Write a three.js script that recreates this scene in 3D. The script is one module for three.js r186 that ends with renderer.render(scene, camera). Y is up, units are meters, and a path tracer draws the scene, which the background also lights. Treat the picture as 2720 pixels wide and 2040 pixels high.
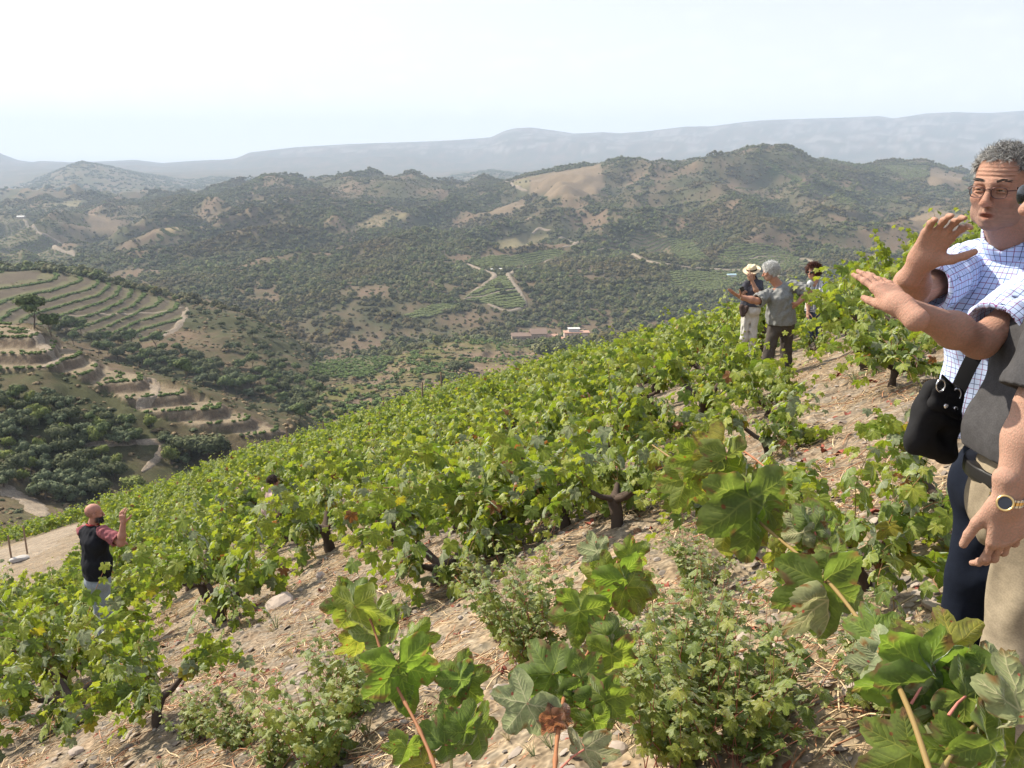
import * as THREE from 'three';
import { mergeGeometries } from 'three/addons/utils/BufferGeometryUtils.js';
import { createNoise2D, createNoise3D } from 'simplex-noise';

const { PI, sin, cos, tan, atan2, hypot, abs, min, max, floor, sqrt, exp, log, pow, round } = Math;

// ---------------------------------------------------------------- camera, sky, sun, exposure
const scene = new THREE.Scene();
const CAM_Y = 1.65, PITCH = 14.7 * PI / 180, FOV = 48;
const camera = new THREE.PerspectiveCamera(FOV, 4 / 3, 0.05, 40000);
camera.position.set(0, CAM_Y, 0);
camera.rotation.set(-PITCH, 0, 0);
scene.add(camera);

const SUN_AZ = -62 * PI / 180, SUN_EL = 43 * PI / 180;   // azimuth from the view direction, to the left
const sunDir = new THREE.Vector3(sin(SUN_AZ) * cos(SUN_EL), sin(SUN_EL), -cos(SUN_AZ) * cos(SUN_EL));
const sun = new THREE.DirectionalLight(new THREE.Color(1, 0.91, 0.76), 5.0);
sun.name = 'sun';
sun.position.copy(sunDir).multiplyScalar(200);
sun.castShadow = true;
sun.shadow.mapSize.set(4096, 4096);
sun.shadow.radius = 1.2;
Object.assign(sun.shadow.camera, { left: -60, right: 60, top: 60, bottom: -60, near: 1, far: 500 });
scene.add(sun);
{
  const mix = (a, b, t) => a + (b - a) * t, W = 1024, H = 512, data = new Float32Array(W * H * 4), n3 = createNoise3D(rngOf(5));
  for (let j = 0; j < H; j++) {
    const el = ((j + 0.5) / H - 0.5) * PI, y = sin(el);
    for (let i = 0; i < W; i++) {
      const az = ((i + 0.5) / W - 0.5) * 2 * PI, x = cos(az) * cos(el), z = sin(az) * cos(el);
      const c = x * sunDir.x + y * sunDir.y + z * sunDir.z, ang = Math.acos(max(-1, min(1, c)));
      const up = max(0, y), t = 1 - exp(-up * 9), z1 = 1 - exp(-up * 1.6);
      const glow = 0.45 * exp(-pow(ang / 0.60, 2)) + 0.82 * exp(-ang / 0.66);
      let wisp = 0;
      if (y > 0.02) { const k = 1.6 / (y + 0.12); wisp = max(0, n3(x * k * 1.3, z * k * 3.1, 2) * 0.6 + n3(x * k * 4, z * k * 9, 7) * 0.3 - 0.15) * 0.10; }
      const o = (j * W + i) * 4;
      data[o] = mix(mix(0.84, 0.40, t), 0.18, z1) + glow * 1.02 + wisp;
      data[o + 1] = mix(mix(0.85, 0.435, t), 0.26, z1) + glow * 0.95 + wisp;
      data[o + 2] = mix(mix(0.87, 0.50, t), 0.44, z1) + glow * 0.84 + wisp;
      data[o + 3] = 1;
    }
  }
  const tex = new THREE.DataTexture(data, W, H, THREE.RGBAFormat, THREE.FloatType);
  tex.mapping = THREE.EquirectangularReflectionMapping;
  tex.magFilter = THREE.LinearFilter; tex.needsUpdate = true;
  scene.background = tex; scene.environment = tex;
}
scene.fog = new THREE.FogExp2(new THREE.Color(0.70, 0.83, 1.0), 0.00015);
const renderer = new THREE.WebGLRenderer({ antialias: true });
renderer.toneMapping = THREE.LinearToneMapping;
renderer.toneMappingExposure = 1.75;
renderer.shadowMap.enabled = true;

// ---------------------------------------------------------------- helpers
function rngOf(seed) { let s = seed >>> 0; return () => { s = (s + 0x6d2b79f5) | 0; let t = Math.imul(s ^ (s >>> 15), 1 | s); t = (t + Math.imul(t ^ (t >>> 7), 61 | t)) ^ t; return ((t ^ (t >>> 14)) >>> 0) / 4294967296; }; }
const V3 = (x, y, z) => new THREE.Vector3(x, y, z);
const clamp = (x, a, b) => (x < a ? a : x > b ? b : x), mix = (a, b, t) => a + (b - a) * t;
const smooth = (a, b, x) => { const t = clamp((x - a) / (b - a), 0, 1); return t * t * (3 - 2 * t); };
const N2 = createNoise2D(rngOf(11)), N2b = createNoise2D(rngOf(23)), N3 = createNoise3D(rngOf(31));
const fbm = (x, y, o = 4) => { let s = 0, a = 0.5; for (let i = 0; i < o; i++) { s += a * N2(x, y); x = x * 2.03 + 17.1; y = y * 2.03 - 9.7; a *= 0.5; } return s; };
const vsub = (a, b) => [a[0] - b[0], a[1] - b[1], a[2] - b[2]], vadd = (a, b, k = 1) => [a[0] + b[0] * k, a[1] + b[1] * k, a[2] + b[2] * k], vmix = (a, b, t) => [mix(a[0], b[0], t), mix(a[1], b[1], t), mix(a[2], b[2], t)], vlen = (a) => hypot(a[0], a[1], a[2]), vnorm = (a) => { const l = vlen(a) || 1; return [a[0] / l, a[1] / l, a[2] / l]; }, vcross = (a, b) => [a[1] * b[2] - a[2] * b[1], a[2] * b[0] - a[0] * b[2], a[0] * b[1] - a[1] * b[0]], vdot = (a, b) => a[0] * b[0] + a[1] * b[1] + a[2] * b[2];
const taken = new Map();
const numbered = (name) => { const n = taken.get(name) ?? 0; taken.set(name, n + 1); return n ? name + '_' + String(n).padStart(3, '0') : name; };
const mat = (r, g, b, rough = 0.9, more = {}) => { const m = new THREE.MeshPhysicalMaterial({ roughness: rough, metalness: 0, ...more }); m.color.setRGB(r, g, b); return m; };
function put(o, parent) { o.traverse((q) => { if (q.isMesh) { q.castShadow = true; q.receiveShadow = true; } }); (parent ?? scene).add(o); return o; }
function part(name, geo, m, parent) { const o = new THREE.Mesh(geo, m); o.name = name; return put(o, parent); }
function tag(o, label, category, group, kind) { o.userData = { label, category }; if (group) o.userData.group = group; if (kind) o.userData.kind = kind; return o; }
function thing(name, label, category, x = 0, y = 0, z = 0, turn = 0, group) {
  const o = new THREE.Group(); o.name = numbered(name); o.position.set(x, y, z); o.rotation.y = turn; scene.add(o);
  return tag(o, label, category, group);
}
function struct(name, geo, m, label) { const o = part(numbered(name), geo, m); o.userData = { kind: 'structure', label: label ?? name.replace(/_/g, ' ') }; return o; }
// builds one geometry out of triangles; colours are linear
class Tri {
  constructor() { this.p = []; this.n = []; this.c = []; this.u = []; this.i = []; }
  v(x, y, z, r = 1, g = 1, b = 1, u = 0, w = 0) { this.p.push(x, y, z); this.c.push(r, g, b); this.u.push(u, w); return this.p.length / 3 - 1; }
  f(a, b, c) { this.i.push(a, b, c); }
  q(a, b, c, d) { this.i.push(a, b, c, a, c, d); }
  geo(normals = true) {
    const g = new THREE.BufferGeometry();
    g.setAttribute('position', new THREE.Float32BufferAttribute(this.p, 3));
    g.setAttribute('color', new THREE.Float32BufferAttribute(this.c, 3));
    g.setAttribute('uv', new THREE.Float32BufferAttribute(this.u, 2));
    g.setIndex(this.i);
    if (normals) g.computeVertexNormals();
    return g;
  }
}
// a tapered bent tube through points [[x,y,z,radius],...] appended to a Tri
function limb(T, pts, col, sides = 6, rough = 0, seed = 0) {
  const rings = []; let prev = V3(0, 0, 1);
  for (let k = 0; k < pts.length; k++) {
    const a = pts[max(0, k - 1)], b = pts[min(pts.length - 1, k + 1)], d = V3(b[0] - a[0], b[1] - a[1], b[2] - a[2]).normalize();
    let s = V3().crossVectors(d, abs(d.dot(prev)) > 0.95 ? V3(1, 0, 0.2) : prev).normalize(); const t = V3().crossVectors(s, d).normalize(); prev = V3().crossVectors(d, s).negate();
    const ring = [];
    for (let j = 0; j < sides; j++) {
      const q = j / sides * 2 * PI, w = pts[k][3] * (1 + rough * N3(k * 0.9 + seed, cos(q) * 1.2, sin(q) * 1.2)), cx = cos(q) * w, sx = sin(q) * w;
      ring.push(T.v(pts[k][0] + s.x * cx + t.x * sx, pts[k][1] + s.y * cx + t.y * sx, pts[k][2] + s.z * cx + t.z * sx, col[0], col[1], col[2], j / sides, k));
    }
    rings.push(ring);
  }
  for (let k = 0; k + 1 < rings.length; k++) for (let j = 0; j < sides; j++) { const m = (j + 1) % sides; T.q(rings[k][j], rings[k][m], rings[k + 1][m], rings[k + 1][j]); }
  const L = rings[rings.length - 1], e = pts[pts.length - 1], c = T.v(e[0], e[1], e[2], col[0], col[1], col[2]);
  for (let j = 0; j < sides; j++) T.f(L[j], L[(j + 1) % sides], c);
}
function texOf(W, H, fn, srgb = true) {
  const d = new Uint8Array(W * H * 4);
  for (let j = 0; j < H; j++) for (let i = 0; i < W; i++) { const c = fn(i / W, j / H, i, j), o = (j * W + i) * 4; d[o] = clamp(c[0], 0, 1) * 255; d[o + 1] = clamp(c[1], 0, 1) * 255; d[o + 2] = clamp(c[2], 0, 1) * 255; d[o + 3] = 255; }
  const t = new THREE.DataTexture(d, W, H); t.wrapS = t.wrapT = THREE.RepeatWrapping; t.magFilter = THREE.LinearFilter; t.minFilter = THREE.LinearMipmapLinearFilter;
  if (srgb) t.colorSpace = THREE.SRGBColorSpace; t.needsUpdate = true; return t;
}
// what a thing stands near, in words
const landmarks = [];
function whereabouts(x, z, set) {
  let best = null, bd = 1e9; for (const l of landmarks) if (l.set === set) { const d = hypot(l.x - x, l.z - z); if (d < bd) { bd = d; best = l; } }
  const k = set === 'slope' ? 1 : 9, dh = height(x, z) - height(best.x, best.z), way = abs(dh) < 0.25 * k ? 'level with' : dh > 0 ? 'uphill of' : 'downhill of';
  return (bd < 2 * k ? 'just ' : bd < 5 * k ? 'a few steps ' : bd < 12 * k ? 'some rows ' : 'far ').replace('some rows', set === 'slope' ? 'some rows' : 'some way') + way + ' ' + best.name;
}
// where a direction in the photograph (2720 x 2040) points: [tan of azimuth, tan of elevation along the view axis]
const FPX = 1020 / tan(FOV * PI / 360);
function look(px, py) { const a = (px - 1360) / FPX, b = (1020 - py) / FPX, k = cos(PITCH) + b * sin(PITCH); return [a / k, (b * cos(PITCH) - sin(PITCH)) / k]; }
const at = (px, py, r) => { const [u, v] = look(px, py); return V3(u * r, CAM_Y + v * r, -r); };   // a place r metres ahead
// ---------------------------------------------------------------- terrain: one height function for the whole valley
// Each feature line is surveyed from the photograph: [x, y] in a 2212-wide view and the distance ahead in metres, or an explicit height.
const S2 = 2720 / 2212;
const PLANE_A = 0.4, PLANE_C = 0.25;
const lines = [
  // edge of the near slope: [tan azimuth, distance, height above the plane]
  { edge: [[-0.95, 36, 2.5], [-0.6, 46, 2.8], [-0.45, 54, 2.6], [-0.3, 60, 2.4], [-0.1, 56, 1.8], [0.1, 46, 0.4], [0.25, 38, -0.3], [0.4, 31, -0.9], [0.55, 28, -1.2], [0.95, 26, -2.5]] },
  { m: [[0, 1078, 132], [250, 1092, 140], [420, null, 150, -60], [560, null, 150, -67], [640, null, 165, -66], [700, 962, 180], [900, 940, 195], [1200, 870, 200], [1600, 780, 200], [2212, 660, 200]] },
  { p: [[-60, 700, 204], [59, 709, 200], [97, 721, 198], [133, 748, 196], [176, 765, 193], [224, 795, 190], [294, 812, 186], [382, 842, 181], [471, 874, 176], [617, 938, 170], [700, 908, 228], [800, 888, 240], [900, 880, 260], [1200, 840, 270], [1600, 750, 270], [2212, 640, 270]] },
  { y: [[0, 290, -66], [224, 285, -76], [400, 290, -82], [617, 285, -88], [700, 330, -88], [850, 340, -89], [1000, 380, -93], [1150, 420, -98], [1400, 420, -100], [1600, 420, -95], [2212, 420, -80]] },
  { p: [[0, 588, 490], [100, 590, 490], [200, 605, 480], [300, 634, 465], [400, 664, 440], [480, 682, 430], [560, 705, 425], [640, 755, 415], [690, 796, 410], [760, 792, 430], [850, 774, 455], [940, 750, 480], [1040, 740, 500], [1130, 752, 520], [1250, 745, 520], [1600, 700, 520], [2212, 600, 520]] },
  { y: [[0, 800, -132], [400, 720, -134], [690, 620, -136], [850, 660, -138], [1000, 690, -139], [1150, 700, -143], [1250, 700, -143], [1600, 700, -140], [2212, 700, -128]] },
  { p: [[0, 600, 900], [250, 612, 900], [400, 602, 870], [550, 602, 850], [700, 612, 830], [850, 612, 830], [1000, 612, 850], [1100, 602, 860], [1250, 600, 870], [1400, 600, 880], [1600, 588, 900], [1800, 577, 900], [2212, 560, 900]] },
  { p: [[0, 560, 1250], [150, 555, 1250], [300, 540, 1250], [550, 505, 1200], [700, 512, 1200], [850, 505, 1200], [1000, 522, 1150], [1100, 530, 1120], [1250, 520, 1120], [1400, 500, 1150], [1600, 490, 1150], [1800, 492, 1150], [2000, 500, 1150], [2212, 480, 1150]] },
  { p: [[0, 475, 1800], [150, 468, 1800], [300, 448, 1700], [420, 440, 1750], [550, 435, 1700], [700, 440, 1650], [850, 450, 1600], [1000, 450, 1600], [1100, 430, 1600], [1250, 430, 1500], [1400, 425, 1500], [1600, 405, 1500], [1800, 425, 1500], [1950, 450, 1500], [2100, 440, 1500], [2212, 430, 1500]] },
  { p: [[0, 445, 2200], [100, 432, 2200], [250, 436, 2200], [420, 433, 2100], [500, 408, 2050], [560, 388, 2000], [600, 381, 2000], [640, 384, 2000], [690, 401, 2000], [740, 388, 2000], [800, 383, 2000], [870, 380, 2000], [920, 392, 2050], [980, 402, 2100], [1060, 397, 2100], [1100, 392, 2000], [1150, 378, 1950], [1200, 367, 1900], [1260, 356, 1850], [1330, 349, 1850], [1400, 353, 1850], [1480, 343, 1850], [1550, 335, 1850], [1620, 318, 1850], [1650, 314, 1850], [1700, 324, 1850], [1760, 347, 1900], [1850, 359, 2000], [1930, 356, 2100], [2000, 359, 2100], [2080, 376, 2100], [2130, 384, 2000], [2212, 392, 2000]] },
  { y: [[0, 3000, -110], [600, 2900, -130], [2212, 2900, -120]] },
  { p: [[0, 425, 4200], [60, 402, 4200], [130, 367, 4200], [175, 349, 4200], [230, 359, 4200], [300, 376, 4200], [400, 398, 4200], [480, 387, 4200], [540, 394, 4200], [640, 415, 4200], [900, 410, 4200], [1000, 380, 4200], [1060, 369, 4200], [1130, 380, 4200], [1230, 410, 4200], [2212, 430, 4200]] },
  { y: [[0, 6000, -90], [2212, 6000, -70]] },
  { p: [[0, 331, 9000], [40, 346, 9200], [70, 350, 9400], [90, 347, 9500], [150, 351, 9500], [200, 349, 9500], [250, 347, 9500], [290, 345, 9500], [350, 352, 9500], [420, 347, 9500], [480, 345, 9500], [510, 342, 9500], [540, 329, 9500], [640, 318, 9500], [760, 311, 9500], [900, 307, 9500], [1000, 302, 9500], [1060, 297, 9500], [1090, 283, 9500], [1115, 277, 9500], [1150, 276, 9500], [1200, 283, 9500], [1240, 289, 9500], [1300, 286, 9500], [1340, 288, 9500], [1400, 284, 9500], [1480, 274, 9500], [1540, 273, 9500], [1600, 265, 9500], [1660, 260, 9500], [1750, 257, 9500], [1850, 254, 9500], [1900, 252, 9500], [1930, 257, 9500], [2000, 246, 9500], [2060, 243, 9500], [2140, 245, 9500], [2212, 240, 9500]] },
  { y: [[0, 11500, -100], [2212, 11500, -100]] },
];
const GREEN = [0.17, 0.165, 0.085], PALE = [0.30, 0.26, 0.14], BARE = [0.31, 0.235, 0.15], TAN = [0.36, 0.29, 0.17], LUSH = [0.09, 0.17, 0.04];
const FIELDS = [
  [GREEN, [[1012, 568], [1060, 553], [1097, 552], [1120, 558], [1135, 578], [1057, 581], [1040, 578]]],
  [GREEN, [[1105, 553], [1150, 545], [1200, 538], [1222, 545], [1215, 553], [1150, 575], [1137, 577], [1122, 560]]],
  [GREEN, [[1085, 595], [1096, 600], [1112, 625], [1003, 645], [1040, 620]]], [GREEN, [[1003, 648], [1113, 628], [1135, 655], [1130, 664], [1100, 668], [1060, 658]]],
  [GREEN, [[875, 682], [935, 660], [985, 655], [992, 663], [960, 675], [905, 692]]],
  [BARE, [[1145, 382], [1298, 355], [1306, 406], [1263, 430], [1184, 428], [1142, 415]]], [PALE, [[1100, 397], [1145, 381], [1200, 370], [1146, 410], [1112, 402]]],
  [TAN, [[1375, 503], [1431, 500], [1448, 527], [1454, 556], [1354, 536]]], [GREEN, [[1442, 512], [1495, 521], [1537, 565], [1457, 559]]],
  [GREEN, [[1555, 545], [1590, 527], [1667, 527], [1730, 560], [1745, 572], [1685, 586], [1550, 566]]], [GREEN, [[1442, 583], [1607, 588], [1620, 610], [1551, 627], [1492, 630], [1448, 615]]],
  [LUSH, [[1637, 341], [1650, 346], [1700, 372], [1735, 392], [1720, 392], [1665, 366]]], [GREEN, [[1735, 392], [1850, 430], [1842, 447], [1735, 408], [1720, 394]]],
  [GREEN, [[1900, 357], [2005, 357], [2008, 380], [1960, 390]]], [BARE, [[2010, 358], [2085, 378], [2075, 396], [2000, 402]]],
  [TAN, [[673, 519], [753, 494], [835, 450], [856, 459], [829, 492], [753, 500], [708, 512]]], [PALE, [[856, 453], [929, 483], [905, 486], [850, 470]]], [TAN, [[609, 502], [653, 512], [635, 521]]],
  [BARE, [[1041, 462], [1132, 430], [1135, 447], [1080, 466]]], [PALE, [[1070, 520], [1130, 505], [1190, 510], [1150, 530], [1080, 540]]],
  [[0.19, 0.17, 0.095], [[0, 470], [51, 475], [85, 503], [129, 526], [103, 534], [162, 557], [90, 575], [39, 575], [0, 568]]],
  [BARE, [[178, 465], [224, 462], [262, 490], [219, 514], [190, 490]]], [TAN, [[342, 498], [386, 475], [401, 480], [386, 508], [334, 521]]], [PALE, [[87, 440], [190, 432], [165, 448]]],
  [BARE, [[1960, 470], [2040, 455], [2090, 470], [2060, 500], [1975, 505]]],
].map(([c, P]) => ({ c, ...zone2(600, 2600, P) }));
function zone2(r0, r1, P) { return { r0, r1, P, B: [min(...P.map((q) => q[0])), max(...P.map((q) => q[0])), min(...P.map((q) => q[1])), max(...P.map((q) => q[1]))] }; }
const mix3 = (a, b, t) => [mix(a[0], b[0], t), mix(a[1], b[1], t), mix(a[2], b[2], t)];
const UMAX = 0.95, NU = 640;
const profiles = (() => {
  const L = lines.map((l) => {
    if (l.edge) return l.edge.map(([u, r, h]) => [u, r, PLANE_A * u * r - PLANE_C * r + h]);
    if (l.m) return l.m.map(([x, y, r, h]) => { const [u, v] = look(x * S2, (y ?? 1000) * S2); return [u, r, h ?? CAM_Y + v * r]; });
    if (l.p) return l.p.map(([x, y, r]) => { const [u, v] = look(x * S2, y * S2); return [u, r, CAM_Y + v * r]; });
    return l.y.map(([x, r, y]) => [look(x * S2, 900)[0], r, y]);
  });
  const lerpAt = (P, u) => {
    if (u <= P[0][0]) return [P[0][1], P[0][2]];
    for (let k = 1; k < P.length; k++) if (u <= P[k][0]) { let t = (u - P[k - 1][0]) / (P[k][0] - P[k - 1][0]); return [mix(P[k - 1][1], P[k][1], t), mix(P[k - 1][2], P[k][2], t)]; }
    const e = P[P.length - 1]; return [e[1], e[2]];
  };
  const out = [];
  for (let i = 0; i <= NU; i++) {
    const u = (i / NU * 2 - 1) * UMAX, slope = PLANE_A * u - PLANE_C;
    const pts = [[0, 0], [12, slope * 12]];
    for (const P of L) { const [r, y] = lerpAt(P, u); pts.push([max(r, pts[pts.length - 1][0] + 4), y]); }
    const n = pts.length, d = [], m = new Array(n).fill(0);
    for (let k = 0; k + 1 < n; k++) d.push((pts[k + 1][1] - pts[k][1]) / (pts[k + 1][0] - pts[k][0]));
    for (let k = 1; k + 1 < n; k++) m[k] = d[k - 1] * d[k] <= 0 ? 0 : 2 * d[k - 1] * d[k] / (d[k - 1] + d[k]);
    m[0] = slope; m[n - 1] = 0; m[1] = slope;
    out.push({ r: pts.map((q) => q[0]), y: pts.map((q) => q[1]), m });
  }
  return out;
})();
function profileY(i, r) {
  const P = profiles[i], R = P.r, n = R.length;
  if (r >= R[n - 1]) return P.y[n - 1];
  let k = 0; while (k + 2 < n && r > R[k + 1]) k++;
  const h = R[k + 1] - R[k], t = (r - R[k]) / h, t2 = t * t, t3 = t2 * t;
  return P.y[k] * (2 * t3 - 3 * t2 + 1) + P.m[k] * h * (t3 - 2 * t2 + t) + P.y[k + 1] * (-2 * t3 + 3 * t2) + P.m[k + 1] * h * (t3 - t2);
}
function surveyed(x, z) {           // the large shape of the land
  const rho = hypot(x, z), phi = atan2(x, -z), PM = Math.atan(UMAX);
  const p = clamp(phi, -PM, PM), u = tan(p), r = rho * cos(p), q = (u / UMAX + 1) / 2 * NU, i = min(NU - 1, floor(q)), t = q - i;
  let y = mix(profileY(i, r), profileY(i + 1, r), t);
  const back = smooth(PM, 1.9, abs(phi));
  if (back > 0) y = mix(y, (PLANE_A * x + PLANE_C * z) * min(1, 70 / max(rho, 1)), back);
  return y;
}
// zones of the valley side, drawn on the photograph in 2212-wide pixels and used as places on the land
const shown = (x, y, z) => { const Y = y - CAM_Y, f = -z * cos(PITCH) - Y * sin(PITCH); return f <= 0.1 ? null : [(1360 + FPX * x / f) / S2, (1020 - FPX * (Y * cos(PITCH) - z * sin(PITCH)) / f) / S2]; };
function inside(P, x, y) { let c = false; for (let i = 0, j = P.length - 1; i < P.length; j = i++) { const a = P[i], b = P[j]; if ((a[1] > y) !== (b[1] > y) && x < (b[0] - a[0]) * (y - a[1]) / (b[1] - a[1]) + a[0]) c = !c; } return c; }
const boxOf = (P) => [min(...P.map((q) => q[0])), max(...P.map((q) => q[0])), min(...P.map((q) => q[1])), max(...P.map((q) => q[1]))];
const zone = (r0, r1, P) => ({ r0, r1, P, B: boxOf(P) });
const inZone = (Z, r, s) => r > Z.r0 && r < Z.r1 && s && s[0] > Z.B[0] && s[0] < Z.B[1] && s[1] > Z.B[2] && s[1] < Z.B[3] && inside(Z.P, s[0], s[1]);
const SPUR = zone(140, 215, [[-40, 690], [60, 704], [133, 742], [224, 789], [294, 806], [382, 836], [471, 868], [625, 934], [597, 946], [515, 938], [420, 920], [344, 900], [294, 884], [256, 855], [206, 832], [156, 808], [97, 797], [-40, 797]]);
const TERR = zone(330, 500, [[-40, 584], [100, 587], [200, 602], [300, 631], [404, 660], [392, 690], [340, 737], [250, 735], [100, 705], [-40, 690]]);
const MIDHILL = zone(215, 560, [[560, 950], [640, 880], [720, 840], [800, 800], [860, 768], [940, 742], [1040, 732], [1160, 745], [1150, 800], [1000, 870], [860, 930], [700, 980]]);
const FLOOR = zone(380, 640, [[655, 800], [690, 780], [800, 768], [850, 772], [830, 800], [760, 830], [680, 835]]);
const STEP = { spur: 1.9, terr: 1.25, mid: 2.6 };
function stepped(y, h, sharp) { const q = y / h, k = floor(q), f = q - k; return h * (k + smooth(sharp, 1, f)); }
function height(x, z) {
  const rho = hypot(x, z); let y = surveyed(x, z);
  if (rho > 130 && rho < 700 && z < 0) {
    const s = shown(x, y, z), r = -z;
    const y0 = y; y += 0.25 * fbm(x / 30, z / 30, 2);
    if (inZone(SPUR, r, s)) return stepped(y, STEP.spur, 0.74);
    if (inZone(TERR, r, s)) return stepped(y, STEP.terr, 0.5);
    y = y0 + 1.2 * fbm(x / 38, z / 38, 3);
    if (inZone(MIDHILL, r, s)) return stepped(y + fbm(x / 60, z / 60, 2) * 4, STEP.mid, 0.5);
    y = y0;
  }
  const big = smooth(500, 1300, rho), mid = smooth(45, 160, rho);
  y += mid * (1 - 0.5 * big) * 2.2 * fbm(x / 38, z / 38, 4);
  if (big > 0) { const s = min(1, rho / 2000), f = rho > 5500 ? smooth(5500, 8000, rho) : 0;
    y += big * s * (1 - 0.8 * ridgeNear(x, z)) * (1 - smooth(2600, 4000, rho)) * (24 * fbm(x / 260, z / 260, 4) + 72 * (0.32 - abs(N2b(x / 420 + 3, z / 420)) + 0.4 * (0.3 - abs(N2(x / 190, z / 190 + 8)))) * smooth(800, 1150, rho));
    if (f > 0) y += f * (1 - ridgeFar(x, z)) * (55 * fbm(x / 1500, z / 1100, 4)); }
  if (rho < 60) y += 0.10 * fbm(x / 2.2, z / 2.2, 3) * smooth(60, 30, rho) + 0.05 * fbm(x / 0.45 + 9, z / 0.45, 3) * smooth(22, 8, rho) + 0.02 * fbm(x / 0.13, z / 0.13 + 5, 2) * smooth(12, 5, rho);
  return y;
}
function ridgeNear(x, z) { const r = -z; return exp(-pow((r - 1950) / 260, 2)); }
function ridgeFar(x, z) { return exp(-pow((-z - 9500) / 1000, 2)); }
// the place on the ground that a direction in the photograph meets, between two distances
function hit(px, py, r0 = 3, r1 = 14000) {
  const [u, v] = look(px, py); let a = r0;
  for (let r = r0; r < r1; r *= 1.006) { if (CAM_Y + v * r < height(u * r, -r)) { let lo = a, hi = r; for (let k = 0; k < 14; k++) { const m = (lo + hi) / 2; if (CAM_Y + v * m < height(u * m, -m)) hi = m; else lo = m; } return V3(u * hi, height(u * hi, -hi), -hi); } a = r; }
  return null;
}
const hit2 = (x, y, r0, r1) => hit(x * S2, y * S2, r0, r1);
{
  const cols = [], rows = [];
  for (let i = 0; i <= 460; i++) cols.push((i / 460 * 2 - 1) * 0.70);
  for (let i = 1; i <= 60; i++) { const p = 0.70 + (PI - 0.70) * i / 60; cols.push(p); cols.unshift(-p); }
  for (let r = 0.5; r < 60; r *= 1.0135) rows.push(r);
  for (let r = 60; r < 150; r *= 1.014) rows.push(r);
  for (let r = 150; r < 218; r *= 1.0036) rows.push(r);
  for (let r = 218; r < 520; r *= 1.0052) rows.push(r);
  for (let r = 520; r < 2400; r *= 1.012) rows.push(r);
  for (let r = 2400; r < 11200; r *= 1.02) rows.push(r);
  const T = new Tri(), nc = cols.length;
  T.p = new Float32Array(rows.length * nc * 3); T.c = new Float32Array(rows.length * nc * 3); T.u = new Float32Array(rows.length * nc * 2);
  let k = 0;
  for (const r of rows) for (const a of cols) {
    const x = sin(a) * r, z = -cos(a) * r, y = height(x, z);
    T.p[k * 3] = x; T.p[k * 3 + 1] = y; T.p[k * 3 + 2] = z; T.u[k * 2] = x / 4; T.u[k * 2 + 1] = z / 4;
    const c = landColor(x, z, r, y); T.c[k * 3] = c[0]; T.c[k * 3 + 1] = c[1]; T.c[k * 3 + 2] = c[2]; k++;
  }
  for (let j = 0; j + 1 < rows.length; j++) for (let i = 0; i + 1 < nc; i++) { const a = j * nc + i; T.i.push(a, a + 1, a + nc + 1, a, a + nc + 1, a + nc); }
  const c = T.p.length / 3;
  const g = new THREE.BufferGeometry();
  g.setAttribute('position', new THREE.BufferAttribute(T.p, 3)); g.setAttribute('color', new THREE.BufferAttribute(T.c, 3)); g.setAttribute('uv', new THREE.BufferAttribute(T.u, 2));
  g.setIndex(T.i); g.computeVertexNormals();
  const m = mat(1, 1, 1, 0.95, { vertexColors: true, map: soilTexture(), specularIntensity: 0.2 });
  m.bumpMap = m.map; m.bumpScale = 0.02;
  struct('ground', g, m, 'dry stony hillside ground and valley');
}
function fieldOf(s, r) { if (!s || r < 380 || r > 3000) return null; for (const F of FIELDS) if (s[0] > F.B[0] && s[0] < F.B[1] && s[1] > F.B[2] && s[1] < F.B[3] && r > F.r0 && r < F.r1 && inside(F.P, s[0], s[1])) return F; return null; }
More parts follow.
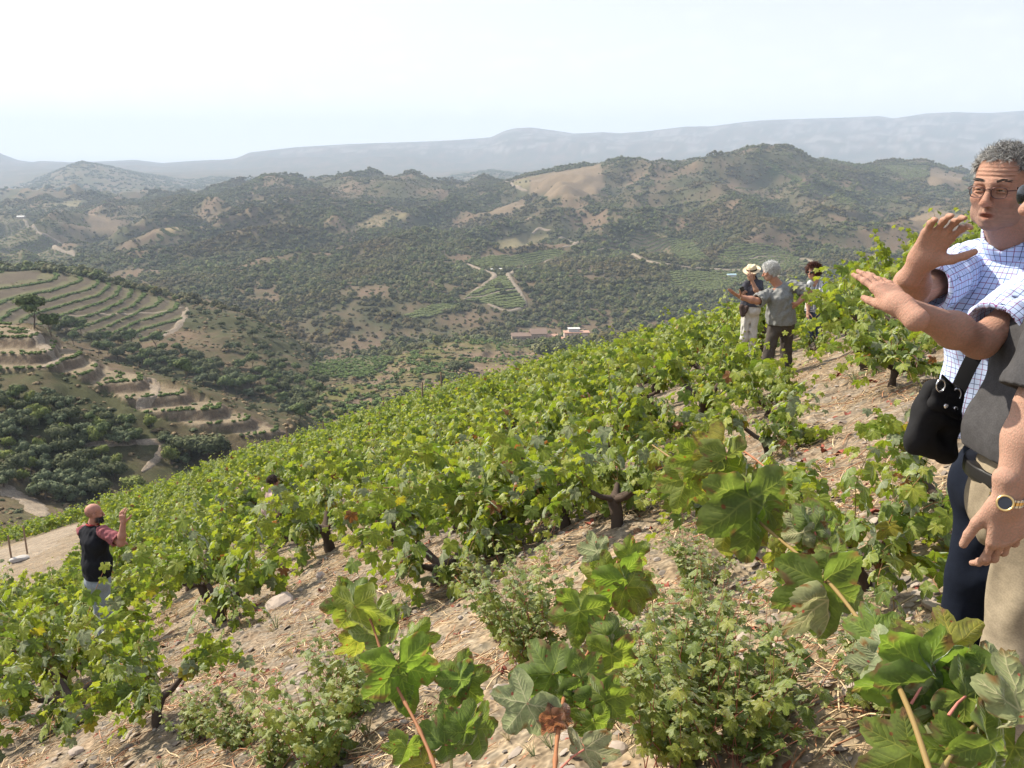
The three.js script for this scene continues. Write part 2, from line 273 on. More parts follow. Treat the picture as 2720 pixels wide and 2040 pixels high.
function landColor(x, z, r, y) {      // what the bare land is made of: slate soil, dry grass, scrub litter, ploughed fields; terrace risers also have shade painted in
  const a = fbm(x / 60, z / 60, 4), b = fbm(x / 9 + 40, z / 9, 3), far = smooth(45, 120, r), wood = fbm(x / 170, z / 170, 3);
  const soil = [0.355, 0.290, 0.222], dry = [0.385, 0.305, 0.20], scrub = [0.108, 0.112, 0.052];
  let c = soil.map((q, k) => mix(q, dry[k], clamp(0.25 + b * 0.9, 0, 1)));
  if (far > 0) { const q = clamp(0.74 + wood * 1.1 + a * 0.7 + b * 0.5, 0, 1); c = c.map((v, k) => mix(v, mix([0.27, 0.19, 0.125][k], scrub[k], q), far)); }
  if (r > 130 && r < 3000 && z < 0) {
    const s = shown(x, y, z), d = -z, n = (1 + 0.3 * b);
    if (inZone(SPUR, d, s)) { const fr = y / STEP.spur - floor(y / STEP.spur + 0.001); return fr > 0.06 && fr < 0.94 ? [0.22 * n, 0.165 * n, 0.115 * n] : [0.37 * n, 0.30 * n, 0.205 * n]; }  // spur risers: bare schist, darkened further with painted shade
    if (inZone(TERR, d, s)) { const fr = y / STEP.terr - floor(y / STEP.terr + 0.001); return fr > 0.06 && fr < 0.94 ? [0.155 * n, 0.125 * n, 0.088 * n] : [0.18 * n, 0.17 * n, 0.088 * n]; }  // risers here too: schist bank plus shade put into the colour
    if (inZone(MIDHILL, d, s)) return mix3([0.30 * n, 0.22 * n, 0.15 * n], [0.20 * n, 0.19 * n, 0.07 * n], clamp(0.4 + a * 2, 0, 1));
    if (inZone(FLOOR, d, s)) return [0.17 * n, 0.17 * n, 0.08 * n];
    const F = fieldOf(s, d); if (F) return F.c.map((v) => v * (1 + 0.18 * b));
  }
  if (y > 40) { const q = smooth(0.16, 0.22, fbm(x / 420, z / 300, 4) + 0.5 * fbm(x / 90, z / 90, 3)); c = c.map((v, k) => mix(v, [0.36, 0.32, 0.27][k], q)); }   // outcrops of limestone on the high massif
  return c.map((v) => v * (1 + 0.25 * b));
}
function soilTexture() {            // tiling grain: soil crumbs, chips and grit
  const R = rngOf(77), G = (n) => { const a = new Float32Array(n * n); for (let i = 0; i < a.length; i++) a[i] = R() * 2 - 1; return (u, v) => { const x = u * n, y = v * n, i = floor(x), j = floor(y), f = smooth(0, 1, x - i), g = smooth(0, 1, y - j), q = (p, t) => a[((t % n + n) % n) * n + ((p % n + n) % n)]; return mix(mix(q(i, j), q(i + 1, j), f), mix(q(i, j + 1), q(i + 1, j + 1), f), g); }; };
  const g1 = G(13), g2 = G(47), g3 = G(151), g4 = G(256);
  return texOf(1024, 1024, (u, v) => { const e = 0.74 + 0.07 * g1(u, v) + 0.08 * g2(u, v) + 0.12 * g3(u, v) + 0.13 * g4(u, v), w = 0.03 * g2(v, u); return [e + w, e * 0.985, e * 0.965 - w]; });
}
// ---------------------------------------------------------------- tracks and roads, laid on the land as strips
const roadPts = [];
function nearRoad(x, z, w) { for (const q of roadPts) if (abs(q[0] - x) < w && abs(q[1] - z) < w) return true; return false; }
const trackMat = mat(0.42, 0.35, 0.27, 0.95, { specularIntensity: 0.2, map: soilTexture() });
function road(name, label, P, w, r0, r1, lift = 0.25) {
  const pts = P.map(([x, y]) => hit2(x, y, r0, r1)).filter(Boolean); if (pts.length < 2) return;
  const curve = new THREE.CatmullRomCurve3(pts.map((p) => V3(p.x, 0, p.z)), false, 'centripetal'), len = curve.getLength(), n = max(6, floor(len / (r1 < 250 ? 0.6 : max(1.2, w * 0.5))));
  const T = new Tri(), W = r1 < 250 ? max(7, round(w / 0.4)) : 5;
  for (let k = 0; k <= n; k++) {
    const p = curve.getPoint(k / n), d = curve.getTangent(k / n), sx = -d.z, sz = d.x; roadPts.push([p.x, p.z]);
    for (let j = 0; j < W; j++) { const e = (j / (W - 1) - 0.5) * w * (0.9 + 0.25 * N2(k * 0.3, j < W / 2 ? 3 : 9)) * sqrt(min(1, (k + 0.5) / n * 6, (n - k + 0.5) / n * 6)), x = p.x + sx * e, z = p.z + sz * e, t = 1 + 0.12 * N2(x * 0.7, z * 0.7); T.v(x, height(x, z) + (j === 0 || j === W - 1 ? -lift * 0.6 : lift), z, t, t, t, x / 3, z / 3); }
  }
  for (let k = 0; k < n; k++) for (let j = 0; j + 1 < W; j++) { const a = k * W + j; T.q(a, a + 1, a + W + 1, a + W); }
  trackMat.vertexColors = true;
  const g = T.geo(); if (g.attributes.normal.getY(0) < 0) { const I = g.index.array; for (let i = 0; i < I.length; i += 3) { const t = I[i]; I[i] = I[i + 1]; I[i + 1] = t; } g.computeVertexNormals(); }
  struct(name, g, trackMat, label);
}
road('track', 'pale track running down the end of the terraced spur', [[58, 711], [80, 724], [95, 750], [112, 768], [124, 778], [110, 788], [92, 795]], 3.0, 120, 230);
road('track', 'pale track winding between the lower terraces', [[306, 814], [326, 828], [336, 842], [326, 858], [306, 874], [293, 884]], 2.6, 120, 230);
road('track', 'pale track at the end of the wide terraced hillside', [[404, 664], [400, 680], [385, 702], [362, 720], [340, 737]], 4.5, 250, 520);
road('track', 'pale level track crossing the wide terraces', [[130, 683], [220, 678], [300, 676], [360, 672], [400, 665]], 2.6, 300, 520);
road('track', 'stony track beyond the first vine rows', [[-30, 1040], [20, 1062], [60, 1082], [95, 1118]], 4.2, 62, 150, 0.16);
road('track', 'brown track through the gully bushes', [[170, 962], [240, 958], [300, 955], [352, 957], [345, 980], [325, 1003], [306, 1020]], 2.0, 70, 190, 0.14);
road('lane', 'pale lane by the tan field on the far ridge', [[1060, 398], [1097, 395], [1120, 404], [1140, 413]], 9, 1200, 2300, 1.2);
road('lane', 'pale lane around the left side of the far vineyard', [[1190, 498], [1165, 494], [1150, 505]], 7, 900, 1800, 1.0);
road('lane', 'pale lane forking at the far shed', [[1010, 570], [1040, 582], [1066, 591], [1064, 602], [1035, 622], [1003, 646]], 7, 700, 1500, 0.8);
road('lane', 'pale lane along the right edge of the triangular vineyard', [[1222, 548], [1160, 577], [1110, 585], [1098, 594], [1108, 612], [1128, 640], [1138, 662]], 7, 700, 1500, 0.8);
road('lane', 'pale bend between the two upper far vineyards', [[1098, 553], [1118, 558], [1133, 574], [1136, 582]], 5, 700, 1500, 0.8);
road('lane', 'pale lane across the foot of the triangular vineyard', [[1000, 648], [1050, 640], [1113, 627]], 4, 700, 1500, 0.8);
road('lane', 'brown lane under the triangular vineyard', [[1050, 656], [1080, 668], [1100, 672], [1135, 664]], 5, 700, 1500, 0.8);
road('lane', 'pale road winding past the far fields', [[1206, 515], [1228, 520], [1240, 530], [1215, 535]], 8, 800, 1600, 0.8);
road('lane', 'pale road under the tan terraces', [[1290, 540], [1340, 547], [1385, 558], [1430, 570], [1480, 577], [1560, 583], [1640, 590], [1700, 597]], 6, 700, 1500, 0.8);
road('lane', 'pale lane up the right edge of the far vineyard', [[1600, 560], [1660, 555], [1735, 560], [1762, 590]], 5, 700, 1500, 0.8);
road('lane', 'pale lane on the far left hillside', [[50, 474], [60, 490], [90, 505], [128, 524], [120, 535], [155, 545], [162, 556]], 9, 1000, 2300, 1.2);
road('lane', 'pale road in front of the old farm buildings', [[1085, 752], [1110, 746], [1150, 745], [1200, 741], [1240, 741]], 6, 560, 800, 0.6);
road('track', 'beige dirt track along the lower edge of the vineyard', [[-40, 1245], [20, 1205], [70, 1175], [120, 1148], [160, 1120], [178, 1096]], 5.5, 12, 90, 0.035);
// ---------------------------------------------------------------- trees: crowns of many small leaf faces
function crownGeo(seed, lobes, leaves, size, cols, core = true) {
  const R = rngOf(seed), T = new Tri(), nor = [];
  const add = (p, n, x, y, z, c) => { const k = T.v(p[0], p[1], p[2], c[0], c[1], c[2]); nor.push(n[0], n[1], n[2]); return k; };
  const tot = lobes.reduce((s, l) => s + l[3] * l[3], 0);
  for (const L of lobes) {
    const n = round(leaves * L[3] * L[3] / tot);
    for (let i = 0; i < n; i++) {
      const a = R() * 2 * PI, h = R() * 2 - 1, q = sqrt(1 - h * h), d = [cos(a) * q, h, sin(a) * q];
      if (d[1] < -0.55 && R() < 0.6) continue;
      const bump = 1 + 0.22 * N3(d[0] * 2.3 + seed, d[1] * 2.3 + L[0], d[2] * 2.3 + L[2]);
      const rr = L[3] * bump * (0.64 + 0.46 * pow(R(), 0.7)), p = [L[0] + d[0] * rr, L[1] + d[1] * rr * (L[4] ?? 0.85), L[2] + d[2] * rr];
      const s = size * (0.5 + 1.0 * R()), n0 = V3(d[0] + (R() - 0.5) * 1.3, d[1] + 0.35 + (R() - 0.5) * 1.2, d[2] + (R() - 0.5) * 1.3).normalize();
      const t = V3(R() - 0.5, R() - 0.5, R() - 0.5).cross(n0).normalize(), b = V3().crossVectors(n0, t);
      const cc = cols[floor(R() * cols.length)], v = 0.75 + 0.5 * R(), c = [cc[0] * v, cc[1] * v, cc[2] * v], nn = [n0.x * 0.7 + d[0] * 0.5, n0.y * 0.7 + d[1] * 0.5, n0.z * 0.7 + d[2] * 0.5];
      const k = [[-1, -0.5], [1, -0.6], [0.8, 0.6], [-0.5, 0.8]].map(([e, f]) => add([p[0] + (t.x * e + b.x * f) * s, p[1] + (t.y * e + b.y * f) * s, p[2] + (t.z * e + b.z * f) * s], nn, 0, 0, 0, c));
      T.q(k[0], k[1], k[2], k[3]);
    }
    if (core) {
      const g = new THREE.IcosahedronGeometry(L[3] * 0.74, 1), P = g.attributes.position, c = cols[0], base = T.p.length / 3;
      for (let i = 0; i < P.count; i++) { const x = P.getX(i), y = P.getY(i), z = P.getZ(i), l = hypot(x, y, z), b = 1 + 0.22 * N3(x / l * 2.3 + seed, y / l * 2.3 + L[0], z / l * 2.3 + L[2]); add([L[0] + x * b, L[1] + y * b * (L[4] ?? 0.85), L[2] + z * b], [x / l, y / l, z / l], 0, 0, 0, c); }
      for (let i = 0; i < P.count; i += 3) T.f(base + i, base + i + 1, base + i + 2);
    }
  }
  const g = T.geo(false); g.setAttribute('normal', new THREE.Float32BufferAttribute(nor, 3)); return g;
}
function trunkGeo(seed, h, r, top) {
  const R = rngOf(seed), T = new Tri(), c = [0.13, 0.095, 0.07];
  const lean = [(R() - 0.5) * 0.5, (R() - 0.5) * 0.5], m = [lean[0] * 0.6, h * 0.55, lean[1] * 0.6], e = [lean[0], h, lean[1]];
  limb(T, [[0, -0.4, 0, r * 1.3], [lean[0] * 0.2, h * 0.2, lean[1] * 0.2, r], [...m, r * 0.8], [...e, r * 0.5]], c, 6, 0.2, seed);
  for (let k = 0; k < 4; k++) { const a = k / 4 * 2 * PI + R(), w = top * (0.5 + 0.3 * R()); limb(T, [[...m, r * 0.5], [m[0] + cos(a) * w * 0.5, h * (0.75 + 0.1 * R()), m[2] + sin(a) * w * 0.5, r * 0.35], [m[0] + cos(a) * w, h * (1.05 + 0.2 * R()), m[2] + sin(a) * w, r * 0.12]], c, 5, 0.1, seed + k); }
  return T.geo();
}
const leafMat = new THREE.MeshPhysicalMaterial({ vertexColors: true, roughness: 0.85, side: THREE.DoubleSide, specularIntensity: 0.35 });
const barkMat = new THREE.MeshPhysicalMaterial({ vertexColors: true, roughness: 0.95, specularIntensity: 0.2 });
const TONE = { oak: [[0.056, 0.066, 0.027], [0.076, 0.086, 0.034], [0.095, 0.104, 0.044]], pine: [[0.074, 0.100, 0.034], [0.098, 0.126, 0.042], [0.120, 0.146, 0.050]], olive: [[0.080, 0.100, 0.048], [0.105, 0.125, 0.060], [0.130, 0.145, 0.072]], almond: [[0.12, 0.15, 0.035], [0.16, 0.19, 0.045], [0.20, 0.21, 0.055]] };
function lobesOf(R, kind) {            // unit tree: 1 m tall
  const L = [];
  if (kind === 'pine') { for (let k = 0; k < 6; k++) { const a = k * 2.4, w = k < 1 ? 0 : 0.17 + 0.05 * R(); L.push([cos(a) * w, 0.60 + 0.24 * R() + (k < 1 ? 0.12 : 0), sin(a) * w, 0.17 + 0.06 * R(), 0.75]); } }
  else if (kind === 'oak') { for (let k = 0; k < 7; k++) { const a = k * 2.4, w = k < 1 ? 0 : 0.26 + 0.1 * R(); L.push([cos(a) * w, 0.40 + 0.26 * R() + (k < 1 ? 0.12 : 0), sin(a) * w, 0.24 + 0.09 * R(), 0.9]); } }
  else if (kind === 'olive') { for (let k = 0; k < 7; k++) { const a = k * 2.4, w = k < 1 ? 0 : 0.30 + 0.1 * R(); L.push([cos(a) * w, 0.42 + 0.30 * R(), sin(a) * w, 0.20 + 0.08 * R(), 0.8]); } }
  else { for (let k = 0; k < 5; k++) { const a = k * 2.4, w = k < 1 ? 0 : 0.18 + 0.08 * R(); L.push([cos(a) * w, 0.42 + 0.30 * R(), sin(a) * w, 0.20 + 0.07 * R(), 1.0]); } }
  return L;
}
const treeKinds = {};
for (const [kind, base, n] of [['pine', 100, 3], ['oak', 200, 3], ['olive', 300, 2], ['almond', 400, 2]]) {
  treeKinds[kind] = [];
  for (let v = 0; v < n; v++) { const R = rngOf(base + v); treeKinds[kind].push({ crown: crownGeo(base + v, lobesOf(R, kind), kind === 'olive' ? 900 : 1300, kind === 'oak' ? 0.040 : 0.036, TONE[kind]), trunk: trunkGeo(base + v, 0.5, kind === 'pine' ? 0.024 : 0.03, 0.25) }); }
}
const NAMES = { pine: 'pine_tree', oak: 'holm_oak', olive: 'olive_tree', almond: 'almond_tree' };
function tree(kind, x, z, h, label, group, R, wide = 1) {
  const v = treeKinds[kind][floor(R() * treeKinds[kind].length)];
  const t = thing(NAMES[kind], label, 'tree', x, height(x, z) - 0.05, z, R() * 6.28, group); t.scale.set(h * wide, h, h * wide);
  part('trunk', v.trunk, barkMat, t); part('crown', v.crown, leafMat, t); return t;
}
{
  const R = rngOf(909), used = [];
  const fill = (P, n, gap, kinds, h0, h1, place, r0, r1) => {
    const B = boxOf(P); let made = 0;
    for (let k = 0; k < n * 30 && made < n; k++) {
      const x = mix(B[0], B[1], R()), y = mix(B[2], B[3], R()); if (!inside(P, x, y)) continue;
      if (used.some((q) => hypot(q[0] - x, (q[1] - y) * 1.6) < gap)) continue;
      const p = hit2(x, y, 66, 700); if (!p || -p.z < r0 || -p.z > r1) continue;
      const s = shown(p.x, p.y, p.z); if (inZone(SPUR, -p.z, s) || inZone(TERR, -p.z, s) || inZone(FLOOR, -p.z, s)) continue;
      used.push([x, y]); made++;
      const kind = kinds[floor(R() * kinds.length)];
      const q0 = R(), hh = mix(h0, h1, q0 * q0) * (kind === 'pine' ? 1.25 : kind === 'almond' ? 0.85 : 1);
      tree(kind, p.x, p.z, hh, (q0 > 0.75 ? 'tall ' : q0 < 0.3 ? 'short ' : '') + { pine: 'round pine ', oak: 'dark holm oak ', olive: 'grey green olive ', almond: 'yellow green tree ' }[kind] + whereabouts(p.x, p.z, 'valley'), 'trees on the valley sides', R);
    }
  };
  // the ones that stand out in the photograph: [kind, x, y of the foot, height, width]
  const own = [['pine', 75, 712, 7.6, 1.1, 'tallest round pine on the terraced spur beside the white track'], ['pine', 112, 728, 6.0, 1.0, 'pine with a narrow crown next to the tallest pine on the spur'], ['pine', 160, 745, 5.6, 0.95, 'slim pine behind the upper terraces of the spur'], ['pine', 212, 768, 6.2, 0.9, 'tall dark pine halfway along the back of the spur'],
    ['oak', 452, 990, 5.4, 1.25, 'broad dark holm oak at the foot of the striped terraces'], ['oak', 408, 985, 4.6, 1.2, 'lower dark holm oak joined to the broad oak below the terraces'], ['almond', 292, 1070, 4.2, 1.2, 'bright yellow green tree by the gully behind the trellis rows'], ['almond', 210, 960, 4.0, 0.9, 'small bright green tree alone on the brown slope'],
    ['almond', 370, 1002, 4.4, 0.9, 'light green bush where the track forks under the terraces'], ['almond', 325, 925, 3.2, 0.9, 'yellow green bush at the lower end of the curved track'], ['pine', 645, 912, 4.6, 1.2, 'round dark pine alone among the little terraces of the middle hill'], ['oak', 985, 805, 6.0, 1.3, 'dark holm oak clump on top of the middle hill'], ['oak', 1010, 803, 5.0, 1.1, 'smaller holm oak leaning on the clump of the middle hill']];
  for (const [k, x, y, h, w, l] of own) { const p = hit2(x, y, 66, 700); if (p) { tree(k, p.x, p.z, h, l, undefined, R, w); used.push([x, y]); landmarks.push({ set: 'valley', x: p.x, z: p.z, name: 'the ' + l.split(' ').slice(0, 4).join(' ').replace(/ (at|on|next|by|alone|with|under|joined|where|behind|halfway).*$/, '') }); } }
  fill([[-20, 845], [100, 850], [200, 885], [300, 935], [420, 968], [500, 985], [480, 1000], [350, 1005], [330, 965], [180, 965], [160, 920], [0, 880]], 40, 15, ['oak', 'oak', 'olive', 'pine', 'almond'], 2.4, 3.8, 'below the striped terraces', 110, 215);
  fill([[-20, 870], [150, 905], [200, 965], [260, 1000], [240, 1060], [180, 1095], [60, 1080], [-20, 1040]], 46, 20, ['olive', 'olive', 'oak', 'almond'], 3.4, 5.0, 'in the near gully', 66, 200);
  fill([[-20, 660], [60, 690], [200, 755], [300, 800], [440, 845], [560, 895], [640, 925], [690, 880], [700, 830], [640, 800], [480, 790], [340, 750], [230, 740], [130, 690], [0, 650]], 95, 15, ['oak', 'oak', 'pine', 'pine', 'olive'], 4.2, 7.0, 'in the valley behind the spur', 195, 480);
  fill([[400, 665], [500, 682], [600, 720], [690, 790], [600, 800], [500, 770], [420, 720]], 24, 13, ['oak', 'oak', 'olive'], 3.0, 5.0, 'on the bare shoulder past the wide terraces', 300, 480);
  fill([[-10, 582], [100, 584], [200, 598], [320, 628], [400, 655], [400, 668], [200, 612], [0, 596]], 16, 14, ['oak', 'almond'], 2.6, 4.4, 'along the top of the wide terraces', 300, 560);
  fill([[620, 930], [700, 860], [800, 800], [950, 742], [1130, 742], [1150, 790], [1000, 860], [800, 930], [700, 960]], 46, 16, ['oak', 'olive', 'almond', 'almond'], 2.0, 3.6, 'on the middle hill', 200, 560);
}
// the woods of the far valley sides: too many to count, one mass per kind of crown
{
  const R = rngOf(4242), T = [];
  const far = [];
  for (let v = 0; v < 5; v++) { const q = rngOf(800 + v), kind = ['pine', 'oak', 'oak', 'pine', 'olive'][v]; far.push(crownGeo(800 + v, lobesOf(q, kind).slice(0, 4).map((l) => [l[0], l[1] - 0.25, l[2], l[3] * 1.25, l[4]]), 110, 0.085, TONE[kind])); }
  const sparse = [[0.42, [[640, 700], [780, 630], [900, 650], [1040, 690], [1000, 740], [690, 795]]], [0.38, [[1130, 397], [1300, 345], [1650, 308], [1780, 345], [1720, 430], [1500, 440], [1350, 455]]], [0.42, [[1700, 420], [1850, 440], [2000, 440], [2150, 450], [2150, 570], [1850, 550], [1720, 510]]], [0.28, [[690, 392], [740, 383], [870, 373], [960, 400], [960, 430], [720, 430]]], [0.4, [[-50, 440], [300, 440], [350, 520], [-50, 600]]], [0.5, [[1050, 400], [1350, 430], [1350, 500], [1150, 520]]]].map(([k, P]) => ({ k, P, B: boxOf(P) }));
  const M = far.map(() => []), C = far.map(() => []);
  const m4 = new THREE.Matrix4(), qt = new THREE.Quaternion(), col = new THREE.Color();
  const nearV = (u) => PLANE_A * u - PLANE_C - 0.012;
  for (let k = 0; k < 230000; k++) {
    const r = sqrt(mix(470 * 470, 2350 * 2350, R())), u = (R() * 2 - 1) * 0.70, x = u * r, z = -r, pick = R();
    const y = height(x, z);
    if ((y + 8 - CAM_Y) / r < nearV(u) - 0.03) continue;
    const s = shown(x, y, z); let d = clamp(0.84 + 1.1 * fbm(x / 170, z / 170, 3), 0.14, 1);
    for (const q of sparse) if (s && s[0] > q.B[0] && s[0] < q.B[1] && s[1] > q.B[2] && s[1] < q.B[3] && inside(q.P, s[0], s[1])) d = q.k * (0.5 + clamp(0.5 + 1.6 * fbm(x / 60, z / 60, 3), 0, 1.2));
    if (pick > d) continue;
    if (fieldOf(s, r) && R() > 0.012) continue;
    if (inZone(FLOOR, r, s) || inZone(TERR, r, s) || inZone(MIDHILL, r, s)) continue;
    if (nearRoad(x, z, 5)) continue;
    const low = d < 0.45, h = (low ? 2.0 + 3.4 * R() * R() : 3.2 + 6.0 * R() * R()), v = floor(clamp(R() * 3 + (N2b(x / 120, z / 120) + 1) * 1.2, 0, 4.99));
    qt.setFromAxisAngle(V3(0, 1, 0), R() * 6.28); m4.compose(V3(x, y - 0.4, z), qt, V3(h * (0.9 + 0.3 * R()), h, h * (0.9 + 0.3 * R())));
    M[v].push(m4.clone()); const w = fbm(x / 240 + 7, z / 240, 2), t = (0.65 + 0.7 * R()) * (1 + 0.35 * w); C[v].push([t * (1.0 + 0.25 * R() + max(0, -w) * 0.7), t, t * 0.9]);
  }
  for (let k = 0; k < 16000; k++) {
    const r = sqrt(mix(2400 * 2400, 4700 * 4700, R())), u = (R() * 2 - 1) * 0.70, x = u * r, z = -r; if (fbm(x / 200, z / 200, 3) < -0.15) continue;
    const y = height(x, z), h = 6 + 6 * R(), v = floor(R() * 5); qt.setFromAxisAngle(V3(0, 1, 0), R() * 6.28); m4.compose(V3(x, y - 0.5, z), qt, V3(h * 1.3, h, h * 1.3)); M[v].push(m4.clone()); const t = 0.8 + 0.4 * R(); C[v].push([t, t, t]);
  }
  const words = ['pine', 'holm oak', 'scrub oak', 'young pine', 'olive'];
  far.forEach((g, v) => {
    const o = new THREE.InstancedMesh(g, leafMat, M[v].length); o.name = words[v].replace(' ', '_') + '_wood'; M[v].forEach((q, i) => { o.setMatrixAt(i, q); o.setColorAt(i, col.setRGB(...C[v][i])); });
    o.userData = { kind: 'stuff', label: 'far ' + words[v] + ' woodland covering the valley sides', category: 'woodland' }; put(o);
  });
}
// ---------------------------------------------------------------- the old farm in the valley and the sheds
{
  const stone = mat(0.52, 0.42, 0.33, 0.95, { map: fabricLike(), specularIntensity: 0.2 }), plaster = mat(0.52, 0.43, 0.34, 0.95, { specularIntensity: 0.2 }), oldTile = mat(0.22, 0.15, 0.11, 0.95), newTile = mat(0.38, 0.215, 0.145, 0.9), dark = mat(0.03, 0.027, 0.025, 0.4), white = mat(0.56, 0.54, 0.50, 0.8), teal = mat(0.05, 0.26, 0.25, 0.5);
  function fabricLike() { return texOf(128, 128, (u, v) => { const e = 0.82 + 0.12 * N2(u * 9, v * 9) + 0.08 * N2(u * 31, v * 31); return [e, e * 0.99, e * 0.97]; }); }
  const box = (w, h, d, x, y, z) => { const g = new THREE.BoxGeometry(w, h, d); g.translate(x, y + h / 2, z); return g; };
  const gable = (w, h, d, x, y, z, eave = 0.5) => { const s = new THREE.Shape([new THREE.Vector2(-d / 2 - eave, 0), new THREE.Vector2(d / 2 + eave, 0), new THREE.Vector2(0, h)]), g = new THREE.ExtrudeGeometry(s, { depth: w + eave * 2, bevelEnabled: false }); g.rotateY(PI / 2); g.translate(x - w / 2 - eave, y, z); return g; };
  const win = (t, x, y, z, w = 0.9, h = 1.3) => { const o = part('window', box(w, h, 0.1, x, y, z), dark, t); part('sill', box(w + 0.3, 0.14, 0.22, x, y - 0.16, z + 0.04), plaster, o); return o; };
  const p = hit2(1150, 744, 560, 800), u = p.x / -p.z, turn = -Math.atan(u) + 0.12;
  const A = thing('farmhouse', 'old stone farmhouse with brown tiled roofs and a row of arched gallery windows', 'house', p.x, height(p.x, p.z) - 0.6, p.z, turn);
  part('wall', box(15, 7.4, 8, -8.5, 0, -4), stone, A); part('wall', box(12, 9.0, 10, 5.2, 0, -5), stone, A); part('wall', box(4.5, 6.4, 7, 13.3, 0, -4), plaster, A);
  part('roof', gable(15, 2.2, 8, -8.5, 7.4, -4), oldTile, A); const rf = part('roof', gable(12, 3.4, 10, 5.2, 9.0, -5), oldTile, A); part('chimney', box(0.9, 2.6, 0.9, -2.2, 8.2, -4), stone, rf); part('roof', gable(4.5, 1.6, 7, 13.3, 6.4, -4), newTile, A);
  for (let k = 0; k < 13; k++) win(A, -15 + k * 1.05, 5.0, 0.02, 0.62, 1.2);
  for (const [x, y] of [[1.6, 4.6], [1.6, 1.2], [4.8, 4.8], [4.8, 1.2], [8.2, 5.6], [8.2, 2.0], [9.8, 2.0], [6.6, 2.0]]) win(A, x, y, 0.02, 0.95, y > 4 ? 1.9 : 1.5);
  for (const [x, y] of [[12.2, 1.2], [14.2, 1.2], [13.3, 3.8]]) win(A, x, y, -0.48, 0.9, 1.4);
  part('door', box(1.6, 2.6, 0.12, 9.9, 0.55, 0.03), dark, A);
  const q = hit2(1226, 742, 560, 800), B = thing('winery', 'long farm building with orange flat roofs and a white roof block', 'building', q.x, height(q.x, q.z) - 0.5, q.z, turn - 0.05);
  part('wall', box(26, 3.6, 9, 4, 0, -4.5), plaster, B); part('roof', box(27, 0.35, 10, 4, 3.62, -4.6), newTile, B); part('wall', box(20, 4.0, 9, 8, 3.98, -9.2), plaster, B); part('roof', box(21, 0.35, 10, 8, 7.99, -9.2), newTile, B); const wb = part('wall', box(9, 2.4, 5, 6, 8.36, -10), white, B); part('roof', box(9.8, 0.25, 5.8, 6, 10.78, -10), white, B); part('wall', box(7, 5.6, 7, -11, 0, -8), plaster, B); part('roof', gable(7, 1.3, 7, -11, 5.6, -8), newTile, B);
  for (const [x, y, z] of [[-5, 1, 0.02], [-1, 1, 0.02], [3, 1, 0.02], [7, 1, 0.02], [11, 1, 0.02], [1, 5.4, -4.68], [4, 5.4, -4.68], [8, 5.4, -4.68]]) win(B, x, y, z, 1.0, 1.6);
  const c = hit2(1193, 747, 560, 800), C = thing('truck', 'small teal box truck parked between the farmhouse and the winery', 'truck', c.x, height(c.x, c.z) + 0.5, c.z, turn); part('cargo_box', box(5, 2.6, 2.3, 0.6, 0.6, 0), teal, C); part('cab', box(1.8, 1.9, 2.1, -2.9, 0.4, 0), white, C); for (const x of [-2.8, 1.6]) for (const z of [-1, 1]) { const g = new THREE.CylinderGeometry(0.45, 0.45, 0.3, 14); g.rotateX(PI / 2); g.translate(x, 0.42, z); part('wheel', g, dark, C); }
  const s = hit2(1074, 586, 700, 1500), S = thing('shed', 'low white shed with a teal front between the far vineyards', 'shed', s.x, height(s.x, s.z) - 0.3, s.z, 0.25); part('wall', box(13, 2.8, 6, 0, 0, 0), white, S); part('roof', box(14, 0.3, 7, 0, 2.82, 0), mat(0.5, 0.48, 0.45, 0.8), S); part('door', box(6, 2.4, 0.15, -2, 0, 3.02), teal, S); part('door', box(3, 2.6, 0.15, 5, 0, 3.02), dark, S);
  const h = hit2(46, 472, 900, 2300), H = thing('hut', 'tiny white roofed hut on the far terraced hillside', 'hut', h.x, height(h.x, h.z) - 0.3, h.z, 0.1); part('wall', box(14, 4, 8, 0, 0, 0), plaster, H); part('roof', gable(14, 2, 8, 0, 4, 0), white, H);
  const v = hit2(1580, 598, 640, 1500), W = thing('polytunnel', 'small white and blue tank shed beside the road under the far vineyards', 'shed', v.x, height(v.x, v.z), v.z, 0.1); part('wall', box(9, 2.4, 4, 0, 0, 0), white, W); part('roof', gable(9, 0.9, 4, 0, 2.4, 0, 0.2), mat(0.35, 0.5, 0.55, 0.5), W);
}
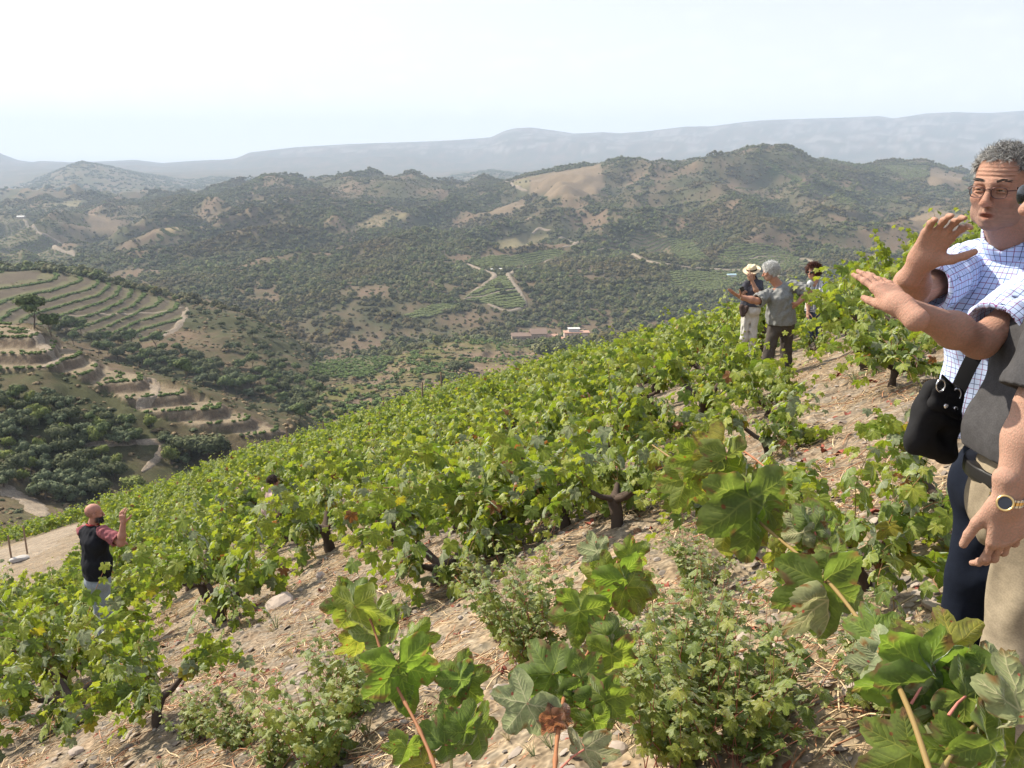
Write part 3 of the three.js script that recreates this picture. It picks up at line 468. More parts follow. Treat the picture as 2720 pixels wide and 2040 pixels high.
// ---------------------------------------------------------------- low scrub and dry grass over the nearer valley slopes
{
  const R = rngOf(3131), m4 = new THREE.Matrix4(), qt = new THREE.Quaternion(), col = new THREE.Color();
  const g = [crownGeo(61, [[0, 0.3, 0, 0.5, 0.7], [0.4, 0.2, 0.2, 0.35, 0.7]], 60, 0.16, [[1, 1, 1]], true), crownGeo(62, [[0, 0.25, 0, 0.55, 0.5], [-0.4, 0.2, 0.3, 0.4, 0.6], [0.3, 0.15, -0.4, 0.4, 0.5]], 60, 0.16, [[1, 1, 1]], true)];
  const M = [[], []], C = [[], []];
  for (let k = 0; k < 26000; k++) {
    const r = mix(62, 640, pow(R(), 1.3)), u = -0.72 + 0.95 * R(), x = u * r, z = -r, y = height(x, z); if (R() > clamp(0.55 + 1.1 * fbm(x / 30, z / 30, 3), 0.12, 1)) continue; if (nearRoad(x, z, 2.2)) continue;
    const s = shown(x, y, z), cult = inZone(SPUR, r, s) || inZone(TERR, r, s); if (cult && R() > 0.05) continue; if (inZone(FLOOR, r, s)) continue; if ((y + 2 - CAM_Y) / r < PLANE_A * u - PLANE_C - 0.06) continue;
    const v = R() < 0.5 ? 0 : 1, h = (0.35 + 0.9 * R() * R()) * (r > 250 ? 1.6 : 1), dry = R() < 0.45, t = 0.7 + 0.6 * R(); qt.setFromAxisAngle(V3(0, 1, 0), R() * 6.28); M[v].push(m4.compose(V3(x, y - 0.05, z), qt, V3(h * 1.4, h, h * 1.4)).clone()); C[v].push(dry ? [0.21 * t, 0.155 * t, 0.085 * t] : [0.075 * t, 0.085 * t, 0.040 * t]);
  }
  g.forEach((q, v) => { const o = new THREE.InstancedMesh(q, leafMat, M[v].length); o.name = numbered('scrub'); M[v].forEach((a, i) => { o.setMatrixAt(i, a); o.setColorAt(i, col.setRGB(...C[v][i])); }); o.userData = { kind: 'stuff', label: 'low dry scrub and grass tufts on the gully slopes', category: 'scrub' }; put(o); });
}
// stretches of the near slope that the photograph shows bare of vines, in 2212-wide pixels
const BARE_AT = [
  [[300, 1400], [560, 1290], [700, 1200], [760, 1120], [830, 1110], [870, 1200], [860, 1290], [1000, 1290], [1080, 1330], [1000, 1659], [250, 1659], [240, 1500]],
  [[940, 1290], [1060, 1200], [1120, 1220], [1200, 1160], [1400, 1180], [1460, 1280], [1700, 1300], [1760, 1659], [1000, 1659]],
  [[1850, 1000], [1890, 900], [1960, 900], [1930, 1060]], [[1700, 1060], [1760, 1010], [1800, 1060], [1740, 1110]],
  [[1800, 1659], [1700, 1300], [1850, 1290], [2060, 1180], [2212, 1200], [2212, 1659]], [[0, 1600], [250, 1500], [300, 1659], [0, 1659]],
];
// ---------------------------------------------------------------- grape vines
// A leaf lies in its own x-y plane: stalk end at the origin, tip at +y, 1 long; the face looks to +z.
const LOBES = [[0, 1], [12, 0.86], [20, 0.70], [27, 0.55], [36, 0.70], [54, 0.86], [68, 0.74], [84, 0.50], [96, 0.60], [112, 0.68], [130, 0.62], [150, 0.54], [165, 0.42], [174, 0.20]];
function outlineR(deg) { const a = abs(deg); for (let k = 1; k < LOBES.length; k++) if (a <= LOBES[k][0]) { const t = (a - LOBES[k - 1][0]) / (LOBES[k][0] - LOBES[k - 1][0]); return mix(LOBES[k - 1][1], LOBES[k][1], t); } return 0.08; }
const veins = (() => {
  const S = [], add = (x, y, a, l, w, d) => { const e = [x + sin(a) * l, y + cos(a) * l]; S.push([x, y, e[0], e[1], w]); if (d > 0) for (let k = 1; k <= 5; k++) for (const s of [-1, 1]) { const t = 0.12 + k * 0.15; add(x + sin(a) * l * t, y + cos(a) * l * t, a + s * 0.75, l * (0.55 - 0.08 * k) * (d > 1 ? 0.7 : 0.5), w * 0.45, 0); } };
  for (const [a, l] of [[0, 0.97], [54, 0.84], [-54, 0.84], [112, 0.62], [-112, 0.62]]) add(0, 0, a * PI / 180, l, 0.017, 2);
  return S;
})();
const UVS = 0.46;                     // leaf units to texture units
const leafTex = (() => {
  const W = 256, f = (x, y) => { let d = 9; for (const s of veins) { const vx = s[2] - s[0], vy = s[3] - s[1], t = clamp(((x - s[0]) * vx + (y - s[1]) * vy) / (vx * vx + vy * vy), 0, 1), q = hypot(x - s[0] - vx * t, y - s[1] - vy * t) / (s[4] * (1 - 0.6 * t)); if (q < d) d = q; } return d; };
  const R = rngOf(3), spots = []; for (let k = 0; k < 7; k++) spots.push([R() * 1.6 - 0.8, R() * 1.5 - 0.6, 0.012 + 0.03 * R()]);
  const val = new Float32Array(W * W);
  const col = texOf(W, W, (u, v, i, j) => {
    const x = (u - 0.5) / UVS, y = (v - 0.36) / UVS, d = f(x, y), m = 0.60 + 0.06 * N2(x * 3, y * 3) + 0.035 * N2(x * 15, y * 15), k = clamp(1.35 - d, 0, 1) * 0.9; val[j * W + i] = d;
    let c = [mix(m, 0.86, k * 0.8), mix(m, 0.82, k * 0.7), mix(m, 0.84, k * 0.9)];
    for (const s of spots) { const q = hypot(x - s[0], y - s[1]) / s[2]; if (q < 1) c = mix3(c, [0.75, 0.32, 0.4], 0.8 * smooth(1, 0.6, q)); }
    return c;
  });
  const bump = texOf(W, W, (u, v, i, j) => { const d = val[j * W + i], e = clamp(d / 9, 0, 1); const q = 0.3 + 0.5 * e - 0.3 * clamp(1.2 - d, 0, 1); return [q, q, q]; }, false);
  return { col, bump };
})();
const vineLeafMat = new THREE.MeshPhysicalMaterial({ vertexColors: true, map: leafTex.col, bumpMap: leafTex.bump, bumpScale: 0.0018, roughness: 1, transmission: 0.6, thickness: 0, side: THREE.DoubleSide, clearcoat: 0.36, clearcoatRoughness: 0.40, specularIntensity: 0.5 });
const paleLeafMat = new THREE.MeshPhysicalMaterial({ vertexColors: true, map: leafTex.col, bumpMap: leafTex.bump, bumpScale: -0.002, roughness: 1, transmission: 0.5, thickness: 0, side: THREE.DoubleSide, specularIntensity: 0.3 });
const caneMat = new THREE.MeshPhysicalMaterial({ vertexColors: true, roughness: 0.6, specularIntensity: 0.4 });
// colours are for a texture whose blade is about 0.6
const G1 = 1 / 0.6, TONES = [[0.31, 0.43, 0.026], [0.36, 0.475, 0.030], [0.42, 0.525, 0.034], [0.225, 0.345, 0.030], [0.48, 0.56, 0.040], [0.25, 0.375, 0.044], [0.52, 0.48, 0.03], [0.40, 0.17, 0.035]].map((c) => c.map((v) => v * G1));
const PALE_UNDER = [0.38, 0.45, 0.24].map((v) => v * G1);
const pickTone = (R) => { const q = R(); return q < 0.22 ? 0 : q < 0.46 ? 1 : q < 0.64 ? 2 : q < 0.78 ? 3 : q < 0.88 ? 4 : q < 0.98 ? 5 : q < 0.992 ? 6 : 7; };
function bend(x, y, sh) {              // how a flat leaf is folded, curled and rippled
  const a = atan2(x, y), r = hypot(x, y);
  let z = -sh.fold * abs(x) + sh.ripple * r * r * sin(a * 4 + sh.ph) * 0.5 + sh.ripple * 0.6 * N3(x * 2 + sh.ph, y * 2, sh.ph);
  const k = sh.droop, c = sh.curl; let Y = y, Z = z;
  if (abs(k) > 0.02) { const q = clamp(y, -0.4, 1.2) * k; Y = sin(q) / k; Z = z * cos(q) - (1 - cos(q)) / k; }
  const X = abs(c) > 0.02 ? sin(x * c) / c : x; if (abs(c) > 0.02) Z += -(1 - cos(x * c)) / c;
  return [X, Y, Z];
}
const ANG = { near: [-172, -160, -148, -137, -124, -112, -101, -92, -84, -74, -64, -54, -45, -36, -27, -18, -9, 0, 9, 18, 27, 36, 45, 54, 64, 74, 84, 92, 101, 112, 124, 137, 148, 160, 172], mid: [-170, -150, -130, -112, -84, -68, -54, -40, -27, -12, 0, 12, 27, 40, 54, 68, 84, 112, 130, 150, 170], far: [-162, -130, -112, -82, -54, -27, 0, 27, 54, 82, 112, 130, 162] };
function leafGeo(sh, n, rings, teeth, col) {
  const list = typeof n === 'string' ? ANG[n] : null; if (list) n = list.length;
  const T = new Tri(), c0 = T.v(0, 0, 0, col[0], col[1], col[2], 0.5, 0.36), idx = [];
  for (let k = 1; k <= rings; k++) {
    const ring = [];
    for (let j = 0; j < n; j++) {
      const deg = list ? list[j] : (j + 0.5) / n * 360 - 180; let R = outlineR(deg * (1 + 0.04 * sin(sh.ph + deg * 0.03))); if (k === rings && teeth) R *= 1 + teeth * ((j % 2) - 0.4);
      const t = pow(k / rings, 0.85), a = deg * PI / 180, x = sin(a) * R * t, y = cos(a) * R * t, p = bend(x, y, sh), v = 1 + 0.08 * N2(x * 2 + sh.ph, y * 2), dry = rings > 3 && k >= rings - 1 ? smooth(0.35, 0.6, N2(x * 3 + sh.ph * 5, y * 3)) : 0, cc = dry ? mix3(col, [0.62, 0.33, 0.10], dry) : col;   // scorched patches on the margin
      ring.push(T.v(p[0], p[1], p[2], cc[0] * v, cc[1] * v, cc[2] * v, 0.5 + x * UVS, 0.36 + y * UVS));
    }
    idx.push(ring);
  }
  for (let j = 0; j + 1 < n; j++) { T.f(c0, idx[0][j + 1], idx[0][j]); for (let k = 0; k + 1 < rings; k++) T.q(idx[k][j], idx[k][j + 1], idx[k + 1][j + 1], idx[k + 1][j]); }
  return T.geo();
}
const SHAPES = []; { const R = rngOf(61); for (let k = 0; k < 7; k++) SHAPES.push({ fold: 0.05 + 0.35 * R(), ripple: 0.10 + 0.14 * R(), droop: 0.3 + 1.0 * R(), curl: (R() - 0.35) * 1.6, ph: R() * 6 }); }
const leafMid = SHAPES.map((sh) => TONES.map((c) => leafGeo(sh, 'near', 1, 0.07, c)));
const leafMed = SHAPES.map((sh) => TONES.map((c) => leafGeo(sh, 'mid', 1, 0, c)));
const leafFar = SHAPES.slice(0, 4).map((sh) => TONES.map((c) => leafGeo(sh, 'far', 1, 0, c)));
function leafMatrix(p, tip, nor, size) {
  const y = tip.clone().normalize(), z = nor.clone().addScaledVector(y, -nor.dot(y)); if (z.lengthSq() < 1e-4) z.set(0.3, 0.2, 1).addScaledVector(y, -y.z); z.normalize();
  const x = V3().crossVectors(y, z); return new THREE.Matrix4().makeBasis(x, y, z).scale(V3(size, size, size)).setPosition(p);
}
// one vine as data: wood, canes, and a list of leaves
function growVine(seed, o) {
  const R = rngOf(seed), wood = new Tri(), canes = new Tri(), leaves = [];
  const bark = [0.075, 0.055, 0.042], lean = (R() - 0.5) * 0.25, th = o.trunk ?? 0.38;
  const knee = [(R() - 0.5) * 0.12, th * 0.55, (R() - 0.5) * 0.12], head = [lean, th, (R() - 0.5) * 0.2];
  limb(wood, [[0, -0.12, 0, 0.075], [0.01, 0.05, 0, 0.062], [...knee, 0.055], [...head, 0.06], [head[0], head[1] + 0.05, head[2], 0.03]], bark, 9, 0.45, seed);
  const arms = [];
  for (let k = 0; k < (o.arms ?? 4); k++) { const a = k / (o.arms ?? 4) * 6.28 + R(), l = 0.14 + 0.16 * R(), e = [head[0] + cos(a) * l, head[1] + 0.06 + 0.14 * R(), head[2] + sin(a) * l]; limb(wood, [[...head, 0.045], [mix(head[0], e[0], 0.5), mix(head[1], e[1], 0.35), mix(head[2], e[2], 0.5), 0.036], [...e, 0.026]], bark, 7, 0.4, seed + k); arms.push([e, a]); }
  for (let k = 0; k < o.canes; k++) {
    const [e, a0] = arms[k % arms.length], a = a0 + (R() - 0.5) * 1.9, free = k >= o.canes - 2, L = o.len * (0.6 + 0.6 * R()) * (free ? 1.15 : 1), tilt = o.spread * (0.25 + 0.75 * R()) * (free ? 0.35 : 1), droop = o.droop * (0.4 + R()) * (free ? 0.3 : 1);
    let p = V3(...e), d = V3(cos(a) * sin(tilt), cos(tilt), sin(a) * sin(tilt)); const pts = [], n = max(6, round(L / 0.085)), red = R() < 0.5 ? [0.30, 0.15, 0.07] : [0.26, 0.20, 0.07];
    for (let s = 0; s <= n; s++) {
      pts.push([p.x, p.y, p.z, 0.0055 * (1 - 0.7 * s / n)]);
      if (s > 0 && R() < (o.fill ?? 0.95)) {
        const side = s % 2 ? 1 : -1, c = V3().crossVectors(d, V3(0, 1, 0)); if (c.lengthSq() < 0.01) c.set(cos(a + 1.57), 0, sin(a + 1.57)); c.normalize();
        const out = c.multiplyScalar(side).add(V3((R() - 0.5) * 1.2, 0.25 + 0.5 * R(), (R() - 0.5) * 1.2)).normalize(), pl = 0.05 + 0.05 * R(), q = p.clone().addScaledVector(out, pl);
        const young = s > n * 0.8, size = o.leaf * (young ? 0.45 + 0.3 * R() : 0.75 + 0.5 * R());
        const tip = V3(out.x, -0.55 - 0.9 * R(), out.z).normalize(), nor = V3(out.x * 0.7 + (R() - 0.5) * 0.7, 0.75 + 0.5 * R(), out.z * 0.7 + (R() - 0.5) * 0.7);
        leaves.push({ m: leafMatrix(q, tip, nor, size), sh: floor(R() * 7), tone: young ? (R() < 0.6 ? 4 : 2) : pickTone(R), size, up: R() });
        if (o.stalks) limb(canes, [[p.x, p.y, p.z, 0.002], [(p.x + q.x) / 2, (p.y + q.y) / 2 + 0.01, (p.z + q.z) / 2, 0.0016], [q.x, q.y, q.z, 0.0014]], [0.24, 0.17, 0.06], 3);
      }
      d = d.clone().add(V3((R() - 0.5) * 0.22, -droop * 0.10, (R() - 0.5) * 0.22)).normalize(); p = p.clone().addScaledVector(d, L / n);
      if (p.y < 0.06) break;
    }
    limb(canes, pts, red, 4);
  }
  return { wood: wood.geo(), canes: canes.geo(), leaves };
}
function mergeLeaves(leaves, set) {
  const P = [], Nn = [], C = [], U = [], I = []; let base = 0; const v = V3(), nm = new THREE.Matrix3();
  for (const l of leaves) {
    const g = set[l.sh % set.length][l.tone], p = g.attributes.position, n = g.attributes.normal, c = g.attributes.color, u = g.attributes.uv, ix = g.index.array; nm.getNormalMatrix(l.m);
    for (let i = 0; i < p.count; i++) { v.fromBufferAttribute(p, i).applyMatrix4(l.m); P.push(v.x, v.y, v.z); v.fromBufferAttribute(n, i).applyMatrix3(nm).normalize(); Nn.push(v.x, v.y, v.z); C.push(c.getX(i), c.getY(i), c.getZ(i)); U.push(u.getX(i), u.getY(i)); }
    for (const i of ix) I.push(base + i); base += p.count;
  }
  const g = new THREE.BufferGeometry(); g.setAttribute('position', new THREE.Float32BufferAttribute(P, 3)); g.setAttribute('normal', new THREE.Float32BufferAttribute(Nn, 3)); g.setAttribute('color', new THREE.Float32BufferAttribute(C, 3)); g.setAttribute('uv', new THREE.Float32BufferAttribute(U, 2)); g.setIndex(I); return g;
}
const cloud = (o) => { o.userData.kind = 'stuff'; return o; };
// every vine leans its canes with the slope; variants are shared
const nearKinds = [], midKinds = [], farKinds = [];
for (let v = 0; v < 4; v++) { const g = growVine(1000 + v, { canes: 24 + v * 2, len: 0.85, spread: 1.3, droop: 1.6, leaf: 0.112, stalks: true, trunk: 0.26 }); g.rest = mergeLeaves(g.leaves.slice(300), leafMid); g.leaves = g.leaves.slice(0, 300); nearKinds.push(g); }
for (let v = 0; v < 5; v++) { const g = growVine(1100 + v, { canes: 25, len: 0.86, spread: 1.3, droop: 1.5, leaf: 0.115, trunk: 0.26 }); g.foliage = mergeLeaves(g.leaves, leafMed); midKinds.push(g); }
for (let v = 0; v < 3; v++) { const g = growVine(1200 + v, { canes: 19, len: 0.9, spread: 1.25, droop: 1.4, leaf: 0.15, fill: 0.8, trunk: 0.26 }); g.foliage = mergeLeaves(g.leaves, leafFar); farKinds.push(g); }
const leafPart = new THREE.Mesh();
function nearVine(px, py, scale, kind, turn, label, r0 = 1.5) {
  const p = typeof px === 'number' ? hit(px, py, r0, 60) : px, g = nearKinds[kind];
  const t = thing('grape_vine', label, 'grape vine', p.x, height(p.x, p.z), p.z, turn, undefined); t.scale.setScalar(scale);
  part('trunk', g.wood, barkMat, t); part('canes', g.canes, caneMat, t);
  for (const l of g.leaves) { const o = part('leaf', l.up < 0.10 ? underLeaf(l.sh) : leafMid[l.sh][l.tone], l.up < 0.10 ? paleLeafMat : vineLeafMat, t); o.matrixAutoUpdate = false; o.matrix.copy(l.m); }
  if (g.rest.attributes.position.count) cloud(part('foliage', g.rest, vineLeafMat, t));
  return t;
}
const unders = {};
function underLeaf(sh) { return unders[sh] ??= leafGeo(SHAPES[sh], 'near', 1, 0.07, PALE_UNDER); }
const vinesAt = [];
// ---------------------------------------------------------------- the vineyard on the near slope
{
  const R = rngOf(555);
  const list = [[578, 1655, 1.15, 0, 0.4, 'vine with a thick bare dark trunk beside the pale stony ridge'], [275, 1700, 1.2, 1, 2.0, 'vine with a twisted low trunk in front of the bald man'], [60, 1830, 1.2, 2, 4.1, 'low spreading vine downhill of the twisted trunk'], [1160, 1560, 0.9, 3, 1.2, 'narrow dense vine standing alone with its shadow on stony soil'], [880, 1462, 1.15, 0, 3.3, 'large leafy vine hiding a person in a pink shirt'], [1300, 1478, 0.85, 1, 5.2, 'vine behind the narrow dense vine with red fallen leaves round it'],
    [1500, 1400, 0.95, 2, 0.9, 'vine beyond the heap of red fallen leaves'], [1727, 1200, 0.85, 3, 2.2, 'vine with a tall forked trunk under the orange cane'], [2040, 1215, 0.66, 0, 4.6, 'vine with a slim dark trunk above bare straw'], [2290, 1560, 0.62, 1, 1.0, 'leafy vine in front of the man with the black bag'], [2370, 1030, 0.75, 2, 2.9, 'vine with a short stump trunk uphill of the standing man'], [420, 1480, 1.15, 3, 0.1, 'vine that the bald man is reaching into'], [1950, 1420, 0.7, 2, 5.5, 'small vine on bare straw behind the long foreground cane'], [722, 1405, 1.6, 1, 4.0, 'vine with a high shoot above the pink shirt'], [190, 1900, 0.9, 3, 1.1, 'low vine sprawling over straw at the lower end of the stony slope'], [420, 1930, 0.7, 0, 2.4, 'vine with one long cane trailing over bare straw'], [20, 1660, 1.2, 1, 5.0, 'wide vine beside the low spreading vine'], [1640, 1400, 0.8, 3, 3.9, 'vine between the red leaf litter and the long foreground cane'], [2480, 1390, 0.55, 3, 0.7, 'vine right beside the black shoulder bag'], [1050, 1440, 0.95, 2, 1.9, 'vine touching the large leafy vine on the ridge']];
  for (const [x, y, s, k, a, l] of list) { const p = hit(x, y, 1.5, 60); if (p) { nearVine(p, 0, s, k, a, l); vinesAt.push([p.x, p.z, 0.95]); } }
  for (const [x, z, name] of [[3.85, -12.4, 'the person in the grey shirt'], [-4.9, -10.1, 'the bald person'], [4.4, -16.2, 'the person in the straw hat'], [5.6, -15.4, 'the person with auburn hair'], [-4.2, -15, 'the person in pink'], [1.3, -2.4, 'the person in the checked shirt']]) landmarks.push({ set: 'slope', x, z, name });
  for (const [px, py, name] of [[73, 1473, 'the stake with a long shadow'], [1173, 1075, 'the tall dark stake'], [766, 1215, 'the stake ending the lowest row'], [862, 1190, 'the short stake'], [742, 1608, 'the broad flat rock'], [1040, 1500, 'the tilted slate slab'], [1600, 900, 'the brow above the farm'], [2500, 700, 'the highest vines'], [1400, 1200, 'the red fallen leaves']]) { const p = hit(px, py, 2, 75); if (p) landmarks.push({ set: 'slope', x: p.x, z: p.z, name }); }
  // the rest of the plantation, on a loose grid
  const spots = [], keepOut = [[3.85, -12.4, 0.55], [-4.9, -10.1, 0.5], [3.55, -13.6, 0.5], [5.55, -15.2, 0.5], [1.2, -2.3, 1.2], [1.2, -1.8, 1.4], [-2.15, -7.4, 0.5]];
  const dirU = [0.93, -0.37], dirV = [0.37, 0.93], gap = 1.5;
  for (let i = -70; i < 70; i++) for (let j = -70; j < 70; j++) {
    const x = (i * dirU[0] + j * dirV[0]) * gap + (R() - 0.5) * 0.6, z = (i * dirU[1] + j * dirV[1]) * gap + (R() - 0.5) * 0.6, q = R(), s = 0.80 + 0.36 * R(), turn = R() * 6.28;
    if (z > -5.2 || q < (x > 0 ? 0.06 : 0.15)) continue; const r = -z, u = x / r; if (abs(u) > 0.72) continue;
    const edge = u < -0.3 ? 62 : u < 0.1 ? 58 : u < 0.3 ? 46 : 40; if (r > edge) continue;
    if (bareSoil(x, z)) continue; if (nearRoad(x, z, 2.4)) continue;
    if (keepOut.some((k) => hypot(k[0] - x, k[1] - z) < k[2])) continue; if (vinesAt.some((k) => hypot(k[0] - x, k[1] - z) < k[2])) continue;
    // low plants in front of the visitors and of the bald man
    let sc = s; const gy = height(x, z), top = shown(x, gy + 1.38 * s, z); if (top) { const X = top[0] * S2, lim = X > 1930 && X < 2250 && r < 15.2 ? (X < 2035 ? 885 : X < 2112 ? 935 : 850) : X > 170 && X < 345 && r < 10 ? 1560 : X < 240 && r < 44 ? 1525 - max(0, X - 120) * 0.9 : 0; if (lim) for (let k = 0; k < 12 && shown(x, gy + 1.38 * sc, z)[1] * S2 < lim; k++) sc *= 0.9; if (sc < 0.36) { if (X < 300) continue; sc = 0.42; } }
    spots.push([x, z, r, sc, turn, floor(q * 997)]);
  }
  spots.sort((a, b) => a[2] - b[2]);
  const M = farKinds.map(() => []), m4 = new THREE.Matrix4(), qt = new THREE.Quaternion();
  spots.forEach(([x, z, r, s, turn, k], n) => {
    if (n < 285) {
      const far = r > 19, g = far ? farKinds[k % 3] : midKinds[k % 5];
      const t = thing('grape_vine', (s > 1.02 ? 'tall' : s < 0.72 ? 'low' : 'bushy') + ' green vine ' + whereabouts(x, z, 'slope'), 'grape vine', x, height(x, z), z, turn, 'vines planted over the near slope'); t.scale.setScalar(s);
      part('trunk', g.wood, barkMat, t); part('canes', g.canes, caneMat, t); cloud(part('foliage', g.foliage, vineLeafMat, t));
    } else { qt.setFromAxisAngle(V3(0, 1, 0), turn); M[k % 3].push(m4.compose(V3(x, height(x, z), z), qt, V3(s, s, s)).clone()); }
  });
  farKinds.forEach((g, v) => { if (!M[v].length) return; const o = new THREE.InstancedMesh(g.foliage, vineLeafMat, M[v].length); o.name = numbered('distant_vines'); M[v].forEach((q, i) => o.setMatrixAt(i, q)); o.userData = { kind: 'stuff', label: 'farthest vines along the brow of the slope', category: 'vines' }; put(o); });
  console.log('vines', spots.length, M.map((q) => q.length));
}
function bareSoil(x, z) { const s = shown(x, height(x, z), z); if (!s) return false; return BARE_AT.some((P) => inside(P, s[0], s[1])); }
// ---------------------------------------------------------------- terrace and field vines
{
  const R = rngOf(66), M = [], C = [], m4 = new THREE.Matrix4(), qt = new THREE.Quaternion(), g = crownGeo(70, [[0, 0.35, 0, 0.5, 0.9], [0.5, 0.3, 0.1, 0.4, 0.9]], 60, 0.14, [[0.085, 0.125, 0.035], [0.11, 0.15, 0.04], [0.135, 0.175, 0.05]]);
  const add = (x, z, s) => { qt.setFromAxisAngle(V3(0, 1, 0), R() * 6.28); M.push(m4.compose(V3(x, height(x, z), z), qt, V3(s, s * 0.9, s)).clone()); const t = 0.75 + 0.5 * R(); C.push([t, t, t]); };
  const scan = (Z, h, f0, f1, r0, r1, step, size, prob) => { for (let r = r0; r < r1; r += step) for (let u = -0.68; u < 0.1; u += step / r) { const x = u * r + (R() - 0.5) * step, z = -r + (R() - 0.5) * step; const y0 = surveyed(x, z) + (h === STEP.mid ? 1.2 * fbm(x / 38, z / 38, 3) + fbm(x / 60, z / 60, 2) * 4 : 0.25 * fbm(x / 30, z / 30, 2)), s = shown(x, y0, z); if (!inZone(Z, -z, s)) continue; const f = y0 / h - floor(y0 / h); if (f < f0 || f > f1 || R() > prob(x, z)) continue; add(x, z, size * (0.7 + 0.6 * R())); } };
  scan(SPUR, STEP.spur, 0.02, 0.13, 140, 215, 0.7, 0.8, () => 0.9);
  scan(SPUR, STEP.spur, 0.34, 0.42, 140, 215, 0.8, 0.6, (x, z) => (N2(x / 25, z / 25) > -0.1 ? 0.7 : 0.1));
  scan(TERR, STEP.terr, 0.0, 0.13, 330, 500, 0.9, 1.25, () => 0.95);
  scan(MIDHILL, STEP.mid, 0.02, 0.22, 215, 560, 1.5, 1.5, (x, z) => (fbm(x / 45, z / 45, 2) > -0.1 ? 0.6 : 0.1));
  for (let k = 0; k < 3000; k++) { const x = 655 + 200 * R(), y = 765 + 72 * R(), p = hit2(x, y, 380, 640); if (!p) continue; const s = shown(p.x, p.y, p.z); if (!inZone(FLOOR, -p.z, s)) continue; const w = p.x * 0.6 + p.z * 0.8 + 6 * N2(p.x / 60, p.z / 60), f = w / 3.2 - floor(w / 3.2); if (f < 0.4) add(p.x, p.z, 1.5); }
  let o = new THREE.InstancedMesh(g, leafMat, M.length); const c = new THREE.Color(); M.forEach((q, i) => { o.setMatrixAt(i, q); o.setColorAt(i, c.setRGB(...C[i])); });
  o.name = 'terrace_vines'; o.userData = { kind: 'stuff', label: 'rows of small vines along the terrace edges across the gully', category: 'vines' }; put(o);
  const M2 = [];
  for (const F of FIELDS) { if (F.c !== GREEN && F.c !== LUSH && F.c !== TAN && F.c[0] !== 0.19) continue; for (let k = 0; k < 2600; k++) { const x = mix(F.B[0], F.B[1], R()), y = mix(F.B[2], F.B[3], R()); if (!inside(F.P, x, y)) continue; const p = hit2(x, y, 640, 2600); if (!p || fieldOf(shown(p.x, p.y, p.z), -p.z) !== F) continue; const w = p.z + 0.25 * p.x + 14 * N2(p.x / 120, p.z / 120), f = w / 5 - floor(w / 5); if (f > 0.45) continue; const e = F.c === TAN ? 1.2 : 2.0; qt.setFromAxisAngle(V3(0, 1, 0), R() * 6.28); M2.push(m4.compose(V3(p.x, p.y, p.z), qt, V3(e * 1.3, e, e * 1.3)).clone()); } }
  o = new THREE.InstancedMesh(g, leafMat, M2.length); M2.forEach((q, i) => { o.setMatrixAt(i, q); const t = 0.85 + 0.3 * R(); o.setColorAt(i, c.setRGB(1.35 * t, 1.12 * t, 1.3 * t)); }); o.name = 'field_vines'; o.userData = { kind: 'stuff', label: 'tiny vine rows in the far valley fields', category: 'vines' }; put(o);
  console.log('terrace', M.length, 'field', M2.length);
}
// ---------------------------------------------------------------- the long shoots right in front of the camera: every leaf on its own
const CR = V3(1, 0, 0), CU = V3(0, cos(PITCH), -sin(PITCH)), CF = V3(0, -sin(PITCH), -cos(PITCH));
const leafTone = { mid: [0.30, 0.43, 0.042], dark: [0.22, 0.34, 0.040], bright: [0.40, 0.50, 0.045], yellow: [0.50, 0.54, 0.05], blue: [0.30, 0.42, 0.065], pale: [0.48, 0.54, 0.25], rust: [0.42, 0.18, 0.075] };
const foreLeafMat = vineLeafMat.clone(); foreLeafMat.transmission = 0.7; foreLeafMat.clearcoat = 0.22; foreLeafMat.clearcoatRoughness = 0.5;
function foreLeaf(vine, px, py, r, size, ang, o = {}) {
  const R = rngOf(floor(px * 13 + py * 7)); if (!o.stalk && (o.tone === 'dark' || o.tone === 'blue') && floor(px + py) % 5 < 2) return; const jit = o.stalk ? 0 : 1, p = at(px + (R() - 0.5) * 46 * jit, py + (R() - 0.5) * 46 * jit, r + (R() - 0.3) * 0.10 * jit).sub(vine.position), a = ang * PI / 180;
  const tip = CR.clone().multiplyScalar(sin(a)).addScaledVector(CU, cos(a)).addScaledVector(CF, o.away ?? 0.15).normalize();
  const nor = CF.clone().negate().addScaledVector(CR, o.nx ?? (R() - 0.5) * 1.2).addScaledVector(CU, o.ny ?? 0.45 * R() - 0.05);
  const sh = { fold: o.fold ?? 0.2 + 0.5 * R(), ripple: 0.14 + 0.16 * R(), droop: o.droop ?? 0.4 + 0.8 * R(), curl: o.curl ?? (R() - 0.3) * 1.3, ph: R() * 6 };
  const tone = o.tone ?? ['mid', 'dark', 'bright', 'blue'][floor(R() * 4)], c = leafTone[tone].map((v) => min(0.98, v * G1 * (1.02 + 0.2 * R()))), g = leafGeo(sh, 73, 6, 0.05, c);
  const m = part('leaf', g, tone === 'pale' ? paleLeafMat : foreLeafMat, vine); m.matrixAutoUpdate = false; m.matrix.copy(leafMatrix(p, tip, nor, size * 0.88));
  if (o.stalk) { const q = at(o.stalk[0], o.stalk[1], o.stalk[2] ?? r + 0.02).sub(vine.position), T = new Tri(), d = vmix([p.x, p.y, p.z], [q.x, q.y, q.z], 0.5); limb(T, [[p.x, p.y, p.z, 0.0017], [d[0], d[1] + 0.004, d[2], 0.0017], [q.x, q.y, q.z, 0.0022]], o.red === false ? [0.32, 0.30, 0.10] : [0.46, 0.17, 0.13], 6); part('leaf_stalk', T.geo(), caneMat, vine); }
}
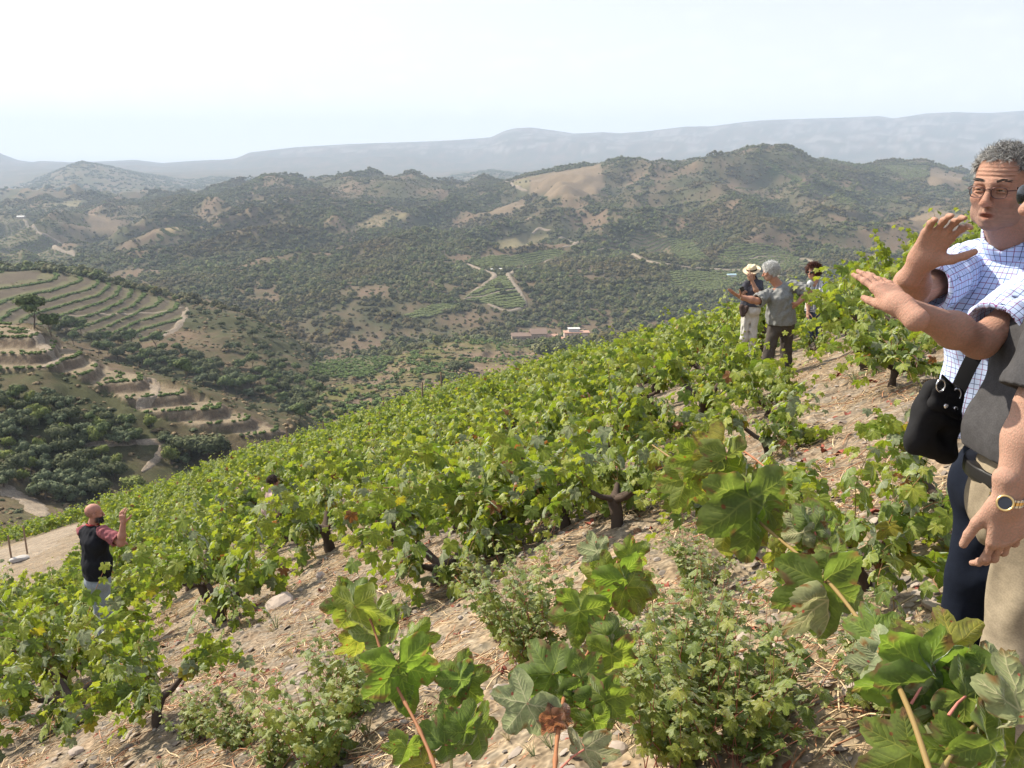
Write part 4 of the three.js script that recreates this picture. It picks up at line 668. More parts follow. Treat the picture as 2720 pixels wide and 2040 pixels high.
function shoot(vine, pts, r0 = 0.0034, col = [0.25, 0.11, 0.05]) {
  const c = new THREE.CatmullRomCurve3(pts.map(([x, y, r]) => at(x, y, r).sub(vine.position))), T = new Tri(), n = 40, P = []; for (let k = 0; k <= n; k++) { const q = c.getPoint(k / n), node = pow(abs(sin(k / n * PI * pts.length * 1.1)), 14); P.push([q.x, q.y, q.z, r0 * (1 - 0.45 * k / n) * (1 + 0.45 * node)]); } limb(T, P, col, 8); return part('cane', T.geo(), caneMat, vine);
}
function rooted(label, x, z) { const t = thing('grape_vine', label, 'grape vine', x, height(x, z), z), g = growVine(floor(x * 100) + 77, { canes: 1, len: 0.2, spread: 0.3, droop: 0.2, leaf: 0.1, fill: 0 }); part('trunk', g.wood, barkMat, t); return t; }
{ // left shoot
  const v = rooted('vine shoot with large hanging dull green leaves in front of the small bush', -0.16, -1.12);
  shoot(v, [[1175, 2150, 1.12], [1155, 2040, 1.20], [1112, 1935, 1.28], [1062, 1840, 1.36], [1018, 1745, 1.44], [985, 1650, 1.50], [957, 1592, 1.54]]);
  shoot(v, [[1200, 2060, 1.32], [1192, 1920, 1.46], [1175, 1830, 1.52], [1160, 1755, 1.56], [1138, 1735, 1.58]], 0.003, [0.45, 0.36, 0.16]);
  foreLeaf(v, 942, 1612, 1.50, 0.112, 165, { tone: 'bright', nx: -0.5, fold: 0.35, curl: -0.8, stalk: [968, 1612] }); foreLeaf(v, 938, 1610, 1.54, 0.085, 262, { tone: 'dark', nx: -0.2, droop: 0.5 }); foreLeaf(v, 935, 1606, 1.56, 0.075, 330, { tone: 'bright', droop: 0.1, nx: 0.1 });
  foreLeaf(v, 1010, 1672, 1.53, 0.10, 188, { tone: 'blue', nx: 0.3, curl: 1.4, stalk: [1012, 1735] }); foreLeaf(v, 1005, 1640, 1.58, 0.065, 5, { tone: 'bright', nx: -0.6, fold: 0.5 }); foreLeaf(v, 1022, 1640, 1.58, 0.06, 25, { tone: 'yellow', nx: 0.6, fold: 0.5 });
  foreLeaf(v, 1060, 1770, 1.38, 0.122, 168, { tone: 'mid', nx: 0.25, ny: 0.15, fold: 0.18, droop: 0.25, curl: 0.3, stalk: [1040, 1800] }); foreLeaf(v, 1075, 1745, 1.42, 0.115, 140, { tone: 'dark', nx: 0.7, fold: 0.5, droop: 0.7 }); foreLeaf(v, 1092, 1800, 1.40, 0.10, 175, { tone: 'blue', nx: 0.6, curl: 1.2 });
  foreLeaf(v, 1040, 1800, 1.42, 0.07, 200, { tone: 'yellow' }); foreLeaf(v, 930, 1680, 1.56, 0.075, 185, { tone: 'bright' }); foreLeaf(v, 1110, 1700, 1.60, 0.065, 20, { tone: 'bright', fold: 0.5 });
  foreLeaf(v, 1216, 1811, 1.44, 0.085, 75, { tone: 'mid', nx: 0.3, stalk: [1200, 1838] }); foreLeaf(v, 1222, 1822, 1.45, 0.075, 165, { tone: 'blue', nx: 0.6, fold: 0.5 }); foreLeaf(v, 1181, 1977, 1.30, 0.085, 55, { tone: 'dark', stalk: [1195, 1990] }); foreLeaf(v, 1266, 1939, 1.34, 0.09, 165, { tone: 'dark', nx: 0.5, stalk: [1195, 1965] }); foreLeaf(v, 1185, 1990, 1.30, 0.08, 170, { tone: 'blue' }); foreLeaf(v, 1095, 2000, 1.30, 0.065, 200, { tone: 'mid' }); foreLeaf(v, 1240, 1960, 1.32, 0.07, 20, { tone: 'mid' }); foreLeaf(v, 1120, 2035, 1.24, 0.06, 250, { tone: 'bright' });
}
{ // middle shoot
  const v = rooted('vine shoot with one dried orange leaf low on its reddish cane', 0.12, -1.08);
  shoot(v, [[1470, 2160, 1.08], [1474, 2040, 1.18], [1482, 1950, 1.26], [1506, 1831, 1.38], [1553, 1749, 1.46], [1604, 1651, 1.54], [1625, 1560, 1.60], [1640, 1490, 1.64]], 0.0038, [0.30, 0.13, 0.06]);
  foreLeaf(v, 1553, 1616, 1.56, 0.078, 245, { tone: 'bright', nx: -0.4, stalk: [1590, 1672] }); foreLeaf(v, 1552, 1620, 1.55, 0.10, 190, { tone: 'mid', nx: -0.2, fold: 0.3 }); foreLeaf(v, 1548, 1608, 1.58, 0.07, 335, { tone: 'blue', nx: -0.4, fold: 0.5 });
  foreLeaf(v, 1664, 1559, 1.56, 0.085, 95, { tone: 'bright', nx: 0.2, stalk: [1640, 1600] }); foreLeaf(v, 1662, 1562, 1.56, 0.11, 165, { tone: 'mid', nx: 0.4, fold: 0.35 }); foreLeaf(v, 1668, 1552, 1.58, 0.075, 40, { tone: 'bright' });
  foreLeaf(v, 1620, 1540, 1.62, 0.075, 300, { tone: 'yellow' }); foreLeaf(v, 1635, 1500, 1.66, 0.06, 350, { tone: 'bright' }); foreLeaf(v, 1600, 1480, 1.66, 0.065, 280, { tone: 'pale' }); foreLeaf(v, 1655, 1480, 1.66, 0.065, 60, { tone: 'bright' });
  foreLeaf(v, 1620, 1705, 1.48, 0.075, 20, { tone: 'blue', nx: 0.3, stalk: [1560, 1750], red: false }); foreLeaf(v, 1622, 1712, 1.47, 0.085, 150, { tone: 'pale', nx: 0.5, curl: 1.2 }); foreLeaf(v, 1640, 1740, 1.46, 0.09, 178, { tone: 'bright' });
  foreLeaf(v, 1467, 1790, 1.38, 0.098, 262, { tone: 'dark', nx: -0.1, ny: 0.2, droop: 0.25, stalk: [1505, 1810] }); foreLeaf(v, 1470, 1785, 1.40, 0.072, 345, { tone: 'mid' }); foreLeaf(v, 1478, 1800, 1.37, 0.085, 178, { tone: 'bright', fold: 0.6, nx: 0.8 }); foreLeaf(v, 1500, 1770, 1.40, 0.06, 30, { tone: 'bright' });
  foreLeaf(v, 1545, 1800, 1.36, 0.085, 110, { tone: 'dark', nx: 0.1, stalk: [1515, 1822] }); foreLeaf(v, 1597, 1857, 1.34, 0.085, 165, { tone: 'blue', nx: 0.2, stalk: [1520, 1835] }); foreLeaf(v, 1600, 1850, 1.35, 0.065, 60, { tone: 'blue' }); foreLeaf(v, 1590, 1860, 1.33, 0.09, 190, { tone: 'mid', fold: 0.45 });
  foreLeaf(v, 1400, 1868, 1.30, 0.098, 215, { tone: 'pale', nx: -0.3, fold: 0.25, stalk: [1490, 1900] }); foreLeaf(v, 1410, 1860, 1.32, 0.075, 330, { tone: 'blue' }); foreLeaf(v, 1430, 1925, 1.27, 0.06, 190, { tone: 'dark', fold: 0.5 }); foreLeaf(v, 1525, 1870, 1.33, 0.06, 200, { tone: 'mid' });
  foreLeaf(v, 1478, 1912, 1.28, 0.062, 120, { tone: 'rust', curl: 2.2, droop: 1.4, ripple: 0.3 }); foreLeaf(v, 1482, 1905, 1.29, 0.05, 170, { tone: 'rust', curl: -1.8, droop: 1.0 }); foreLeaf(v, 1553, 1990, 1.24, 0.075, 165, { tone: 'pale', stalk: [1490, 2040] }); foreLeaf(v, 1570, 1900, 1.30, 0.07, 170, { tone: 'mid', fold: 0.5 });
}
{ // long cane from lower right to upper left
  const v = rooted('long arching vine cane with the largest leaves beside the khaki trousers', 0.62, -0.98);
  const cane = [[2480, 2080, 0.86], [2420, 1900, 0.96], [2363, 1775, 1.06], [2324, 1715, 1.14], [2270, 1631, 1.24], [2200, 1545, 1.36], [2122, 1474, 1.48], [2059, 1423, 1.58], [1948, 1328, 1.74], [1882, 1281, 1.86], [1802, 1230, 2.02], [1733, 1182, 2.16]];
  shoot(v, cane, 0.0038, [0.22, 0.15, 0.055]);
  foreLeaf(v, 1872, 1221, 1.84, 0.10, 235, { tone: 'yellow', nx: -0.4, curl: 0.4, stalk: [1890, 1280] }); foreLeaf(v, 1868, 1225, 1.83, 0.10, 195, { tone: 'bright', nx: -0.1, fold: 0.3 }); foreLeaf(v, 1862, 1215, 1.88, 0.075, 315, { tone: 'yellow', nx: -0.2 });
  foreLeaf(v, 1929, 1211, 1.76, 0.105, 178, { tone: 'blue', nx: 0.1, curl: 0.8, stalk: [1926, 1300], }); foreLeaf(v, 1932, 1206, 1.78, 0.085, 8, { tone: 'yellow', nx: 0.5, fold: 0.7 }); foreLeaf(v, 1925, 1205, 1.80, 0.085, 320, { tone: 'blue', fold: 0.5 }); foreLeaf(v, 1990, 1240, 1.76, 0.10, 175, { tone: 'bright', fold: 0.5, nx: 0.6 });
  foreLeaf(v, 1994, 1325, 1.62, 0.165, 178, { tone: 'dark', nx: 0.15, ny: 0.1, fold: 0.25, droop: 0.2, stalk: [2000, 1372] }); foreLeaf(v, 1997, 1322, 1.64, 0.075, 25, { tone: 'yellow' }); foreLeaf(v, 1990, 1322, 1.64, 0.07, 300, { tone: 'bright' }); foreLeaf(v, 2020, 1335, 1.62, 0.14, 170, { tone: 'mid', nx: 0.7, fold: 0.4 });
  foreLeaf(v, 1822, 1272, 1.90, 0.11, 195, { tone: 'mid', nx: -0.2, fold: 0.3, stalk: [1840, 1256] }); foreLeaf(v, 1935, 1366, 1.70, 0.13, 192, { tone: 'bright', nx: -0.7, fold: 0.6, stalk: [1965, 1345] }); foreLeaf(v, 1890, 1360, 1.76, 0.085, 200, { tone: 'blue' }); foreLeaf(v, 1960, 1350, 1.68, 0.10, 200, { tone: 'pale', fold: 0.5, nx: -0.3 });
  foreLeaf(v, 2163, 1411, 1.52, 0.075, 330, { tone: 'blue', fold: 0.5, stalk: [2190, 1480] }); foreLeaf(v, 2166, 1414, 1.52, 0.085, 225, { tone: 'mid' }); foreLeaf(v, 2170, 1412, 1.52, 0.08, 110, { tone: 'blue' }); foreLeaf(v, 2155, 1405, 1.55, 0.07, 15, { tone: 'pale', fold: 0.6 }); foreLeaf(v, 2110, 1395, 1.58, 0.07, 300, { tone: 'bright' }); foreLeaf(v, 2070, 1450, 1.55, 0.05, 120, { tone: 'yellow' });
  foreLeaf(v, 2187, 1545, 1.36, 0.138, 176, { tone: 'dark', nx: -0.1, ny: 0.1, fold: 0.2, droop: 0.25, stalk: [2215, 1560] }); foreLeaf(v, 2183, 1548, 1.38, 0.105, 235, { tone: 'dark', nx: -0.3 }); foreLeaf(v, 2180, 1535, 1.40, 0.075, 330, { tone: 'dark' }); foreLeaf(v, 2215, 1570, 1.35, 0.11, 165, { tone: 'pale', nx: 0.8, fold: 0.6 });
  foreLeaf(v, 2232, 1494, 1.40, 0.088, 150, { tone: 'blue', nx: 0.2, stalk: [2215, 1560] }); foreLeaf(v, 2235, 1490, 1.41, 0.07, 70, { tone: 'mid' }); foreLeaf(v, 2228, 1490, 1.42, 0.06, 330, { tone: 'yellow', fold: 0.6 }); foreLeaf(v, 2215, 1470, 1.46, 0.06, 200, { tone: 'rust' });
  foreLeaf(v, 2330, 1690, 1.16, 0.075, 60, { tone: 'mid', stalk: [2326, 1718] }); foreLeaf(v, 2345, 1740, 1.12, 0.07, 190, { tone: 'pale', fold: 0.5 });
  foreLeaf(v, 2473, 1793, 1.02, 0.135, 193, { tone: 'mid', nx: 0.0, ny: 0.25, fold: 0.08, droop: 0.3, curl: 0.2, stalk: [2420, 1870, 1.0] }); foreLeaf(v, 2476, 1796, 1.03, 0.125, 150, { tone: 'dark', nx: 0.25, ny: 0.2, droop: 0.3 }); foreLeaf(v, 2466, 1790, 1.04, 0.105, 262, { tone: 'mid', nx: -0.2 }); foreLeaf(v, 2480, 1786, 1.05, 0.085, 30, { tone: 'bright', nx: 0.2 }); foreLeaf(v, 2462, 1782, 1.06, 0.09, 325, { tone: 'mid' });
  foreLeaf(v, 2512, 1812, 1.0, 0.092, 152, { tone: 'pale', nx: 0.9, fold: 0.7, droop: 0.4 }); foreLeaf(v, 2370, 1760, 1.10, 0.075, 215, { tone: 'pale', nx: -0.3 }); foreLeaf(v, 2500, 1740, 1.06, 0.07, 20, { tone: 'pale', fold: 0.5 }); foreLeaf(v, 2540, 1730, 1.06, 0.075, 60, { tone: 'yellow' });
  foreLeaf(v, 2637, 1801, 1.0, 0.07, 215, { tone: 'blue', stalk: [2638, 1850] }); foreLeaf(v, 2640, 1798, 1.0, 0.06, 345, { tone: 'pale', fold: 0.6 }); foreLeaf(v, 2645, 1805, 1.0, 0.07, 130, { tone: 'mid' }); foreLeaf(v, 2565, 1850, 0.98, 0.085, 120, { tone: 'blue', stalk: [2520, 1900, 0.95] }); foreLeaf(v, 2600, 1900, 0.95, 0.09, 190, { tone: 'mid' }); foreLeaf(v, 2690, 1880, 0.95, 0.085, 60, { tone: 'pale' }); foreLeaf(v, 2700, 1920, 0.93, 0.085, 170, { tone: 'blue' }); foreLeaf(v, 2640, 1960, 0.92, 0.09, 140, { tone: 'mid' }); foreLeaf(v, 2560, 1985, 0.92, 0.085, 210, { tone: 'bright' }); foreLeaf(v, 2430, 2000, 0.93, 0.09, 240, { tone: 'mid' }); foreLeaf(v, 2500, 2020, 0.90, 0.08, 100, { tone: 'pale' }); foreLeaf(v, 2700, 2000, 0.9, 0.08, 200, { tone: 'mid' });
  shoot(v, [[2480, 2080, 0.88], [2560, 1960, 0.95], [2640, 1870, 1.0], [2680, 1800, 1.03]], 0.0030, [0.26, 0.19, 0.075]);
  // thin bare orange cane of a vine farther up
  shoot(v, [[1962, 1190, 1.9], [2000, 1215, 1.86], [2050, 1255, 1.80], [2080, 1275, 1.78]], 0.0025, [0.40, 0.17, 0.09]);
}
// ---------------------------------------------------------------- small-leaved suckers of the rootstock
const RS = [[0, 1, 2, 4].map((k) => TONES[k])][0];
const suckerLeaf = []; { const R = rngOf(91); for (let k = 0; k < 4; k++) { const sh = { fold: 0.2 + 0.3 * R(), ripple: 0.1, droop: 0.2 + 0.4 * R(), curl: 0, ph: R() * 6 }; suckerLeaf.push([[0.34, 0.46, 0.045], [0.40, 0.50, 0.05], [0.26, 0.38, 0.042], [0.46, 0.52, 0.055]].map((c) => leafGeo(sh, 'mid', 1, 0.05, c.map((v) => v * G1)))); } }
function growSucker(seed, stems, hgt, leaf) {
  const R = rngOf(seed), T = new Tri(), leaves = [];
  for (let k = 0; k < stems; k++) {
    const a = R() * 6.28, tilt = 0.08 + 0.6 * R(), L = hgt * (0.55 + 0.6 * R()); let p = V3((R() - 0.5) * 0.16, 0, (R() - 0.5) * 0.16), d = V3(cos(a) * sin(tilt), cos(tilt), sin(a) * sin(tilt)); const pts = [], n = round(L / 0.032);
    for (let s = 0; s <= n; s++) {
      pts.push([p.x, p.y, p.z, 0.0022 * (1 - 0.7 * s / n)]);
      if (s > 1) { const e = s * 2.4, out = V3(cos(e), 0.35 + 0.4 * R(), sin(e)).normalize(), q = p.clone().addScaledVector(out, 0.018 + 0.015 * R()); leaves.push({ m: leafMatrix(q, V3(out.x, -0.5 * R() - 0.1, out.z), V3(out.x * 0.5 + (R() - 0.5), 0.9, out.z * 0.5 + (R() - 0.5)), leaf * (0.6 + 0.6 * R()) * (s > n - 4 ? 0.6 : 1)), sh: floor(R() * 4), tone: floor(R() * 4) }); }
      d = d.add(V3((R() - 0.5) * 0.25, -0.015, (R() - 0.5) * 0.25)).normalize(); p = p.clone().addScaledVector(d, L / n);
    }
    limb(T, pts, [0.30, 0.12, 0.08], 4);
  }
  for (let i = leaves.length - 1; i > 0; i--) { const j = floor(R() * (i + 1)); [leaves[i], leaves[j]] = [leaves[j], leaves[i]]; }
  return { stems: T.geo(), leaves, rest: mergeLeaves(leaves.slice(220), suckerLeaf) };
}
{
  const V = [growSucker(301, 30, 0.55, 0.036), growSucker(302, 36, 0.68, 0.034), growSucker(303, 24, 0.42, 0.037)];
  const spots = [[860, 2030, 1.25, 0, 'small-leaved sucker bush behind the left vine shoot'], [720, 2040, 0.8, 2, 'low sucker bush at the foot of the stony slope beside the left vine shoot'], [1400, 1760, 1.1, 1, 'tall upright sucker bush with tiny leaves between two bare patches'], [1790, 2030, 1.1, 1, 'wide sucker bush with tiny leaves before the khaki trousers'], [1960, 2020, 1.0, 0, 'sucker bush under the long arching cane'], [1640, 1880, 0.55, 2, 'thin low sucker beside the middle vine shoot'], [2330, 1900, 0.8, 2, 'sucker bush between the largest leaf and the khaki trousers'], [2300, 1740, 0.6, 2, 'small sucker plant on stony soil near the dark jeans'], [1850, 1575, 0.8, 0, 'round sucker bush with red leaf litter around its foot'], [520, 1960, 0.9, 2, 'sucker bush low on the stony ridge'], [760, 1440, 0.8, 0, 'sucker bush beside the pale stony ridge'], [1180, 1960, 0.5, 2, 'tiny sucker plant between the left and middle shoots'], [935, 1905, 0.95, 1, 'upright sucker bush right behind the left vine shoot'], [630, 1985, 0.85, 0, 'sucker bush with reddish stems on the lower straw'], [1720, 1910, 1.0, 0, 'leafy sucker bush between the middle shoot and the wide bush'], [1885, 1850, 0.95, 1, 'sucker bush standing behind the wide bush'], [1340, 1690, 0.9, 0, 'shorter sucker bush leaning on the tall upright one'], [2060, 1900, 0.8, 2, 'low sucker bush under the second largest leaf']];
  for (const [x, y, s, k, l] of spots) { const p = hit(x, min(y, 2030), 1.3, 60); if (!p) continue; const t = thing('sucker_bush', l, 'bush', p.x, height(p.x, p.z) - 0.01, p.z, x, undefined); t.scale.setScalar(s); part('stems', V[k].stems, caneMat, t); for (const q of V[k].leaves.slice(0, 220)) { const o = part('leaf', suckerLeaf[q.sh][q.tone], vineLeafMat, t); o.matrixAutoUpdate = false; o.matrix.copy(q.m); } cloud(part('foliage', V[k].rest, vineLeafMat, t)); }
}
// ---------------------------------------------------------------- stones, straw and fallen leaves on the soil
function stoneGeo(seed, flat) { const g = new THREE.IcosahedronGeometry(1, 2), P = g.attributes.position, R = rngOf(seed), pl = []; for (let k = 0; k < 9; k++) { const a = R() * 6.28, h = R() * 2 - 1, q = sqrt(1 - h * h); pl.push([cos(a) * q, h, sin(a) * q, 0.62 + 0.25 * R()]); } for (let i = 0; i < P.count; i++) { let x = P.getX(i), y = P.getY(i), z = P.getZ(i); for (const c of pl) { const d = x * c[0] + y * c[1] + z * c[2] - c[3]; if (d > 0) { x -= c[0] * d; y -= c[1] * d; z -= c[2] * d; } } const n = 1 + 0.05 * N3(x * 4, y * 4, z * 4 + seed); P.setXYZ(i, x * n, y * flat * n, z * n); } g.computeVertexNormals(); return g.toNonIndexed ? (() => { const q = g.index ? g.toNonIndexed() : g; q.computeVertexNormals(); return q; })() : g; }
{
  const R = rngOf(7070), m4 = new THREE.Matrix4(), qt = new THREE.Quaternion(), col = new THREE.Color(), eu = new THREE.Euler();
  const stoneMat = mat(1, 1, 1, 0.9, { specularIntensity: 0.3 });
  const place = (rMax, bias) => { const r = 1.2 + (rMax - 1.2) * pow(R(), bias), u = (R() * 2 - 1) * 0.72, x = u * r, z = -r; return [x, z, r]; };
  const spread = (name, label, geos, m, n, rMax, bias, size, lie, tint, rise = 0.2) => {
    const M = geos.map(() => []), C = geos.map(() => []);
    for (let k = 0; k < n; k++) { const [x, z] = place(rMax, bias); if (name !== 'stones' && N2(x * 0.9 + n, z * 0.9) < -0.35 + 0.5 * R()) continue; const v = floor(R() * geos.length), s = size[0] + (size[1] - size[0]) * pow(R(), 3), n0 = V3(-PLANE_A, 1, -PLANE_C).normalize(); qt.setFromUnitVectors(V3(0, 1, 0), n0.add(V3((R() - 0.5) * lie, 0, (R() - 0.5) * lie)).normalize()); qt.multiply(new THREE.Quaternion().setFromAxisAngle(V3(0, 1, 0), R() * 6.28)); M[v].push(m4.compose(V3(x, height(x, z) + s * rise, z), qt, V3(s, s, s * (0.7 + 0.5 * R()))).clone()); C[v].push(tint(R)); }
    geos.forEach((g, v) => { const o = new THREE.InstancedMesh(g, m, M[v].length); o.name = numbered(name); M[v].forEach((q, i) => { o.setMatrixAt(i, q); o.setColorAt(i, col.setRGB(...C[v][i])); }); o.userData = { kind: 'stuff', label, category: name.split('_').pop() }; put(o); });
  };
  spread('stones', 'small broken slate stones scattered over the vineyard soil', [stoneGeo(1, 0.4), stoneGeo(2, 0.22), stoneGeo(3, 0.55)], stoneMat, 11000, 16, 1.1, [0.004, 0.040], 0.8, (q) => { const t = 0.55 + 0.6 * q(), w = q(); return [0.30 * t, (0.24 + 0.02 * w) * t, (0.19 + 0.03 * w) * t]; });
  const straws = []; for (let k = 0; k < 4; k++) { const T = new Tri(), a = R() - 0.5; limb(T, [[-0.5, 0, 0, 0.014], [-0.15, 0.05 + 0.06 * R(), 0.10 * a, 0.015], [0.2, 0.05 * R(), 0.22 * a, 0.014], [0.5, 0.02, 0.5 * a, 0.008]], [1, 1, 1], 3); straws.push(T.geo()); }
  spread('dry_straw', 'dry straw and pruned stems lying on the soil', straws, mat(1, 1, 1, 0.85, { vertexColors: true }), 60000, 13, 0.95, [0.04, 0.30], 0.5, (q) => { const t = 0.7 + 0.6 * q(); return q() < 0.25 ? [0.36 * t, 0.17 * t, 0.085 * t] : [0.52 * t, 0.385 * t, 0.225 * t]; }, 0.03);
  const dead = SHAPES.slice(0, 3).map((s) => leafGeo({ ...s, curl: 2.0 * (s.ph > 3 ? 1 : -1), droop: 1.5, ripple: 0.35 }, 9, 1, 0, [1 * G1, 1 * G1, 1 * G1])); dead.forEach((g) => g.rotateX(-PI / 2));
  spread('fallen_leaves', 'curled red brown vine leaves fallen on the soil', dead, mat(1, 1, 1, 0.8, { vertexColors: true, map: leafTex.col, side: THREE.DoubleSide }), 3600, 11, 1.0, [0.03, 0.085], 0.9, (q) => { const t = 0.7 + 0.6 * q(); return q() < 0.6 ? [0.36 * t, 0.085 * t, 0.045 * t] : [0.40 * t, 0.21 * t, 0.10 * t]; }, 0.12);
  // weeds: sparse dry and grey-green grass
  const blades = []; for (let k = 0; k < 3; k++) { const T = new Tri(), q = rngOf(k + 5); for (let b = 0; b < 16; b++) { const a = q() * 6.28, t = 0.2 + 0.7 * q(), h = 0.4 + 0.6 * q(); limb(T, [[cos(a) * 0.05, 0, sin(a) * 0.05, 0.016], [cos(a) * t * 0.4, h * 0.6, sin(a) * t * 0.4, 0.012], [cos(a) * t, h, sin(a) * t, 0.003]], [1, 1, 1], 3); } blades.push(T.geo()); }
  spread('weeds', 'thin grass and grey weeds between the stones', blades, mat(1, 1, 1, 0.9, { vertexColors: true }), 620, 16, 1.1, [0.05, 0.20], 0.2, (q) => { const t = 0.7 + 0.6 * q(); return q() < 0.5 ? [0.16 * t, 0.20 * t, 0.08 * t] : [0.36 * t, 0.30 * t, 0.15 * t]; }, 0);
  // rocks that can be told apart: [x, y, size, flatness, label]
  const rocks = [[742, 1608, 0.17, 0.45, 'broad flat pinkish rock at the edge of the stony ridge'], [1640, 1995, 0.045, 0.6, 'grey slate stone beside the middle shoot'], [420, 1800, 0.075, 0.5, 'pale rounded stone on the straw below the bare trunk'], [850, 1530, 0.06, 0.4, 'flat slate chip on the bare ridge'], [1040, 1500, 0.10, 0.3, 'tilted slab of slate near the lone narrow vine'], [1010, 1570, 0.05, 0.4, 'thin slate flake below the lone narrow vine'], [790, 1630, 0.05, 0.7, 'brown block of stone beside the broad flat rock'], [2270, 1590, 0.05, 0.5, 'pale stone on the soil behind the largest leaves'], [2480, 1610, 0.06, 0.45, 'flat tan stone beside the dark jeans'], [1990, 1370, 0.05, 0.5, 'small grey stone under the long cane'], [205, 2000, 0.06, 0.5, 'tan stone in the lower straw'], [340, 1960, 0.05, 0.6, 'square brown stone in the lower straw'], [1960, 1760, 0.05, 0.5, 'brown stone between the sucker bushes']];
  for (const [x, y, s, fl, l] of rocks) { const p = hit(x, y, 1.3, 60); if (!p) continue; const o = part(numbered('rock'), stoneGeo(x, fl), mat(0.34, 0.275, 0.225, 0.9)); o.position.copy(p); o.position.y += s * fl * 0.35; o.rotation.set(0.15, x, 0.3); o.scale.setScalar(s); tag(o, l, 'rock'); }
  const wr = hit(52, 1492, 20, 70); if (wr) { const o = part(numbered('rock'), stoneGeo(17, 0.35), mat(0.42, 0.39, 0.355, 0.95)); o.position.copy(wr); o.position.y += 0.15; o.rotation.y = 0.5; o.scale.set(0.42, 0.4, 0.3); tag(o, 'white slab of stone at the edge of the dirt track by a stake', 'rock'); }
}
// ---------------------------------------------------------------- stakes
{
  const post = (x, y, h, label, r0, r1, lean = 0) => { const p = hit(x, y, r0, r1); if (!p) return; const T = new Tri(); limb(T, [[0, -0.2, 0, 0.045], [lean * 0.3, h * 0.5, 0, 0.042], [lean, h, 0, 0.038], [lean, h + 0.01, 0, 0.002]], [0.24, 0.17, 0.12], 8, 0.15, x); const o = part(numbered('wooden_stake'), T.geo(), barkMat); o.position.copy(p); tag(o, label, 'stake'); };
  post(73, 1473, 1.5, 'wooden stake with a long shadow on the dirt track', 20, 70); post(33, 1498, 1.4, 'wooden stake beside the white slab of stone', 20, 70);
  post(1173, 1075, 1.9, 'tall dark stake on the brow above the valley vineyards', 30, 70); post(1122, 1100, 1.7, 'stake among the trellis vines on the brow', 30, 70, 0.05); post(766, 1215, 1.7, 'stake at the end of the lowest trellis row', 30, 75); post(862, 1190, 1.6, 'short stake beside the red earth bank', 30, 75); post(1020, 1120, 1.6, 'stake half hidden in the hedge of trellis vines', 30, 75);
}
// ---------------------------------------------------------------- people: smooth fields of tapered limbs, meshed by surface nets
const smin = (a, b, k) => { const h = max(k - abs(a - b), 0) / k; return min(a, b) - h * h * k * 0.25; };
const cap = (a, b, ra, rb = ra, k = 0.03) => ({ a, d: vsub(b, a), l: vdot(vsub(b, a), vsub(b, a)) || 1e-9, ra, rb, k });
const ball = (c, rx, ry = rx, rz = rx, k = 0.03) => ({ c, rx, ry, rz, k });
function dist1(s, x, y, z) {
  if (s.c) { const dx = (x - s.c[0]) / s.rx, dy = (y - s.c[1]) / s.ry, dz = (z - s.c[2]) / s.rz, k0 = hypot(dx, dy, dz), k1 = hypot(dx / s.rx, dy / s.ry, dz / s.rz); return k1 < 1e-6 ? -min(s.rx, s.ry, s.rz) : k0 * (k0 - 1) / k1; }
  const px = x - s.a[0], py = y - s.a[1], pz = z - s.a[2], t = clamp((px * s.d[0] + py * s.d[1] + pz * s.d[2]) / s.l, 0, 1);
  return hypot(px - s.d[0] * t, py - s.d[1] * t, pz - s.d[2] * t) - mix(s.ra, s.rb, t);
}
function field(S, cuts = [], warp = null) {
  return (x, y, z) => { let d = 9; for (const s of S) { const e = dist1(s, x, y, z); d = s.cut ? (d > -e + s.k ? d : -smin(-d, e, s.k)) : smin(d, e, s.k); } if (warp) d += warp(x, y, z); for (const [p, n] of cuts) { const e = (x - p[0]) * n[0] + (y - p[1]) * n[1] + (z - p[2]) * n[2]; d = max(d, e); } return d; };
}
function boxOfPrims(S, pad = 0.03) { const lo = [9, 9, 9], hi = [-9, -9, -9]; for (const s of S) { if (s.cut) continue; const E = s.c ? [[s.c, [s.rx, s.ry, s.rz]]] : [[s.a, [s.ra, s.ra, s.ra]], [vadd(s.a, s.d), [s.rb, s.rb, s.rb]]]; for (const [c, r] of E) for (let k = 0; k < 3; k++) { lo[k] = min(lo[k], c[k] - r[k] - pad); hi[k] = max(hi[k], c[k] + r[k] + pad); } } return [lo, hi]; }
